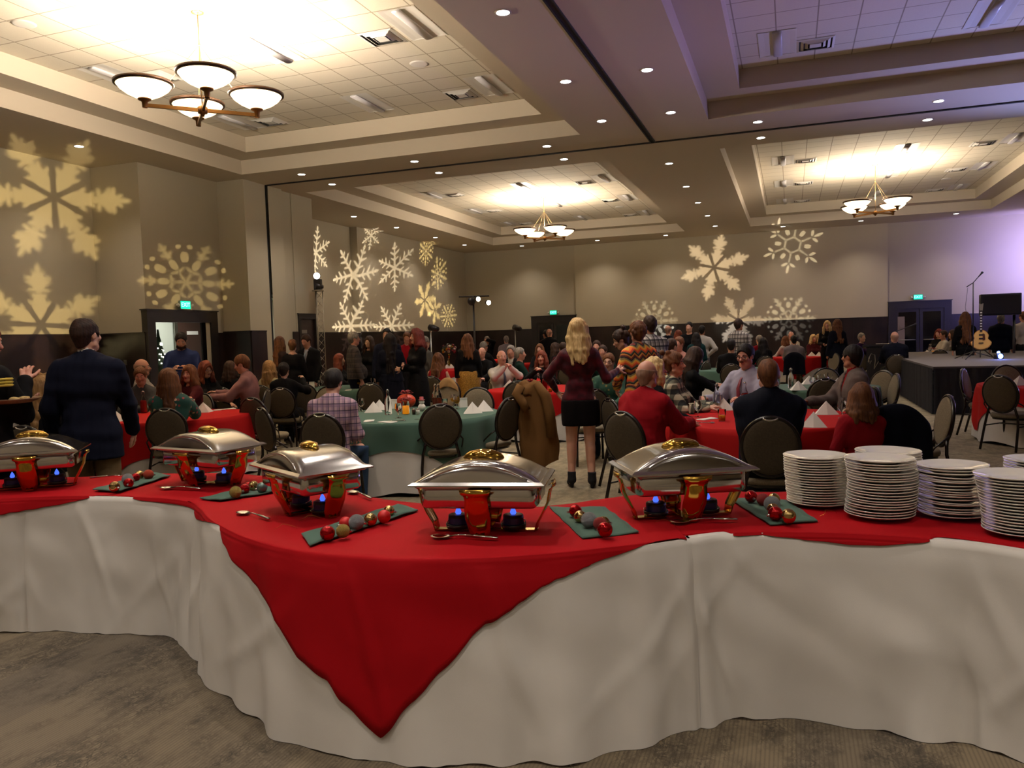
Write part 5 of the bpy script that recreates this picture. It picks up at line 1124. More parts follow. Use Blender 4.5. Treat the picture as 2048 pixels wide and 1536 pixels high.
def mk_goblet(liq=None, h=0.16):
    rt = root('stem_glass'); b = MB(); b.lathe([(0.0001, 0.003), (0.034, 0.003), (0.036, 0.0), (0.008, 0.007), (0.005, 0.015), (0.005, 0.055), (0.02, 0.068), (0.036, 0.09), (0.040, 0.115), (0.036, 0.145), (0.032, h)], 20); b.build('glass_body', M_THIN, rt)
    if liq: b = MB(); b.lathe([(0.0001, 0.066), (0.018, 0.07), (0.033, 0.09), (0.037, 0.112), (0.0001, 0.113)], 20); b.build('drink', liq, rt)
    return rt
def mk_tumbler(liq=None):
    rt = root('tumbler'); b = MB(); b.lathe([(0.0001, 0.002), (0.028, 0.002), (0.030, 0.0), (0.038, 0.11), (0.036, 0.11), (0.028, 0.006)], 20); b.build('glass_body', M_THIN, rt)
    if liq: b = MB(); b.lathe([(0.0001, 0.004), (0.028, 0.005), (0.032, 0.052), (0.0001, 0.053)], 20); b.build('drink', liq, rt)
    return rt
def mk_bottle(liq, lvl=0.15):
    rt = root('swing_top_bottle'); b = MB(); b.lathe([(0.0001, 0.003), (0.038, 0.003), (0.042, 0.012), (0.042, 0.14), (0.036, 0.175), (0.018, 0.215), (0.0145, 0.26), (0.018, 0.265), (0.018, 0.275), (0.013, 0.276)], 22); b.build('glass_body', M_THIN, rt)
    if liq: b = MB(); b.lathe([(0.0001, 0.006), (0.037, 0.008), (0.0385, 0.02), (0.0385, min(0.14, lvl)), (0.032 if lvl > 0.15 else 0.0385, lvl), (0.0001, lvl+0.001)], 22); b.build('drink', liq, rt)
    b = MB(); b.lathe([(0.0001, 0.292), (0.012, 0.288), (0.013, 0.277), (0.0001, 0.276)], 14); b.tube([(0.019, 0, 0.25), (0.024, 0, 0.275), (0, 0, 0.296), (-0.024, 0, 0.275), (-0.019, 0, 0.25)], 0.0015, 6); b.build('stopper', M_STEEL, rt); return rt
def mk_centre():
    rt = root('centrepiece_jar'); b = MB(); b.lathe([(0.0001, 0.003), (0.042, 0.003), (0.045, 0.01), (0.045, 0.12), (0.038, 0.135), (0.038, 0.15)], 20); b.build('jar', M_THIN, rt)
    b = MB(); b.lathe([(0.0001, 0.006), (0.034, 0.006), (0.034, 0.095), (0.0001, 0.098)], 20); b.build('candle', M_CANDLE, rt)
    b = MB()
    for k in range(6):
        a = k*math.pi/3+0.4; b.tube([(0, 0, 0.155), (0.045*math.cos(a), 0.045*math.sin(a), 0.185), (0.085*math.cos(a), 0.085*math.sin(a), 0.165), (0.04*math.cos(a), 0.04*math.sin(a), 0.150)], [0.004, 0.016, 0.018, 0.006], 8, flat=0.4)
    b.tube([(0, -0.046, 0.14), (0.005, -0.055, 0.08), (-0.01, -0.062, 0.03)], [0.006, 0.010, 0.008], 8, flat=0.4); b.tube([(0.04, -0.03, 0.14), (0.05, -0.05, 0.07)], [0.006, 0.010], 8, flat=0.4); b.build('ribbon_bow', M_RIB, rt); return rt
def mk_shaker(m):
    rt = root('shaker'); b = MB(); b.lathe([(0.0001, 0), (0.02, 0.001), (0.022, 0.05), (0.018, 0.055)], 14); b.build('glass_body', m, rt); b = MB(); b.lathe([(0.019, 0.053), (0.019, 0.066), (0.0001, 0.072)], 14); b.build('lid', M_STEEL, rt); return rt
def mk_card(): 
    rt = root('table_card'); b = MB(); b.box((-0.05, -0.002, 0), (0.05, 0.002, 0.12), Matrix.Rotation(rad(-8), 4, 'X')); b.box((-0.05, 0.0, 0), (0.05, 0.004, 0.12), Matrix.Translation((0, 0.03, 0)) @ Matrix.Rotation(rad(12), 4, 'X')); b.build('paper', mat('card paper', S(226, 222, 212), 0.8), rt); return rt
def mk_cutlery():
    rt = root('knife_and_spoon'); b = MB(); b.tube([(-0.1, 0, 0.004), (0.02, 0, 0.004)], 0.004, 6, flat=0.5); b.tube([(0.02, 0, 0.004), (0.10, 0, 0.004)], [0.004, 0.009], 8, flat=0.2); b.build('knife', M_STEEL, rt)
    b = MB(); b.tube([(-0.1, 0.03, 0.004), (0.05, 0.03, 0.004)], 0.0035, 6, flat=0.5); b.ball((0.068, 0.03, 0.006), 0.02, 12, 6, (1.2, 0.75, 0.25)); b.build('spoon', M_STEEL, rt); return rt
def mk_flowers():
    rt = root('flower_arrangement'); g_ = random.Random(4); b = MB(); b.lathe([(0.0001, 0), (0.06, 0.0), (0.025, 0.03), (0.02, 0.35), (0.05, 0.42), (0.03, 0.43)], 16); b.build('vase', M_GOLD, rt)
    for nm, m, n in (('red_blooms', mat('bloom red', S(120, 24, 34), 0.7), 22), ('white_blooms', mat('bloom white', S(226, 214, 196), 0.7), 14), ('greenery', mat('leaf dark', S(30, 52, 34), 0.7), 26), ('gold_balls', M_GOLD, 7)):
        b = MB()
        for k in range(n):
            th, ph = g_.uniform(0, 6.28), g_.uniform(0, 1.9); r = g_.uniform(0.13, 0.25); c = Vector((r*math.sin(ph)*math.cos(th), r*math.sin(ph)*math.sin(th), 0.52+0.75*r*math.cos(ph)))
            b.ball(c, g_.uniform(0.03, 0.055), 8, 6, (1, 1, 0.7) if nm != 'greenery' else (1.4, 0.4, 0.25), Matrix.Rotation(th, 4, 'Z') @ Matrix.Rotation(ph, 4, 'Y'))
        b.build(nm, m, rt)
    return rt
def mk_snow():
    rt = root('snowman_figure'); b = MB(); b.ball((0, 0, 0.045), 0.045); b.ball((0, 0, 0.11), 0.033); b.build('body', M_NAP, rt); b = MB(); b.lathe([(0.04, 0.132), (0.04, 0.137), (0.024, 0.138), (0.024, 0.17), (0.0001, 0.171)], 14); b.build('hat', M_RIB, rt); return rt
MAKE = dict(napkin=mk_napkin, flatnap=mk_flatnap, goblet=mk_goblet, gwine=lambda: mk_goblet(M_WINE), tumbler=mk_tumbler, juice=lambda: mk_tumbler(M_JUICE), ttea=lambda: mk_tumbler(M_TEA), water=lambda: mk_bottle(None), tea=lambda: mk_bottle(M_TEA, 0.12), punch=lambda: mk_bottle(M_PUNCH, 0.17), centre=mk_centre, salt=lambda: mk_shaker(M_NAP), pepper=lambda: mk_shaker(M_PEPPER), card=mk_card, cutlery=mk_cutlery, flowers=mk_flowers, snow=mk_snow)
KI = {'napkin': ('white pyramid-folded napkin', 'napkin', 'pyramid-folded white napkins'), 'flatnap': ('white napkin laid flat', 'napkin', 'white napkins laid flat'), 'goblet': ('clear stemmed water glass', 'glass', 'stemmed water glasses'), 'gwine': ('stemmed glass of amber wine', 'glass', 'glasses of amber wine'), 'tumbler': ('clear plastic tumbler', 'glass', 'clear tumblers'), 'juice': ('tumbler half full of orange drink', 'glass', 'tumblers of orange drink'), 'ttea': ('tumbler of brown tea', 'glass', 'tumblers of tea'),
      'water': ('clear swing-top water bottle', 'bottle', 'swing-top water bottles'), 'tea': ('swing-top bottle of brown iced tea', 'bottle', 'bottles of iced tea'), 'punch': ('swing-top bottle of red punch', 'bottle', 'bottles of red punch'), 'centre': ('glass jar with yellow candle and red bow', 'centrepiece', 'candle jars with bows'), 'salt': ('salt shaker', 'shaker', 'salt and pepper shakers'), 'pepper': ('pepper shaker', 'shaker', 'salt and pepper shakers'), 'card': ('white upright table card', 'card', 'table cards'), 'cutlery': ('knife and spoon laid out', 'cutlery', 'place settings'), 'flowers': ('tall red and white flower arrangement', 'flowers', None), 'snow': ('small snowman figure with red hat', 'figurine', None)}
def put_on(tk, lst):
    for kind, px, py, where in lst:
        nm, cat, grp = KI[kind]; item(kind, on(tk, px, py), nm+' '+where, cat, grp, rz=math.sin(px*1.3+py)*1.2 if kind not in ('napkin', 'card') else math.sin(px)*0.35+0.3)
put_on('g1', [('napkin', 748, 824, 'left on the near green table'), ('napkin', 945, 826, 'at the right of the near green table'), ('napkin', 968, 822, 'at the far right edge of the near green table'), ('flatnap', 738, 842, 'beside the plaid-shirt boy'), ('card', 745, 806, 'at the left of the near green table'), ('goblet', 722, 823, 'by the left napkin of the near green table'), ('goblet', 797, 836, 'in front of the water bottle on the near green table'), ('water', 777, 829, 'on the near green table'), ('centre', 812, 828, 'on the near green table'), ('pepper', 828, 829, 'on the near green table'), ('salt', 836, 829, 'on the near green table'),
               ('snow', 844, 822, 'on the near green table'), ('tea', 872, 814, 'left of two on the near green table'), ('tea', 886, 812, 'right of two on the near green table'), ('gwine', 914, 818, 'front one on the near green table'), ('gwine', 921, 812, 'rear one on the near green table'), ('ttea', 890, 815, 'by the tea bottles of the near green table'), ('card', 950, 812, 'at the far right of the near green table'), ('cutlery', 793, 842, 'near the front rim of the near green table'), ('cutlery', 845, 840, 'behind the chair at the near green table'), ('flatnap', 770, 846, 'with cutlery at the near edge of the green table'), ('napkin', 704, 812, 'behind the plaid-shirt boy\'s shoulder')])
put_on('r2', [('napkin', 1657, 858, 'nearest the girl at the near right red table'), ('napkin', 1652, 828, 'behind the girl\'s napkin on the right red table'), ('napkin', 1430, 816, 'before the moustached man on the right red table'), ('goblet', 1684, 836, 'front one by the girl with the bob'), ('goblet', 1601, 814, 'right of the black suit'), ('goblet', 1404, 822, 'left of three near the buffalo-check woman'), ('goblet', 1417, 816, 'right of three near the buffalo-check woman'), ('tumbler', 1383, 828, 'near the red sweater hands'), ('juice', 1444, 842, 'on the near right red table'), ('punch', 1490, 818, 'in front of the moustached man'), ('punch', 1562, 815, 'right of the black-suit head'), ('water', 1385, 812, 'by the buffalo-check woman'),
               ('flatnap', 1415, 838, 'left of the orange drink'), ('flatnap', 1360, 822, 'in front of the buffalo-check woman'), ('cutlery', 1408, 846, 'beside the red sweater hands'), ('cutlery', 1640, 872, 'before the girl with the bob'), ('goblet', 1692, 828, 'rear one by the girl with the bob'), ('goblet', 1396, 834, 'front of three near the buffalo-check woman')])
put_on('r3', [('punch', 288, 826, 'on the near left red table'), ('gwine', 238, 822, 'by the blazer man\'s elbow'), ('napkin', 408, 824, 'right of the floral blouse'), ('napkin', 232, 842, 'just right of the navy blazer'), ('goblet', 424, 812, 'above the right napkin of the left red table'), ('flatnap', 436, 820, 'near the right rim of the left red table'), ('flatnap', 455, 818, 'at the right rim of the left red table'), ('centre', 305, 815, 'on the near left red table'), ('salt', 257, 832, 'left on the near left red table'), ('cutlery', 258, 838, 'before the empty place of the left red table')])
put_on('r4', [('punch', 1074, 786, 'left of two before the velvet dress'), ('punch', 1090, 782, 'right of two before the velvet dress'), ('centre', 1060, 782, 'on the red table behind the velvet dress'), ('ttea', 1050, 784, 'on the red table behind the velvet dress'), ('juice', 1101, 784, 'by the velvet dress'), ('napkin', 966, 772, 'at the left rim of the bald man\'s table'), ('goblet', 973, 770, 'left of the bald man\'s elbow'), ('flatnap', 1075, 790, 'on the red table behind the velvet dress')])
put_on('g5', [('card', 624, 776, 'left on the green table behind the boy'), ('tea', 705, 776, 'on the green table behind the boy'), ('goblet', 640, 778, 'left on the green table behind the boy'), ('goblet', 745, 773, 'right on the green table behind the boy'), ('gwine', 718, 777, 'on the green table behind the boy'), ('goblet', 767, 771, 'rightmost on the green table behind the boy'), ('flatnap', 702, 782, 'on the green table behind the boy'), ('flatnap', 762, 776, 'at the right rim of the green table behind the boy'), ('water', 652, 772, 'on the green table behind the boy'), ('flatnap', 625, 785, 'at the left rim of the green table behind the boy')])
put_on('g7', [('water', 1582, 777, 'with blue light on the small green table'), ('goblet', 1632, 772, 'left of two blue-lit ones'), ('goblet', 1645, 770, 'right of two blue-lit ones'), ('napkin', 1596, 780, 'left on the small green table'), ('napkin', 1676, 773, 'right on the small green table'), ('napkin', 1618, 768, 'at the back of the small green table'), ('goblet', 1660, 766, 'under the far chair of the small green table'), ('goblet', 1625, 778, 'front one on the small green table')])
put_on('r9', [('napkin', 2038, 770, 'on the red table at the right edge')])
put_on('r6', [('water', 1546, 708, 'on the far red table near the lectern'), ('napkin', 1623, 712, 'left on the far red table near the lectern'), ('napkin', 1638, 712, 'right on the far red table near the lectern'), ('goblet', 1628, 706, 'on the far red table near the lectern'), ('flatnap', 1548, 713, 'at the left of the far red table near the lectern')])
put_on('r11', [('flowers', 900, 724, 'on the far left table'), ('water', 887, 724, 'left of the flower arrangement'), ('water', 893, 722, 'close beside the flower arrangement'), ('napkin', 878, 726, 'left of the flower arrangement'), ('napkin', 922, 726, 'right of the flower arrangement')])
put_on('r12', [('centre', 1110, 722, 'on the far red table before the door'), ('napkin', 1058, 722, 'left on the far red table before the door'), ('goblet', 1068, 720, 'on the far red table before the door')])
put_on('g10', [('centre', 1864, 706, 'on the far table behind the stage'), ('napkin', 1832, 706, 'left on the far table behind the stage'), ('napkin', 1905, 706, 'right on the far table behind the stage'), ('goblet', 1842, 705, 'left on the far table behind the stage'), ('water', 1830, 702, 'left on the far table behind the stage'), ('water', 1836, 700, 'left rear on the far table behind the stage'), ('flatnap', 1895, 708, 'right on the far table behind the stage')])
p = on('g1', 806, 808); b = MB()
rt = root('wrapped_gift', p, 0.3, 'orange-red satin gift with ribbon behind the candle jar', 'gift'); b.ball((0, 0, 0.09), 0.10, 20, 12, (1.2, 0.9, 0.9)); b.build('wrapping', M_RORG, rt); b = MB()
for k in range(5):
    a = k*1.256; b.tube([(0, 0, 0.18), (0.05*math.cos(a), 0.05*math.sin(a), 0.22), (0.09*math.cos(a), 0.09*math.sin(a), 0.19), (0.03*math.cos(a), 0.03*math.sin(a), 0.18)], [0.005, 0.018, 0.02, 0.006], 8, flat=0.4)
b.build('bow', M_RIB, rt)
# empty chairs and the chairs whose backs face us
chair_at(880, 808, 6, 'empty banquet chair with its back to us at the near green table')
chair_at(1020, 795, 52, 'empty banquet chair turned left with the camel coat behind it')
chair_at(1034, 762, 8, 'empty banquet chair behind the camel coat at the bald man\'s table')
chair_at(955, 773, 190-15, 'empty banquet chair facing us at the far right of the near green table', dist=10.6)
chair_at(740, 766, -3, 'empty banquet chair with its back to us between the two green tables')
chair_at(608, 768, 12, 'empty banquet chair beside the dark-haired woman in black')
chair_at(503, 795, -40, 'empty banquet chair at the right of the left red table')
chair_at(522, 815, -66, 'empty banquet chair seen edge-on left of the plaid-shirt boy')
chair_at(1650, 757, 5, 'empty banquet chair with its back to us at the small green table')
chair_at(1652, 736, 180, 'empty banquet chair facing us beyond the small green table')
chair_at(1768, 741, 142, 'empty banquet chair facing front left, left of the pair by the stage')
chair_at(1793, 747, 106, 'empty banquet chair seen edge-on, right of the pair by the stage')
chair_at(1897, 790, 108, 'empty banquet chair seen edge-on just left of the stage front')
chair_at(1926, 737, -104, 'empty banquet chair in profile before the stage')
chair_at(1998, 750, -28, 'empty banquet chair with its back to us at the right edge')
chair_at(2012, 730, 200, 'empty banquet chair facing us at the right-edge red table')
chair_at(712, 750, 178, 'empty banquet chair facing us beyond the green table behind the boy', dist=16.3)
chair_at(895, 757, 168, 'empty banquet chair with the tan wrap over its back', dist=12.9)
chair_at(832, 750, -105, 'empty banquet chair edge-on beside the red-haired woman', dist=14.5)
chair_at(1413, 703, 60, 'empty banquet chair left of two before the white-shirt man', dist=17.5)
chair_at(1437, 700, 85, 'empty banquet chair right of two before the white-shirt man', dist=18.3)
chair_at(1670, 700, 130, 'empty banquet chair right of the far red table', dist=20.5)
chair_at(1880, 697, 5, 'empty banquet chair with its back to us behind the stage edge', dist=20.2)
chair_at(1218, 790, -62, 'empty banquet chair partly behind the red sweater man\'s chair', dist=8.1)
chair_at(655, 767, 150, 'empty banquet chair facing us left of the boy\'s head', dist=12.0, z=0.95)
chair_at(740, 735, 190, 'empty banquet chair by the standing couple', dist=16.5)
chair_at(1185, 765, 10, 'banquet chair half hidden behind the velvet dress', dist=9.6)
chair_at(1720, 697, -20, 'banquet chair beside the far lectern', dist=19.8)
# ------------------------------------------------------------------ clothing materials
def solidc(name, c, rough=0.85): return cloth(name, tuple(x*0.8 for x in c[:3])+(1,), rough, 400, 0.35, 0.0)
def plaid(name, base, l1, l2, fx=16, w1=0.16, w2=0.06):
    def fn(t):
        x, y, z = t.sep(t.coord(rot=(0, 0, 0.35)))[:3]; a = t.math('ADD', x, t.math('MULTIPLY', y, 0.8)); c = base
        def band(u, f, w, off): 
            m = t.math('ABSOLUTE', t.math('SUBTRACT', t.math('FRACT', t.math('ADD', t.math('MULTIPLY', u, f), off)), 0.5)); return t.ramp(m, w*0.5, w*0.5+0.03, 1, 0)
        for u in (a, z):
            c = t.mix(t.math('MULTIPLY', band(u, fx, w1*2.5, 0.25), 0.45), c, l1); c = t.mix(t.math('MULTIPLY', band(u, fx, w2*1.6, 0.0), 0.85), c, l2)
        t.link(c, t.bsdf.inputs['Base Color'])
    return mat(name, base, 0.85, 0, fn)
def buffalo(name, c1, c2, cm, f=9):
    def fn(t):
        x, y, z = t.sep(t.coord())[:3]; a = t.math('ADD', x, t.math('MULTIPLY', y, 0.9))
        sx = t.ramp(t.math('FRACT', t.math('MULTIPLY', a, f)), 0.49, 0.51); sz = t.ramp(t.math('FRACT', t.math('MULTIPLY', z, f)), 0.49, 0.51)
        s_ = t.math('ADD', sx, sz); c = t.mix(t.ramp(s_, 0.4, 0.6), c1, cm); c = t.mix(t.ramp(s_, 1.4, 1.6), c, c2); t.link(c, t.bsdf.inputs['Base Color'])
    return mat(name, c1, 0.85, 0, fn)
def chevron(name):
    def fn(t):
        x, y, z = t.sep(t.coord())[:3]; a = t.math('ADD', x, t.math('MULTIPLY', y, 0.6)); tri = t.math('ABSOLUTE', t.math('SUBTRACT', t.math('FRACT', t.math('MULTIPLY', a, 12)), 0.5))
        u = t.math('FRACT', t.math('ADD', t.math('MULTIPLY', z, 6.2), t.math('MULTIPLY', tri, 0.55))); r = t.n.new('ShaderNodeValToRGB'); r.color_ramp.interpolation = 'CONSTANT'; t.link(u, r.inputs[0])
        cols = [S(196, 60, 22), S(222, 108, 30), S(206, 150, 50), S(120, 104, 62), S(30, 22, 18), S(110, 26, 18), S(186, 120, 44), S(28, 22, 18), S(88, 84, 56)]; els = r.color_ramp.elements
        els[0].color = cols[0]; els[1].position = 0.12; els[1].color = cols[1]
        for i in range(2, 9): e = els.new(i*0.115); e.color = cols[i]
        t.link(r.outputs[0], t.bsdf.inputs['Base Color'])
    return mat(name, (1, 1, 1, 1), 0.8, 0, fn)
def floral(name, base, c1, c2):
    def fn(t):
        v = t.n.new('ShaderNodeTexVoronoi'); v.inputs['Scale'].default_value = 22; t.link(t.coord(), v.inputs['Vector']); n = t.noise(60, 3, t.coord())
        m = t.ramp(t.math('ADD', v.outputs['Distance'], t.math('MULTIPLY', n, 0.25)), 0.42, 0.48, 1, 0); sel = t.sep(v.outputs['Color'])[0]; c = t.mix(t.math('MULTIPLY', m, t.ramp(sel, 0.45, 0.5)), base, c1); c = t.mix(t.math('MULTIPLY', m, t.ramp(sel, 0.8, 0.83)), c, c2); t.link(c, t.bsdf.inputs['Base Color'])
    return mat(name, base, 0.8, 0, fn)
def sparkle(name, c1, c2, metal=0.6):
    def fn(t):
        n = t.noise(120, 3, t.coord()); t.link(t.mix(t.ramp(n, 0.4, 0.62), c1, c2), t.bsdf.inputs['Base Color']); t.bump(n, 0.8, 0.004)
    return mat(name, c1, 0.4, metal, fn)
BLK = solidc('black fabric', S(20, 19, 20)); NAVY = solidc('navy wool', S(22, 25, 42)); DNAVY = solidc('dark navy', S(17, 19, 32)); CHAR = solidc('charcoal wool', S(34, 34, 38)); KHAKI = solidc('khaki twill', S(128, 106, 74)); WHT = solidc('white shirt', S(208, 198, 186)); LBL = solidc('pale lilac shirt', S(176, 172, 190)); BLUE = solidc('blue shirt', S(44, 56, 104)); GREY = solidc('grey shirt', S(84, 82, 80)); PINK = solidc('dusty pink shirt', S(150, 106, 104)); RSW = solidc('red sweater', S(158, 14, 26)); REDM = solidc('red top', S(150, 16, 28)); MAR = solidc('maroon top', S(78, 22, 28)); CREAM = solidc('cream top', S(196, 180, 140)); TEAL = solidc('dark teal', S(16, 48, 48)); GRB = solidc('grey brown blazer', S(112, 98, 92)); JEAN = solidc('blue denim', S(62, 84, 112)); DJEAN = solidc('dark denim', S(34, 42, 62)); GTR = solidc('grey trousers', S(104, 100, 96)); PURP = solidc('purple top', S(62, 32, 72)); LGREY = solidc('light grey shirt', S(150, 140, 142)); GRNJ = solidc('dark green jacket', S(18, 44, 36)); TAN = solidc('camel coat wool', S(124, 88, 48)); PKS = solidc('salmon shirt', S(186, 130, 116))
VEL = mat('burgundy velvet', S(72, 12, 24), 0.55, 0, lambda t: (t.link(t.mix(t.ramp(t.noise(14, 3, t.coord()), 0.4, 0.66), S(52, 8, 18), S(84, 10, 24)), t.bsdf.inputs['Base Color'])), Sheen_Weight=0.1, Specular_IOR_Level=0.15)
VELD = solidc('black velvet', S(16, 10, 12)); PLB = plaid('pink navy plaid', S(178, 146, 152), S(110, 86, 120), S(26, 24, 54), 15); PLW = plaid('black white plaid', S(190, 180, 170), S(60, 48, 48), S(18, 16, 18), 12, 0.22, 0.12); PLD = plaid('dark brown plaid', S(40, 32, 30), S(74, 58, 50), S(18, 14, 14), 11); BUF = buffalo('buffalo check', S(190, 180, 150), S(20, 22, 18), S(92, 90, 72)); CHEV = chevron('chevron knit'); FLO = floral('green floral', S(28, 72, 62), S(150, 54, 58), S(198, 158, 128)); SEQ = sparkle('gold sequins', S(104, 70, 22), S(206, 158, 66), 0.5); MGR = floral('green and gold brocade', S(16, 62, 44), S(120, 100, 50), S(28, 86, 60)); SHEER = solidc('brown sheer lace', S(48, 32, 30)); TIEM['tiecol_red'] = mat('red necktie', S(122, 30, 44), 0.5); TIEM['tiecol_blue'] = mat('grey blue necktie', S(110, 130, 150), 0.5); TIEM['tiecol_dark'] = mat('dark necktie', S(50, 48, 66), 0.5)
SHOE = mat('black shoe leather', S(18, 15, 14), 0.35); SUEDE = mat('black suede', S(16, 14, 16), 0.9)
def tp(m, **k): d = dict(k='t', m=m); d.update(k); return d
def pt(m=CHAR, **k): d = dict(k='pants', m=m); d.update(k); return d
def sk_(m, z=0.5, **k): d = dict(k='skirt', m=m, z=z); d.update(k); return d
SH = dict(k='shoe', m=SHOE); HE = dict(k='heel', m=SUEDE)
JK = dict(g=0.026, hem=-0.16, n='jacket')
PS = []
def P_(*a, **k): person(*a, **k)
# --- left
P_('server', 'person in dark braided jacket cut off by the left edge, holding a wooden plate', -30, 5.4, 1.82, face=-62, skin='pink', hair=('short', 'auburn'), top=tp(BLK, collar=1, cuff=WHT, **JK), bottom=pt(DNAVY), shoes=SH, R=(0.08, 0.22, 1.37), L=(-0.02, 0.22, 1.20), cr=0.5, cl=0.3, pnL=(0, 0, 1), pnR=(0, 0, -1), hpit=12, py=650)
P_('blazer', 'standing man in navy blazer and khaki trousers, back turned, thinning dark hair', 173, 6.0, 1.85, face=-12, hyaw=-32, skin='fair', hair=('thin', 'darkbrown'), top=tp(NAVY, under=WHT, g=0.02, hem=-0.20, n='jacket', collar=1), bottom=pt(KHAKI, g=0.02), shoes=SH, girth=1.0, L=(-0.27, 0.10, 0.90), R=(0.24, 0.22, 0.92), stance=-0.05, py=655)
P_('blondeleft', 'seated woman with long dirty-blonde hair and black jacket, left of the navy blazer', 88, 7.4, 1.37, sit=True, face=-35, sex='f', hair=('long', 'dirty'), top=tp(BLK, g=0.03), bottom=pt(BLK), shoes=SH, hyaw=-20, lean=8, py=760)
P_('blondeback', 'person with pinned blonde hair just above the long-haired blonde, left', 100, 9.0, 1.36, sit=True, face=-60, sex='f', hair=('bun', 'dirty'), top=tp(CREAM), bottom=pt(BLK), shoes=SH, chair=True, py=750)
P_('childleft', 'child in white beside the server, brown hair', 34, 7.6, 1.22, sit=True, face=150, sex='f', hair=('bob', 'brown'), top=tp(WHT), bottom=pt(DJEAN), shoes=SH, hpit=25, py=780)
P_('baldleft', 'bald man in white shirt seated by the left doorway', 286, 12.0, 1.46, sit=True, face=-100, skin='pink', hair=('fringe', 'pale'), top=tp(WHT, collar=1), bottom=pt(CHAR), shoes=SH, girth=1.1, py=730)
P_('greyman', 'man in grey shirt leaning on the left red table, facing us', 281, 11.0, 1.35, sit=True, face=172, skin='pink', hair=('short', 'brown'), top=tp(GREY, collar=1), bottom=pt(DJEAN), shoes=SH, lean=12, L=(0.04, 0.40, 0.80), R=(0.17, 0.36, 0.80), girth=1.15, hpit=12, py=755)
P_('floral', 'woman with long brown hair in green floral blouse, back turned', 338, 8.85, 1.375, sit=True, face=-14, sex='f', hair=('long', 'brown'), top=tp(FLO, g=0.022), bottom=pt(DJEAN), shoes=SH, R=(0.12, 0.36, 0.98), L=(-0.15, 0.38, 0.80), cr=0.8, hyaw=-12, py=750)
P_('marbob', 'woman with dark bob and maroon top turned towards us at the left table', 378, 10.95, 1.36, sit=True, face=128, sex='f', hair=('bob', 'brown'), top=tp(MAR), bottom=pt(BLK), shoes=SH, L=(-0.10, 0.30, 1.02), R=(0.15, 0.38, 0.8), py=750, hyaw=20)
P_('glassesred', 'woman with glasses and wavy auburn hair in black, right of the doorway man', 412, 12.3, 1.38, sit=True, face=-150, sex='f', hair=('curly', 'auburn'), top=tp(BLK, neck='v', under=BLK), bottom=pt(BLK), shoes=SH, glasses=True, hpit=12, R=(0.16, 0.34, 0.80), py=735)
P_('doorman', 'standing man in blue shirt with hands before his chest at the open door', 362, 12.6, 1.84, face=176, skin='fair', hair=('short', 'black'), top=tp(BLUE, collar=1), bottom=pt(CHAR), shoes=SH, L=(-0.10, 0.30, 1.22), R=(0.11, 0.30, 1.22), cl=0.7, cr=0.7, hpit=22, girth=1.1, py=680, extra=('beard',))
P_('pink', 'seated man in dusty pink shirt and khaki trousers facing left', 482, 11.6, 1.47, sit=True, face=74, skin='pink', hair=('short', 'brown'), top=tp(PINK, collar=1), bottom=pt(KHAKI), shoes=SH, lean=8, hpit=18, L=(-0.16, 0.44, 0.82), R=(0.12, 0.45, 0.86), girth=1.1, py=725)
P_('hidden', 'person in dark clothes half hidden left of the pink-shirt man', 462, 13.0, 1.36, sit=True, face=-40, sex='f', hair=('bob', 'darkbrown'), top=tp(BLK), bottom=pt(BLK), shoes=SH, py=740)
# --- middle left
P_('curlystand', 'standing woman with long wavy brown hair and sheer dark sleeves by the pillar', 561, 15.8, 1.76, face=-62, sex='f', hair=('long', 'brown'), top=tp(SHEER), bottom=sk_(BLK, 0.45), shoes=HE, py=685)
P_('shortback', 'standing woman with short hair in black dress, back turned, by the pillar', 585, 15.0, 1.70, face=-4, sex='f', hair=('short', 'brown'), top=tp(BLK, neck='wide'), bottom=sk_(BLK, 0.3), shoes=HE, py=690)
P_('tieman', 'standing man in dark jacket, light shirt, tie and grey trousers by the pillar', 612, 15.4, 1.78, face=140, hair=('short', 'darkbrown'), skin='pink', top=tp(BLK, neck='v', under=LBL, **JK), bottom=pt(GTR), shoes=SH, hpit=20, extra=('tie', 'tiecol_blue'), py=680)
P_('blackback', 'seated person with black hair in black, back turned, hand raised', 568, 12.3, 1.33, sit=True, face=-16, sex='f', hair=('short', 'black'), top=tp(BLK, g=0.022), bottom=pt(BLK), shoes=SH, R=(0.20, 0.30, 1.08), cr=1.0, girth=1.15, py=740)
P_('creamgirl', 'seated blonde in cream top just behind the dark-haired person in black', 540, 13.2, 1.34, sit=True, face=-38, sex='f', hair=('shoulder', 'dirty'), top=tp(CREAM), bottom=pt(DJEAN), shoes=SH, py=745)
P_('plaidboy', 'boy in pink and navy plaid shirt and jeans, seated with back to us', 668, 7.75, 1.335, sit=True, face=-22, skin='fair', hair=('short', 'black'), top=tp(PLB, collar=1, g=0.018), bottom=pt(JEAN), shoes=dict(k='shoe', m=mat('white sneaker', S(180, 176, 170), 0.6)), hpit=26, lean=8, L=(-0.10, 0.24, 0.66), R=(0.12, 0.26, 0.66), hw=1.6, py=768)
P_('brownplaid', 'standing man with glasses in dark brown plaid shirt facing right', 709, 14.6, 1.80, face=-84, skin='pink', hair=('short', 'grey'), top=tp(PLD, collar=1, g=0.024), bottom=pt(DNAVY), shoes=SH, girth=1.2, glasses=True, eyes=True, py=680)
P_('seatedred', 'seated woman with reddish brown hair left of the brown-plaid man', 680, 16.3, 1.38, sit=True, face=-110, sex='f', hair=('shoulder', 'auburn'), top=tp(BLK), bottom=pt(BLK), shoes=SH, eyes=True, py=720)
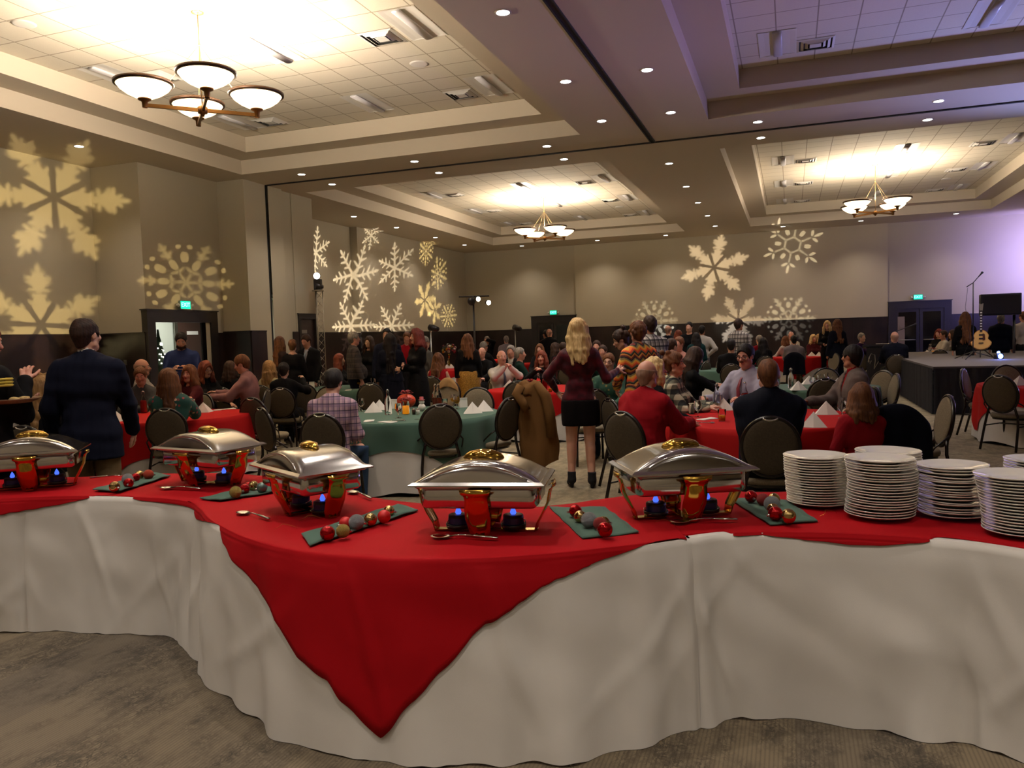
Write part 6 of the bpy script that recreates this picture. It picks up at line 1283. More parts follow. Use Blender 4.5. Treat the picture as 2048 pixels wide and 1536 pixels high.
P_('longback', 'standing woman with very long black hair in navy dress, back turned', 780, 13.8, 1.74, face=4, sex='f', hair=('verylong', 'black'), top=tp(DNAVY, g=0.02), bottom=sk_(DNAVY, 0.25, w=0.2), shoes=HE, girth=1.2, R=(0.14, 0.3, 1.2), py=690)
P_('backman', 'standing man with black hair behind the long-haired woman', 773, 15.6, 1.86, face=165, hair=('short', 'black'), top=tp(NAVY, **JK), bottom=pt(NAVY), shoes=SH, py=665)
P_('sunglass', 'standing woman with dark wavy hair and glasses left of the long-haired woman', 738, 16.2, 1.72, face=150, sex='f', hair=('shoulder', 'darkbrown'), top=tp(BLK), bottom=pt(BLK), shoes=HE, glasses=True, R=(0.05, 0.28, 1.08), py=690)
P_('redshirt', 'standing man in red shirt behind the red-haired woman', 814, 17.0, 1.79, face=172, hair=('short', 'brown'), skin='pink', top=tp(REDM, collar=1), bottom=pt(CHAR), shoes=SH, hpit=15, py=680)
P_('redhair', 'standing woman with curly red hair in black dress, arms folded', 832, 13.0, 1.79, face=118, sex='f', hair=('curly', 'red'), top=tp(BLK), bottom=sk_(BLK, 0.5, w=0.16), shoes=HE, L=(0.06, 0.26, 1.14), R=(-0.06, 0.28, 1.20), cl=0.8, cr=0.9, girth=1.1, hw=1.3, eyes=True, py=680)
P_('greyback', 'person in grey behind the red-haired woman\'s shoulder', 851, 15.5, 1.68, face=-60, hair=('short', 'grey'), top=tp(GREY), bottom=pt(CHAR), shoes=SH, py=690)
P_('redgirl', 'seated girl with long brown hair in sleeveless red dress', 877, 14.6, 1.36, sit=True, face=-24, sex='f', hair=('shoulder', 'brown'), top=tp(REDM, sl=0, neck='wide'), bottom=sk_(REDM), shoes=HE, lean=10, py=720)
P_('sequin', 'standing woman in black top and gold sequin skirt, back turned', 935, 14.8, 1.69, face=3, sex='f', hair=('shoulder', 'brown'), top=tp(BLK, g=0.018), bottom=sk_(SEQ, 0.48, w=0.17, g=0.02), shoes=HE, girth=1.15, hw=1.3, py=690)
P_('whitebald', 'bald man in white shirt and tie, hands clasped before his mouth', 1004, 13.75, 1.39, sit=True, face=-162, skin='pink', hair=('fringe', 'pale'), top=tp(WHT, collar=1), bottom=pt(CHAR), shoes=SH, L=(-0.04, 0.24, 1.10), R=(0.05, 0.25, 1.09), cl=1.3, cr=1.3, elL=(-1, 0.4, -1), elR=(1, 0.4, -1), extra=('tie', 'tiecol_dark'), girth=1.15, lod=1, eyes=True, py=720)
P_('bangs', 'seated woman with auburn bangs, hands clasped at her chin', 1083, 14.1, 1.35, sit=True, face=170, sex='f', hair=('shoulder', 'auburn'), top=tp(BLK), bottom=pt(BLK), shoes=SH, L=(-0.035, 0.25, 1.04), R=(0.045, 0.25, 1.03), cl=1.3, cr=1.3, elL=(-1, 0.4, -1), elR=(1, 0.4, -1), lod=1, eyes=True, py=730)
P_('velvet', 'standing woman with long blonde hair in burgundy velvet minidress and black ankle boots', 1157, 8.3, 1.775, face=2, hyaw=-18, sex='f', hair=('shoulder', 'blonde'), top=tp(VEL, neck='back', g=0.010, sl=1.0), bottom=sk_(VELD, 0.66, w=0.145, zt=0.93), shoes=HE, R=(0.42, 0.20, 1.22), elR=(0.2, -0.3, -1), L=(-0.24, 0.20, 1.02), elL=(-1, -0.5, -0.3), cr=0.2, hw=1.12, py=680, stance=-0.03, pnR=(0, 1, -0.3), girth=0.95)
P_('chevron', 'standing woman in orange chevron dress and dark boots, back turned', 1275, 9.0, 1.735, face=20, sex='f', hair=('shortcurly', 'brown'), top=tp(CHEV, g=0.02, neck='crew'), bottom=sk_(CHEV, 0.55, w=0.17), shoes=dict(k='shoe', m=SHOE), lean=8, girth=1.08, L=(-0.2, 0.3, 1.0), R=(0.22, 0.3, 1.1), hw=1.0, py=670)
P_('leaning', 'dark-haired woman leaning forward left of the chevron dress', 1240, 10.0, 1.64, face=100, sex='f', hair=('up', 'darkbrown'), top=tp(BLK), bottom=pt(BLK), shoes=SH, lean=18, hpit=25, py=690, eyes=True)
P_('whiteplaid', 'standing man in black and white plaid shirt behind the chevron dress', 1298, 10.8, 1.84, face=28, skin='tan', hair=('short', 'darkbrown'), top=tp(PLW, collar=1, g=0.024), bottom=pt(DJEAN), shoes=SH, girth=1.2, R=(0.06, 0.30, 1.15), hyaw=10, py=650)
P_('boy', 'boy with brown hair and glasses behind the velvet dress arm', 1217, 10.6, 1.35, sit=True, face=168, hair=('cap', 'brown'), top=tp(MGR), bottom=pt(DJEAN), shoes=SH, glasses=True, eyes=True, lod=1, girth=0.8, py=725)
P_('redsweater', 'bald man in red sweater, back turned, arm on the table', 1296, 6.9, 1.37, sit=True, face=-38, skin='pink', hair=('fringe', 'pale'), top=tp(RSW, under=WHT, g=0.024), bottom=pt(BLK), shoes=SH, girth=1.35, R=(0.16, 0.46, 0.79), L=(-0.02, 0.48, 0.79), lean=12, py=745)
P_('blondebehind', 'woman with short blonde hair just behind the red sweater man', 1312, 8.0, 1.355, sit=True, face=-75, sex='f', hair=('bob', 'blonde'), top=tp(BLK), bottom=pt(BLK), shoes=SH, py=745)
P_('buffalo', 'woman with curly updo in buffalo-check top, facing right', 1350, 8.5, 1.39, sit=True, face=-98, sex='f', hair=('up', 'brown'), top=tp(BUF, g=0.022), bottom=pt(BLK), shoes=SH, L=(-0.12, 0.36, 0.80), R=(0.14, 0.30, 0.80), girth=1.1, eyes=True, hw=1.2, py=735)
P_('reading', 'young woman in black V-neck dress, looking down, facing right', 1392, 10.4, 1.385, sit=True, face=-80, sex='f', hair=('shoulder', 'darkbrown'), top=tp(BLK, neck='v', sl=0.6), bottom=sk_(BLK), shoes=HE, R=(0.10, 0.42, 0.86), L=(-0.02, 0.44, 0.84), hpit=24, eyes=True, lod=1, py=725)
P_('moustache', 'man with glasses and moustache in pale shirt and red tie', 1490, 8.85, 1.445, sit=True, face=140, skin='pink', hair=('short', 'black'), top=tp(LBL, collar=1, g=0.02), bottom=pt(CHAR), shoes=SH, glasses=True, eyes=True, girth=1.3, lean=5, hpit=10, hyaw=14, R=(0.22, 0.36, 0.80), L=(-0.25, 0.35, 0.82), extra=('moustache', 'tie', 'tiecol_red'), py=715, hw=1.3)
P_('blacksuit', 'man with shaved head in black suit jacket, back turned', 1537, 6.15, 1.375, sit=True, face=2, skin='pink', hair=('cap', 'brown'), top=tp(DNAVY, under=WHT, g=0.036, n='jacket'), bottom=pt(BLK), shoes=SH, girth=1.25, R=(0.10, 0.40, 0.79), L=(-0.10, 0.40, 0.79), hw=0.25, py=750)
P_('greyblazer', 'man in grey brown blazer over red shirt, head turned left', 1703, 8.5, 1.41, sit=True, face=108, skin='tan', hair=('short', 'black'), top=tp(GRB, neck='v', under=RSW, g=0.03, n='jacket'), bottom=pt(CHAR), shoes=SH, hyaw=-52, girth=1.12, L=(-0.24, 0.14, 0.62), R=(0.16, 0.34, 0.78), py=715)
P_('girl', 'girl with brown bob in red short-sleeved top, back turned', 1722, 6.2, 1.155, sit=True, chair=False, face=20, sex='f', skin='tan', hair=('bob', 'brown'), top=tp(REDM, sl=0.42, g=0.02), bottom=sk_(REDM), shoes=SH, hw=1.25, L=(-0.19, 0.14, 0.66), R=(0.15, 0.38, 0.72), py=800)
# --- far groups
FAR = [('vest', 'standing man in dark vest and white shirt, far wall, left of the green jacket', 1337, 21, 1.80, 0, -30, 'm', ('fringe', 'pale'), 'fair', tp(DNAVY), pt(CHAR), 660),
 ('farbrown', 'standing woman with brown hair beside the man in vest', 1356, 20.5, 1.66, 0, 20, 'f', ('shoulder', 'auburn'), 'fair', tp(MAR), pt(BLK), 665),
 ('fardark', 'standing dark-haired man in black facing us by the far wall', 1378, 19.5, 1.85, 0, 165, 'm', ('short', 'black'), 'fair', tp(BLK), pt(BLK), 655),
 ('hands', 'standing man in white shirt with hands on hips, back turned', 1404, 20, 1.76, 0, -10, 'm', ('short', 'black'), 'tan', tp(WHT, collar=1), pt(GTR), 655),
 ('green', 'standing person in dark green jacket in front of the white-shirt man', 1392, 18, 1.58, 0, 10, 'f', ('shoulder', 'black'), 'fair', tp(TEAL, **JK), pt(BLK), 665),
 ('laugh', 'laughing man in salmon shirt, seated behind the white-plaid man', 1357, 15.0, 1.52, 1, 150, 'm', ('short', 'brown'), 'pink', tp(PKS, collar=1), pt(CHAR), 680),
 ('backpink', 'person with dark hair seated before the laughing man', 1344, 14.0, 1.50, 1, -40, 'm', ('short', 'darkbrown'), 'fair', tp(PKS), pt(CHAR), 690),
 ('farplaid', 'standing man in black and white plaid shirt near the far wall', 1478, 17.2, 1.855, 0, -38, 'm', ('short', 'darkbrown'), 'tan', tp(PLW, collar=1, g=0.024), pt(DJEAN), 650),
 ('darkleft', 'dark seated figure left of the far plaid-shirt man', 1462, 15.8, 1.44, 1, 0, 'm', ('short', 'black'), 'tan', tp(BLK), pt(BLK), 680),
 ('greencap', 'seated man in red vest and green cap near the far red table', 1518, 22.5, 1.45, 1, 30, 'm', ('cap', 'grey'), 'fair', tp(REDM), pt(CHAR), 680),
 ('ponytail', 'seated woman with long dark hair near the far red table, back turned', 1526, 20.0, 1.40, 1, 12, 'f', ('long', 'black'), 'fair', tp(BLK), pt(BLK), 690),
 ('farbald', 'bald man facing us behind the far red table', 1582, 26.5, 1.52, 1, 175, 'm', ('fringe', 'pale'), 'pink', tp(WHT), pt(CHAR), 672),
 ('leftbrown', 'seated person with brown hair left of the grey-shirt back', 1570, 24.6, 1.38, 1, 40, 'f', ('bob', 'brown'), 'fair', tp(WHT), pt(CHAR), 680),
 ('greyback2', 'seated man in light grey shirt, back turned, navy coat on his chair', 1588, 21.7, 1.42, 1, 0, 'm', ('short', 'black'), 'fair', tp(LGREY, g=0.03), pt(KHAKI), 680),
 ('blondefar', 'standing woman with long blonde hair and glasses by the far red table', 1654, 23.0, 1.80, 0, 175, 'f', ('long', 'blonde'), 'fair', tp(BLK), pt(BLK), 650),
 ('darkstand', 'standing long-haired person in dark coat right of the blonde', 1674, 20.6, 1.81, 0, 30, 'f', ('long', 'brown'), 'tan', tp(DNAVY, **JK), pt(DNAVY), 650),
 ('kidone', 'seated blonde child with bow, left of two at the far red table', 1627, 25.0, 1.40, 1, -160, 'f', ('bob', 'blonde'), 'fair', tp(MAR), pt(BLK), 678),
 ('kidtwo', 'seated blonde child in light top, right of two at the far red table', 1639, 25.6, 1.40, 1, -140, 'f', ('bob', 'dirty'), 'fair', tp(LGREY), pt(BLK), 678),
 ('beanie', 'seated woman in purple with grey knit cap left of the lectern', 1724, 22.5, 1.42, 1, -130, 'f', ('cap', 'grey'), 'fair', tp(PURP), pt(BLK), 675),
 ('lectman', 'bald man in dark coat, back turned, right of the lectern', 1789, 18.2, 1.47, 1, 10, 'm', ('fringe', 'pale'), 'pink', tp(DNAVY, g=0.035), pt(BLK), 672),
 ('stagea', 'seated man in white shirt leaning in, behind the stage', 1886, 22.6, 1.42, 1, 110, 'm', ('short', 'darkbrown'), 'pink', tp(WHT), pt(CHAR), 670),
 ('stageb', 'seated woman in patterned white top, behind the stage', 1904, 23.0, 1.42, 1, 120, 'f', ('bob', 'darkbrown'), 'fair', tp(LGREY), pt(CHAR), 670),
 ('stagec', 'seated person with dark red hair at the far end behind the stage', 1877, 24.6, 1.45, 1, 150, 'f', ('bob', 'red'), 'fair', tp(BLK), pt(BLK), 668),
 ('longstage', 'standing woman with long brown hair behind the guitar, back turned', 1930, 18.6, 1.86, 0, 15, 'f', ('verylong', 'brown'), 'fair', tp(BLK), pt(BLK), 645),
 ('bigback', 'large man in dark jacket, back turned, under the loudspeaker', 2002, 19.5, 1.80, 0, 0, 'm', ('short', 'grey'), 'pink', tp(DNAVY, g=0.04), pt(DNAVY), 650),
 ('whiteright', 'man in white shirt at the right edge beyond the stage', 2046, 20.5, 1.86, 0, 40, 'm', ('short', 'brown'), 'pink', tp(WHT), pt(CHAR), 650),
 ('handhead', 'man with hand to his head near the light stand, far left', 973, 24.0, 1.66, 0, 140, 'm', ('short', 'grey'), 'fair', tp(BLK, **JK), pt(BLK), 672),
 ('suitman', 'man in dark suit left of the grey-jacket man, far away', 968, 21.5, 1.52, 1, -50, 'm', ('short', 'grey'), 'pink', tp(BLK, neck='v', under=WHT, **JK), pt(BLK), 680),
 ('headdown', 'seated bald man in black with head bowed beside the gold sequin skirt', 963, 17.8, 1.41, 1, 160, 'm', ('fringe', 'pale'), 'pink', tp(BLK), pt(BLK), 695),
 ('greyjack', 'standing grey-haired man in grey jacket, back turned, beyond the bald man', 1012, 23.5, 1.66, 0, 10, 'm', ('short', 'grey'), 'fair', tp(LGREY, **JK), pt(CHAR), 672),
 ('smile', 'smiling man in dark suit and tie behind the bald man', 1021, 16.6, 1.44, 1, 165, 'm', ('short', 'grey'), 'pink', tp(BLK, neck='v', under=WHT, **JK), pt(BLK), 692),
 ('profile', 'seated man in dark green jacket facing right behind the bald man', 1041, 15.8, 1.40, 1, -92, 'm', ('short', 'grey'), 'pink', tp(GRNJ), pt(BLK), 700),
 ('greyw', 'seated woman with grey-brown hair behind the woman with bangs', 1079, 20.0, 1.42, 1, 170, 'f', ('bob', 'brown'), 'fair', tp(BLK), pt(BLK), 690),
 ('dooone', 'bald man in black standing before the far double door', 1099, 23.0, 1.83, 0, -30, 'm', ('fringe', 'pale'), 'pink', tp(BLK, g=0.03), pt(BLK), 660),
 ('doortwo', 'dark-haired man in black standing left of the bald man at the far door', 1091, 23.8, 1.80, 0, 40, 'm', ('short', 'black'), 'tan', tp(BLK), pt(BLK), 660),
 ('darkhead', 'seated dark-haired man in brown left of the velvet dress', 1125, 18.0, 1.46, 1, 20, 'm', ('short', 'darkbrown'), 'tan', tp(MAR), pt(BLK), 685),
 ('peek', 'person seated facing right just left of the velvet dress', 1112, 19.5, 1.44, 1, -90, 'f', ('shoulder', 'darkbrown'), 'fair', tp(BLK), pt(BLK), 688),
 ('santa', 'seated person with white beard beside the leaning woman', 1205, 15.5, 1.40, 1, 160, 'm', ('short', 'darkbrown'), 'fair', tp(GRNJ), pt(BLK), 700),
 ('peektwo', 'face showing just right of the blonde hair', 1193, 17.5, 1.48, 1, 170, 'm', ('short', 'darkbrown'), 'pink', tp(BLK), pt(BLK), 690)]
for key, lab, px, d_, zt, sit_, fc, sx, hr, skn, tpp, btt, py_ in FAR:
    kw = {}
    if key == 'hands': kw = dict(L=(-0.16, -0.03, 1.02), R=(0.16, -0.03, 1.02), elL=(-1, -0.4, 0), elR=(1, -0.4, 0))
    if key == 'handhead': kw = dict(L=(-0.12, 0.12, 1.66), elL=(-1, 0.2, 0.3))
    if key in ('farplaid', 'blondefar'): kw = dict(R=(0.08, 0.28, 1.12), L=(-0.08, 0.28, 1.10))
    P_(key, lab, px, d_, zt, sit=bool(sit_), face=fc, sex=sx, skin=skn, hair=hr, top=tpp, bottom=btt, shoes=SH, py=py_, lod=2, eyes=False, **kw)
# occupied chairs
for x, y, rz, key, d_ in SEATED:
    c = chair(); c.location = (x, y, 0); c.rotation_euler = (0, 0, rz)
    lab = PEOPLE[key][0]['label']; w = lab.split(',')[0].split(); nm = ' '.join(w[:9])
    tag(c, 'banquet chair under the '+nm.replace('seated ', ''), 'chair', GCH)
# ------------------------------------------------------------------ stage, lectern, instruments, stands
SZ = 0.85; M_STG = mat('stage skirt', S(16, 16, 26), 0.85); M_STT = mat('stage carpet', S(96, 90, 88), 0.9)
rt = root('stage', (6.2, 20.2, 0), 0, 'low stage with black skirt on the right side of the room', 'stage')
b = MB(); b.box((-3.82, -4.45, SZ-0.06), (3.6, 4.4, SZ)); b.build('platform', M_STT, rt)
def pleat(p0, p1):
    P0, P1 = Vector(p0), Vector(p1); L_ = (P1-P0).length; n = int(L_*36); d = (P1-P0)/L_; nn = Vector((d.y, -d.x)); rows = []
    for z in (SZ-0.03, SZ*0.5, 0.01):
        rows.append([Vector((*(P0+d*L_*i/n+nn*(0.012*math.sin(i*1.1)+0.02+0.01*noise.noise(Vector((i*0.2, z, 0))))), z)) for i in range(n+1)])
    return rows
b = MB(); b.grid(pleat((-3.82, 4.4), (-3.82, -4.45))); b.build('skirting', M_STG, rt); b = MB(); b.grid(pleat((-3.82, -4.45), (3.6, -4.45))); b.build('skirting', M_STG, rt)
for x in (-3.5, 0, 3.4):
    for y in (-4.1, 0, 4.1): b = MB(); b.tube([(x, y, 0), (x, y, SZ-0.05)], 0.03, 8); b.build('leg', M_DARK, rt)
# lectern
p = atd(1757, 735, 19.6); rz = math.atan2(-p.x, p.y); rt = root('lectern', (p.x, p.y, 0), rz, 'dark lectern with a large script V on its front', 'lectern')
M_LEC = mat('lectern black', S(20, 17, 19), 0.35); b = MB(); b.box((-0.32, -0.22, 0.0), (0.32, 0.22, 0.08)); b.box((-0.27, -0.18, 0.08), (0.27, 0.18, 1.08)); b.build('body', M_LEC, rt)
b = MB(); b.box((-0.36, -0.26, 1.08), (0.36, 0.24, 1.14), Matrix.Rotation(rad(-6), 4, 'X')); b.build('reading_desk', M_LEC, rt)
b = MB(); b.tube([(-0.20, -0.19, 0.72), (-0.22, -0.19, 0.82), (-0.16, -0.19, 0.93), (-0.08, -0.19, 0.90), (-0.07, -0.19, 0.76), (-0.09, -0.19, 0.62), (-0.10, -0.19, 0.55), (-0.04, -0.19, 0.66), (0.03, -0.19, 0.80), (0.12, -0.19, 0.92), (0.22, -0.19, 0.98)], [0.008, 0.012, 0.014, 0.012, 0.016, 0.018, 0.014, 0.012, 0.012, 0.010, 0.006], 8, flat=0.6)
b.tube([(-0.16, -0.19, 0.76), (-0.19, -0.19, 0.68), (-0.23, -0.19, 0.74), (-0.20, -0.19, 0.84)], 0.008, 8); b.build('script_letter', mat('champagne metal', S(170, 158, 140), 0.3, 0.7), rt)
p2 = atd(1768, 692, 20.4); rt = root('document_tray', (p2.x, p2.y, 1.10), rz, 'white tray box standing behind the lectern top', 'tray'); b = MB(); b.box((-0.19, -0.12, 0.03), (0.19, 0.12, 0.05)); b.box((-0.17, -0.1, -0.09), (0.17, 0.1, 0.03)); b.build('box', M_NAP, rt)
rt = root('side_stand', (p2.x, p2.y, 0), rz, 'dark stand carrying the white tray behind the lectern', 'stand'); b = MB(); b.box((-0.2, -0.13, 0), (0.2, 0.13, 1.005)); b.build('body', M_LEC, rt)
# guitar on its stand
p = atd(1962, 712, 17.3); GX, GY = p.x, p.y; rz = math.atan2(-p.x, p.y); rt = root('archtop_guitar', (GX, GY, SZ+0.16), rz, 'honey-coloured archtop guitar standing upright on the stage', 'guitar')
def gout(s_):
    pts = []
    for k in range(48):
        a = 2*math.pi*k/48; x, z = math.cos(a), math.sin(a); w = 0.215 if z < 0 else 0.16; hh = 0.22; zz = z*hh; 
        wz = 0.215-0.085*math.exp(-((zz-0.03)/0.06)**2)-(0.05 if zz > 0.05 else 0)*min(1, (zz-0.05)/0.08 if zz > 0.05 else 0)
        pts.append((x*wz/0.215*0.215*s_ if abs(x) < 1.01 else 0, zz*s_+0.22))
    return pts
MG = Matrix.Rotation(rad(90-8), 4, 'X'); g0 = gout(1.0); b = MB(); b.prism([(x, z) for x, z in g0], -0.04, 0.04, MG); b.build('body', mat('flame maple', S(196, 138, 66), 0.25, fn=lambda t: t.link(t.mix(t.ramp(t.noise(9, 3, t.coord(scale=(1, 1, 3))), 0.35, 0.7), S(214, 160, 84), S(150, 92, 40)), t.bsdf.inputs['Base Color'])), rt)
b = MB(); b.prism([(x*0.93, (z-0.22)*0.94+0.22) for x, z in g0], 0.04, 0.052, MG); b.build('top_plate', mat('guitar top', S(222, 172, 96), 0.2), rt)
b = MB(); b.box((-0.024, 0.40, 0.045), (0.024, 0.86, 0.068), MG); b.build('neck', mat('fretboard', S(40, 26, 20), 0.4), rt)
b = MB(); [b.box((-0.018, 0.44+0.06*i, 0.068), (0.018, 0.465+0.06*i, 0.070), MG) for i in range(7)]; b.build('inlays', M_CHINA, rt)
b = MB(); b.prism([(-0.03, 0.86), (0.03, 0.86), (0.045, 1.02), (0.0, 1.0), (-0.045, 1.02)], 0.04, 0.062, MG); b.build('headstock', mat('headstock', S(120, 110, 96), 0.4), rt)
b = MB(); b.box((-0.045, 0.14, 0.052), (0.045, 0.155, 0.07), MG); b.box((-0.04, 0.23, 0.052), (0.04, 0.26, 0.062), MG); b.box((-0.04, 0.31, 0.052), (0.04, 0.34, 0.062), MG); b.build('bridge_and_pickups', M_DARK, rt)
b = MB(); b.prism([(0.03, 0.2), (0.08, 0.22), (0.07, 0.34), (0.03, 0.36)], 0.054, 0.058, MG); b.build('pickguard', mat('brown guard', S(90, 48, 24), 0.3), rt)
rt = root('guitar_stand', (GX, GY+0.06, SZ), rz, 'black tubular stand under the archtop guitar', 'stand'); b = MB()
for a in (0.5, 2.6, 4.7): b.tube([(0, 0, 0.22), (0.26*math.cos(a), 0.26*math.sin(a), 0.012)], 0.012, 8)
b.tube([(0, 0, 0.2), (0, 0.1, 0.62)], 0.012, 8); b.tube([(-0.13, -0.14, 0.19), (-0.12, 0, 0.155), (0.12, 0, 0.155), (0.13, -0.14, 0.19)], 0.012, 8); b.build('frame', M_DARK, rt)
def micstand(px, dist, z0, zt, boom, label, gooseneck=False):
    p = atd(px, 712, dist); rt = root('microphone_stand', (p.x, p.y, z0), math.atan2(-p.x, p.y), label, 'microphone stand'); h = zt-z0; b = MB(); b.tube([(0, 0, 0.1), (0, 0, h)], 0.011, 8); b.build('pole', M_DARK, rt)
    for a in (0.3, 2.5, 4.4): b = MB(); b.tube([(0, 0, 0.16), (0.42*math.cos(a), 0.42*math.sin(a), 0.012)], 0.010, 8); b.build('leg', M_DARK, rt)
    bx_, bz = boom; b = MB(); b.tube([(-0.12, 0, h-0.08), (0, 0, h), (bx_*0.6, 0, h+bz*0.6)], 0.009, 8); b.build('boom', M_DARK, rt)
    b = MB(); q0 = Vector((bx_*0.6, 0, h+bz*0.6)); q1 = Vector((bx_, 0, h+bz)); b.tube([q0, q1], [0.011, 0.018], 10); b.ball(q1, 0.026, 10, 8); b.build('microphone', mat('mic grey', S(70, 72, 80), 0.4, 0.6), rt)
    b = MB(); b.tube([(-0.1, 0.01, h-0.1), (-0.14, 0.02, h-0.5), (-0.05, 0.0, 0.4), (-0.2, 0.1, 0.01)], 0.004, 6); b.build('cable', M_DARK, rt)
micstand(1946, 16.6, SZ, 2.44, (0.16, 0.20), 'microphone stand in front of the guitar with raised boom')
p = atd(1800, 690, 19.2); micstand(1792, 19.0, 0.0, 1.46, (0.42, 0.16), 'boom microphone stand behind the bald man in dark coat')
p = atd(1997, 716, 16.2); rt = root('stage_light', (p.x, p.y, SZ), 0.3, 'small stage light glowing blue in front of the guitar', 'stage light'); b = MB(); b.rbox((-0.07, -0.07, 0), (0.07, 0.07, 0.12), 0.02); b.build('housing', M_DARK, rt)
b = MB(); b.lathe([(0.0001, 0.0), (0.05, 0.0)], 16, Matrix.Translation((0, -0.073, 0.06)) @ Matrix.Rotation(rad(90), 4, 'X')); b.build('lens', mat('blue led', S(40, 60, 255), 0.4, Emission_Color=(0.12, 0.25, 1.0, 1), Emission_Strength=14.0), rt)
b = MB(); b.ball((0, 0, 0.135), 0.03, 12, 8); b.build('status_dome', _m['blue led'], rt); lamp('POINT', 'stage_light_glow', (p.x, p.y-0.2, SZ+0.15), 6, (0.15, 0.25, 1.0), shadow_soft_size=0.03)
p = atd(2000, 618, 19.0); rt = root('loudspeaker', (p.x, p.y, 1.62), math.atan2(-p.x, p.y)+0.1, 'large black loudspeaker box above the crowd at the right', 'loudspeaker'); b = MB(); b.rbox((-0.42, -0.2, 0.15), (0.42, 0.25, 0.66), 0.03); b.build('cabinet', mat('speaker black', S(26, 24, 34), 0.6), rt); b = MB(); b.box((-0.38, -0.215, 0.19), (0.38, -0.2, 0.62)); b.build('grille', M_DARK, rt)
b = MB(); b.tube([(0.3, 0.1, 0.16), (0.3, 0.1, -1.61)], 0.03, 10); b.build('pole', M_DARK, rt)
# light stands and truss
M_LENS = mat('hot lens', S(255, 240, 200), 0.4, Emission_Color=(1, 0.88, 0.62, 1), Emission_Strength=12.0); M_LENSW = mat('cool lens', (1, 1, 1, 1), 0.4, Emission_Color=(0.86, 0.9, 1.0, 1), Emission_Strength=5.0); M_ALU = mat('truss aluminium', S(150, 140, 122), 0.4, 0.8)
def par(parent, c, d, name='lamp_head', lens=M_LENS, r=0.07, L_=0.2):
    c = Vector(c); q_ = Vector(d).normalized().to_track_quat('Z', 'Y').to_matrix().to_4x4(); T_ = Matrix.Translation(c) @ q_
    b = MB(); b.lathe([(0.0001, -L_), (r*0.6, -L_), (r, -L_*0.5), (r, 0.02), (r*0.9, 0.02)], 16, T_); o = b.build(name, M_DARK, parent)
    if lens: b = MB(); b.lathe([(0.0001, 0.0), (r*0.88, 0.0)], 16, T_); b.build('lens', lens, o)
p = atd(950, 700, 21.0); rt = root('lighting_stand', (p.x, p.y, 0), math.atan2(-p.x, p.y), 'tall lighting stand with crossbar and two lit lamps', 'lighting stand'); H_ = 2.72
b = MB(); b.tube([(0, 0, 0), (0, 0, H_)], 0.025, 8); b.build('pole', M_DARK, rt); b = MB(); b.tube([(-0.38, 0, H_), (0.42, 0, H_)], 0.02, 8); b.build('crossbar', M_DARK, rt)
for a in (0.5, 2.6, 4.7): b = MB(); b.tube([(0, 0, 0.5), (0.4*math.cos(a), 0.4*math.sin(a), 0.01)], 0.012, 6); b.build('leg', M_DARK, rt)
par(rt, (0.13, -0.1, H_-0.08), (0.3, -1, -0.1)); par(rt, (0.40, -0.08, H_-0.18), (0.25, -1, -0.15)); par(rt, (-0.05, 0.0, H_-0.14), (0.1, 1, -0.2), lens=None, r=0.1)
def smallstand(px, py, dist, label, d, size=0.09):
    p = atd(px, py, dist); rt = root('projector_stand', (p.x, p.y, 0), 0, label, 'lighting stand'); b = MB(); b.tube([(0, 0, 0), (0, 0, p.z-0.08)], 0.018, 8); b.build('pole', M_METAL, rt)
    for a in (0.5, 2.6, 4.7): b = MB(); b.tube([(0, 0, 0.4), (0.35*math.cos(a), 0.35*math.sin(a), 0.01)], 0.010, 6); b.build('leg', M_DARK, rt)
    b = MB(); b.box((-0.05, -0.02, p.z-0.1), (0.05, 0.02, p.z-0.05)); b.build('yoke', M_METAL, rt); par(rt, (0, 0, p.z), d, 'projector_head', M_LENSW, size, 0.3); return p
sp1 = smallstand(861, 655, 22.0, 'projector on a stand right of the red-haired woman', (-1, 0.35, 0.2)); sp2 = smallstand(1030, 655, 27.0, 'small projector on a stand left of the far double door', (-0.8, 0.5, 0.2), 0.11)
p = atd(641, 690, 22.0); rt = root('truss_tower', (p.x, p.y, 0), 0.2, 'slim triangular truss tower with moving heads on top', 'truss'); b = MB(); HT = 3.05; c3 = [Vector((0.12*math.cos(a), 0.12*math.sin(a), 0)) for a in (0.5, 2.6, 4.7)]
for c_ in c3: b.tube([c_, c_+Vector((0, 0, HT))], 0.014, 6)
n = 14
for i in range(n):
    for k in range(3): a_, c_ = c3[k], c3[(k+1) % 3]; b.tube([a_+Vector((0, 0, HT*i/n)), c_+Vector((0, 0, HT*(i+1)/n))], 0.006, 5)
b.build('truss', M_ALU, rt); b = MB(); b.lathe([(0.0001, HT), (0.17, HT), (0.17, HT+0.03), (0.0001, HT+0.03)], 12); b.build('top_plate', M_ALU, rt)
par(rt, (0, -0.05, HT+0.42), (0.35, -1, -0.1), lens=M_LENSW, r=0.10); par(rt, (-0.03, -0.05, HT+0.14), (-0.8, -0.6, 0.1), lens=M_LENSW, r=0.08); b = MB(); b.box((-0.1, -0.05, HT+0.03), (0.1, 0.08, HT+0.33)); b.build('yoke', M_DARK, rt)
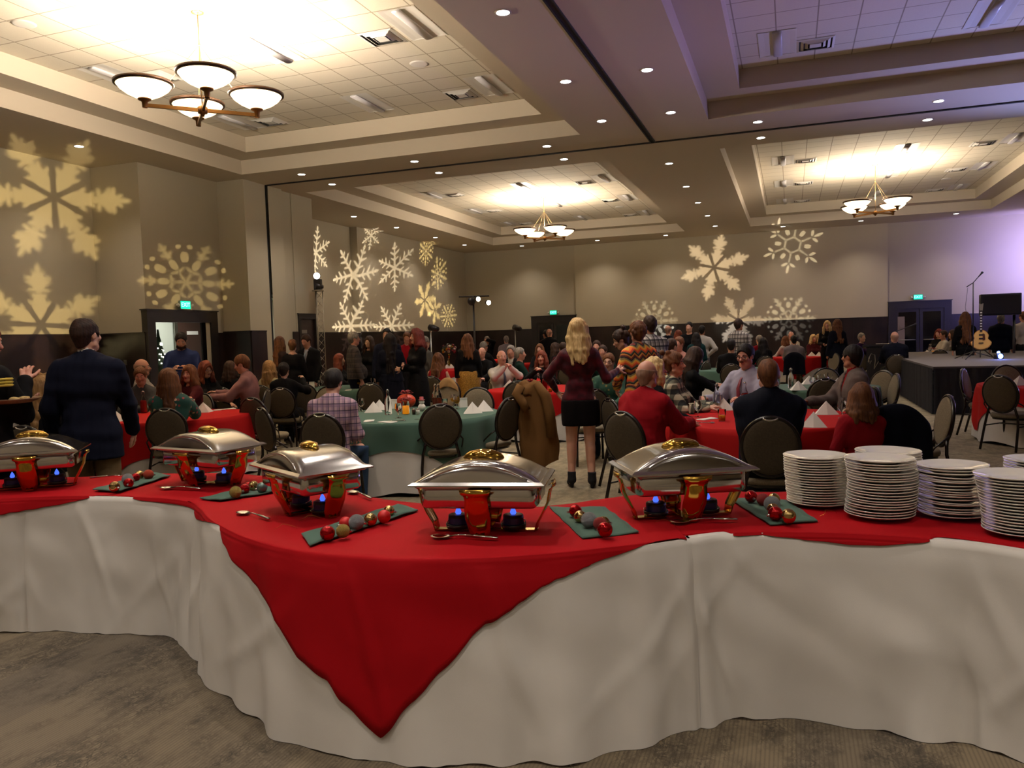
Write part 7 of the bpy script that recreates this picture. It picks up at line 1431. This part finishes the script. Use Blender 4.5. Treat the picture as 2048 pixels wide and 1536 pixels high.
# christmas tree seen through the left door
p = atX(319, 720, -14.6); rt = root('christmas_tree', (-14.6, p.y, 0.003), 0, 'small lit Christmas tree glimpsed through the open left door', 'christmas tree'); g_ = random.Random(3)
b = MB(); b.tube([(0, 0, 0), (0, 0, 0.4)], 0.04, 8); b.build('trunk', M_LEC, rt); b = MB()
for k in range(9): z0 = 0.25+0.19*k; r_ = 0.42*(1-k/9.5); b.lathe([(r_, z0), (r_*0.55, z0+0.13), (0.02, z0+0.3)], 18)
b.build('branches', mat('fir green', S(40, 56, 40), 0.9), rt); b = MB()
for k in range(90): u = g_.random(); a = g_.uniform(0, 6.28); r_ = 0.44*(1-u*0.95); b.ball((r_*math.cos(a), r_*math.sin(a), 0.28+1.65*u), 0.016, 6, 4)
b.build('fairy_lights', mat('fairy lights', (1, 1, 1, 1), 0.4, Emission_Color=(1, 0.9, 0.75, 1), Emission_Strength=7.0), rt)
# wall sockets and thermostat
for px, py, lab in ((234, 726, 'small metal wall plate just right of the blazer man'), (251, 725, 'brass coat hook plate on the dark wainscot left of the door')):
    p = atX(px, py, -13.36); q_ = p.y < 13.8
    if q_: d_ = ray(px, py); t_ = 13.84/d_[1]; p = Vector((d_[0]*t_, 13.84, CAMH+d_[2]*t_))
    rt = root('wall_plate', p, 0 if q_ else rad(90), lab, 'wall plate'); b = MB(); b.box((-0.04, -0.012, -0.06), (0.04, 0.0, 0.06)); b.box((-0.015, -0.02, -0.04), (0.015, -0.012, 0.04)); b.build('plate', M_METAL, rt)
# coats on chairs
def coat(c, m, label, w=0.27, top=0.97, drop=0.55, side=0.0, hang=1.0):
    """a garment folded over the back of chair c: one sheet down the rear, one down the front"""
    rt = root('draped_coat', c.location, c.rotation_euler.z, label, 'coat'); rows = []; n = 26
    prof = [(-1, 0.50), (-0.6, 0.25), (-0.25, 0.03), (0, 0), (0.12, -0.012), (0.35, 0.06), (0.65, 0.25), (1.0, 0.50)]
    for k in range(25):
        v = -0.55+1.55*k/24; zt = top-abs(v)*drop*(1 if v > 0 else 0.7); row = []
        for i in range(n+1):
            u = -1+2*i/n; ww = w*(1+0.12*abs(v))*hang; arch = -0.16*abs(u)**2.3*(1-min(1, abs(v)*0.9))
            z = zt+arch; y = -0.215-(min(top, max(0.5, z))-0.46)*0.158-(0.045 if v > 0 else -0.045)*min(1, abs(v)*7)-0.035*max(0, v)
            fold = 0.018*math.sin(u*8+v*2)*min(1, abs(v)*2)+0.012*noise.noise(Vector((u*2, v*3, top)))
            row.append(Vector((u*ww+side*max(0, v), y-fold*(1 if v > 0 else -1)*1.0, z+0.02*noise.noise(Vector((u*2, v, 5)))*abs(v))))
        rows.append(row)
    b = MB(); b.grid(rows); solid(b.build('cloth', m, rt), 0.012, 0); return rt
c = chair_at(1790, 815, 22, 'banquet chair under the navy jacket, right of the girl with the bob', dist=6.2)
o = coat(c, DNAVY, 'dark navy jacket over the chair right of the girl with the bob', 0.26, 1.0, 0.62)
cc = [o for o in C.scene.objects if o.get('label') == 'empty banquet chair turned left with the camel coat behind it'][0]
rt = root('draped_coat', (0, 0, 0), 0, 'camel coat hanging from the chair back left of the velvet dress', 'coat')
p0 = atd(1068, 800, 8.75); rz = math.atan2(-p0.x, p0.y); rt.location = (p0.x, p0.y, 0); rt.rotation_euler = (0, 0, rz); rows = []
for k in range(30):
    v = k/29; z = 1.06-0.86*v; row = []
    for i in range(29):
        a = 2*math.pi*i/28; w = (0.12+0.08*min(1, v*2.2))*(1-0.25*max(0, v-0.75)*4*0.5); cx = -0.03+0.10*v
        f_ = 1+0.16*math.sin(a*5+v*4)+0.1*noise.noise(Vector((math.cos(a)*2, math.sin(a)*2, v*3)))
        row.append(Vector((cx+w*math.cos(a)*f_, 0.07*math.sin(a)*f_, z+(0.10*math.cos(a)-0.05)*(1 if v > 0.8 else 0)*((v-0.8)*5)+(0.05*math.cos(a*2+1) if v < 0.1 else 0))))
    rows.append(row)
ctr = Vector((-0.05, 0, 1.08)); rows.insert(0, [ctr+(q_-ctr)*0.5+Vector((0, 0, 0.04)) for q_ in rows[0]]); rows.insert(0, [ctr.copy() for _ in range(29)])
b = MB(); b.grid(rows); b.build('cloth', TAN, rt)
b = MB(); b.tube([(-0.14, -0.04, 1.07), (-0.19, -0.06, 0.98), (-0.13, -0.1, 0.9), (-0.08, -0.11, 0.8)], [0.05, 0.055, 0.05, 0.045], 12); b.build('sleeve', TAN, rt)
b = MB(); b.tube([(0.03, -0.05, 1.10), (0.13, -0.08, 0.95), (0.17, -0.09, 0.75), (0.18, -0.08, 0.5)], [0.04, 0.06, 0.06, 0.05], 12); b.build('sleeve', TAN, rt)
for o_ in [o for o in C.scene.objects if (o.get('label') or '').startswith('banquet chair under the man in light grey') or (o.get('label') or '') == 'banquet chair under the man in light grey shirt']:
    coat(o_, DNAVY, 'navy coat over the chair of the grey-shirt man at the far red table', 0.26, 0.98, 0.62)
for o_ in [o for o in C.scene.objects if o.get('label') == 'empty banquet chair with the tan wrap over its back']:
    coat(o_, solidc('tan wrap', S(176, 140, 92)), 'tan wrap over the chair back below the red dress', 0.17, 0.99, 0.40, side=0.08)
# server's plate, handbag, phone
kk = PEOPLE['server']; rt_, inf = kk; hp = rt_.location+Matrix.Rotation(inf['rz'], 3, 'Z') @ (Vector(inf['wr'][-1])*inf['s']); pl = atd(20, 803, 5.35)
rt = root('wooden_plate', (pl.x, pl.y, pl.z), 0, 'round wooden plate of food held by the server at the left', 'plate'); b = MB(); b.lathe([(0.0001, 0.0), (0.13, 0.002), (0.165, 0.016), (0.185, 0.022), (0.186, 0.016), (0.13, -0.010), (0.0001, -0.012)], 32); b.build('dish', mat('brown wood plate', S(120, 84, 56), 0.4), rt)
b = MB(); g_ = random.Random(8)
for k in range(22): a, r_ = g_.uniform(0, 6.28), g_.uniform(0, 0.12); b.ball((r_*math.cos(a), r_*math.sin(a), 0.018), g_.uniform(0.014, 0.03), 8, 6, (1.3, 1, 0.6))
b.build('food', mat('food', S(190, 160, 100), 0.6), rt)
p = atd(3, 767, 5.2); rt = root('braid_trim', p, 0, 'yellow braid on the server\'s sleeve at the left edge', 'braid'); b = MB()
for k in range(3): b.lathe([(0.062, 0.02*k-0.02), (0.070, 0.02*k-0.012), (0.062, 0.02*k-0.004)], 20)
b.build('braid', mat('gold braid', S(200, 176, 60), 0.5, 0.2), rt)
# ------------------------------------------------------------------ light patterns thrown by the projectors
def gobo(src, tgt, radius, col, style, rot, power, soft=0.03):
    d_ = (Vector(tgt)-Vector(src)).length; half = math.atan(radius*1.12/d_)
    o = lamp('SPOT', 'snowflake_projector', src, power*(d_/10)**2, col, tgt, spot_size=2*half, spot_blend=0.12, shadow_soft_size=0.004)
    L_ = o.data; L_.use_nodes = True; t = NT(L_); em = t.n['Emission']; tc = t.n.new('ShaderNodeTexCoord'); x, y, z = t.sep(tc.outputs['Normal'])[:3]
    k = 1.0/math.tan(half)*1.12; X = t.math('MULTIPLY', t.math('DIVIDE', x, t.math('ABSOLUTE', z)), k); Y = t.math('MULTIPLY', t.math('DIVIDE', y, t.math('ABSOLUTE', z)), k)
    r = t.math('SQRT', t.math('ADD', t.math('MULTIPLY', X, X), t.math('MULTIPLY', Y, Y))); a = t.math('ADD', t.math('ARCTAN2', Y, X), rot+20*math.pi)
    af = t.math('MULTIPLY', t.math('ABSOLUTE', t.math('SUBTRACT', t.math('FRACT', t.math('DIVIDE', a, math.pi/3)), 0.5)), math.pi/3); px_ = t.math('MULTIPLY', r, t.math('COSINE', af)); py_ = t.math('MULTIPLY', r, t.math('SINE', af))
    mx = lambda *v: v[0] if len(v) == 1 else t.math('MAXIMUM', v[0], mx(*v[1:]))
    def st(x0, ang, ln, w, y0=0.0):
        c_, s_ = math.cos(rad(ang)), math.sin(rad(ang)); qx = t.math('SUBTRACT', px_, x0); qy = t.math('SUBTRACT', py_, y0) if y0 else py_
        al = t.math('ADD', t.math('MULTIPLY', qx, c_), t.math('MULTIPLY', qy, s_)); pe = t.math('ABSOLUTE', t.math('SUBTRACT', t.math('MULTIPLY', qy, c_), t.math('MULTIPLY', qx, s_)))
        tw = t.ramp(al, 0, ln, w*1.15, w*0.55); m = t.ramp(t.math('SUBTRACT', pe, tw), -soft, soft, 1, 0)
        return t.math('MULTIPLY', m, t.math('MULTIPLY', t.ramp(al, -soft, soft), t.ramp(al, ln-soft, ln+soft, 1, 0)))
    def el_(cx, cy, rx, ry, ang=0):
        c_, s_ = math.cos(rad(ang)), math.sin(rad(ang)); qx = t.math('SUBTRACT', px_, cx); qy = t.math('SUBTRACT', py_, cy); u = t.math('DIVIDE', t.math('ADD', t.math('MULTIPLY', qx, c_), t.math('MULTIPLY', qy, s_)), rx); v = t.math('DIVIDE', t.math('SUBTRACT', t.math('MULTIPLY', qy, c_), t.math('MULTIPLY', qx, s_)), ry)
        return t.ramp(t.math('ADD', t.math('MULTIPLY', u, u), t.math('MULTIPLY', v, v)), 0.75, 1.25, 1, 0)
    if style == 0: m = mx(st(0, 0, 0.98, 0.045), st(0.30, 58, 0.22, 0.04), st(0.52, 58, 0.26, 0.045), st(0.74, 58, 0.15, 0.04), el_(0.9, 0, 0.1, 0.05))
    elif style == 1:
        m = mx(el_(0.30, 0.0, 0.24, 0.11), st(0.30, 62, 0.20, 0.055), st(0.40, 40, 0.17, 0.05), el_(0.72, 0, 0.15, 0.12), st(0.64, 60, 0.21, 0.055), st(0.74, 75, 0.20, 0.05), st(0.60, 100, 0.17, 0.045), st(0.78, 35, 0.16, 0.045), st(0.80, 0, 0.22, 0.05), st(0.50, 0, 0.2, 0.06))
        sp = t.math('MULTIPLY', t.ramp(t.math('ABSOLUTE', t.math('SUBTRACT', t.math('MULTIPLY', py_, math.cos(math.pi/6)), t.math('MULTIPLY', px_, 0.5))), 0.025, 0.05, 1, 0), t.ramp(r, 0.6, 0.66, 1, 0)); m = t.math('MULTIPLY', m, t.math('SUBTRACT', 1.0, sp)); m = t.math('MULTIPLY', m, t.ramp(r, 0.04, 0.09))
    elif style == 2: m = mx(st(0.26, 120, 0.26, 0.024), st(0.27, 0, 0.32, 0.024), el_(0.80, 0, 0.14, 0.045), el_(0.66, 0.12, 0.10, 0.045, 60), el_(0.40, 0.20, 0.10, 0.04, 30))
    else: m = mx(el_(0.44, 0.0, 0.13, 0.075), st(0, 0, 0.24, 0.035), st(0.58, 0, 0.38, 0.05), st(0.64, 55, 0.15, 0.04), st(0.80, 55, 0.12, 0.035), el_(0.50, 0.26, 0.12, 0.06, 30), st(0.26, 75, 0.17, 0.035), el_(0.74, 0.30, 0.05, 0.06, 0))
    m = t.math('MAXIMUM', m, t.ramp(r, 0.4, 1.05, 0.05, 0.0)); t.link(m, em.inputs['Strength'])
YEL = (1.0, 0.78, 0.36); WHS = (1.0, 0.88, 0.72); DIM = (1.0, 0.90, 0.70)
A1 = (-5.0, 4.5, 2.9)
p = atX(108, 395, -14.75); gobo(A1, p, 1.45, YEL, 1, 0.52, 3600); p = atX(82, 650, -14.75); gobo(A1, p, 1.25, YEL, 1, 0.0, 3600, 0.04); p = atX(372, 565, -13.4); gobo(A1, p, 1.05, YEL, 3, 0.52, 2600)
A2 = tuple(sp1); A2 = (A2[0], A2[1], A2[2]+0.05)
for px, py, r_, ro in ((632, 505, 0.75, 0.2), (711, 553, 1.05, 0.5), (789, 535, 0.92, 0.05), (783, 652, 0.95, 0.5), (708, 652, 1.0, 0.5), (742, 470, 0.5, 0.3)): gobo(A2, atX(px, py, -14.45 if px > 700 else -14.7), r_, WHS, 0, ro, 7500, 0.02)
A3 = (sp2[0], sp2[1], sp2[2]+0.05)
for px, py, r_, ro in ((850, 500, 0.62, 0.2), (877, 549, 0.72, 0.0), (847, 600, 0.8, 0.52), (868, 620, 0.62, 0.2), (898, 632, 0.60, 0.52)): gobo(A3, atX(px, py, -14.5), r_, YEL, 1 if px in (847, 868) else 3, ro, 6500, 0.03)
A4 = (-6.5, 14.0, 3.3)
for px, py, r_, sty, ro, pw in ((1428, 535, 1.42, 1, 0.25, 3600), (1585, 490, 1.25, 2, 0.2, 3000), (1309, 642, 1.05, 3, 0.52, 1600), (1476, 640, 1.1, 1, 0.6, 2300), (1577, 638, 1.05, 3, 0.52, 2300)): gobo(A4, atY(px, py, 35.07), r_, DIM if sty != 1 else (1.0, 0.82, 0.62), sty, ro, pw)
# coloured stage wash from the right of the frame
lamp('SPOT', 'purple_wash', (9.7, 32.4, 4.0), 1300, (0.42, 0.36, 1.0), (9.2, 35.1, 3.9), spot_size=rad(130), spot_blend=1.0, shadow_soft_size=0.15)
lamp('SPOT', 'purple_wash', (8.5, 19.0, 1.2), 1700, (0.42, 0.34, 1.0), (3.5, 13.0, 6.2), spot_size=rad(80), spot_blend=1.0, shadow_soft_size=0.1)
lamp('SPOT', 'blue_wash', (9.3, 20.0, 1.0), 1500, (0.25, 0.45, 1.0), (5.0, 16.5, 5.7), spot_size=rad(40), spot_blend=1.0, shadow_soft_size=0.1)
lamp('SPOT', 'purple_wash', (8.0, 20.0, 1.2), 900, (0.55, 0.34, 1.0), (-1.8, 9.5, 5.7), spot_size=rad(34), spot_blend=1.0, shadow_soft_size=0.1)
lamp('SPOT', 'blue_wash', (9.0, 24.0, 3.5), 500, (0.30, 0.28, 1.0), (4.5, 33.0, 1.0), spot_size=rad(70), spot_blend=1.0, shadow_soft_size=0.1)
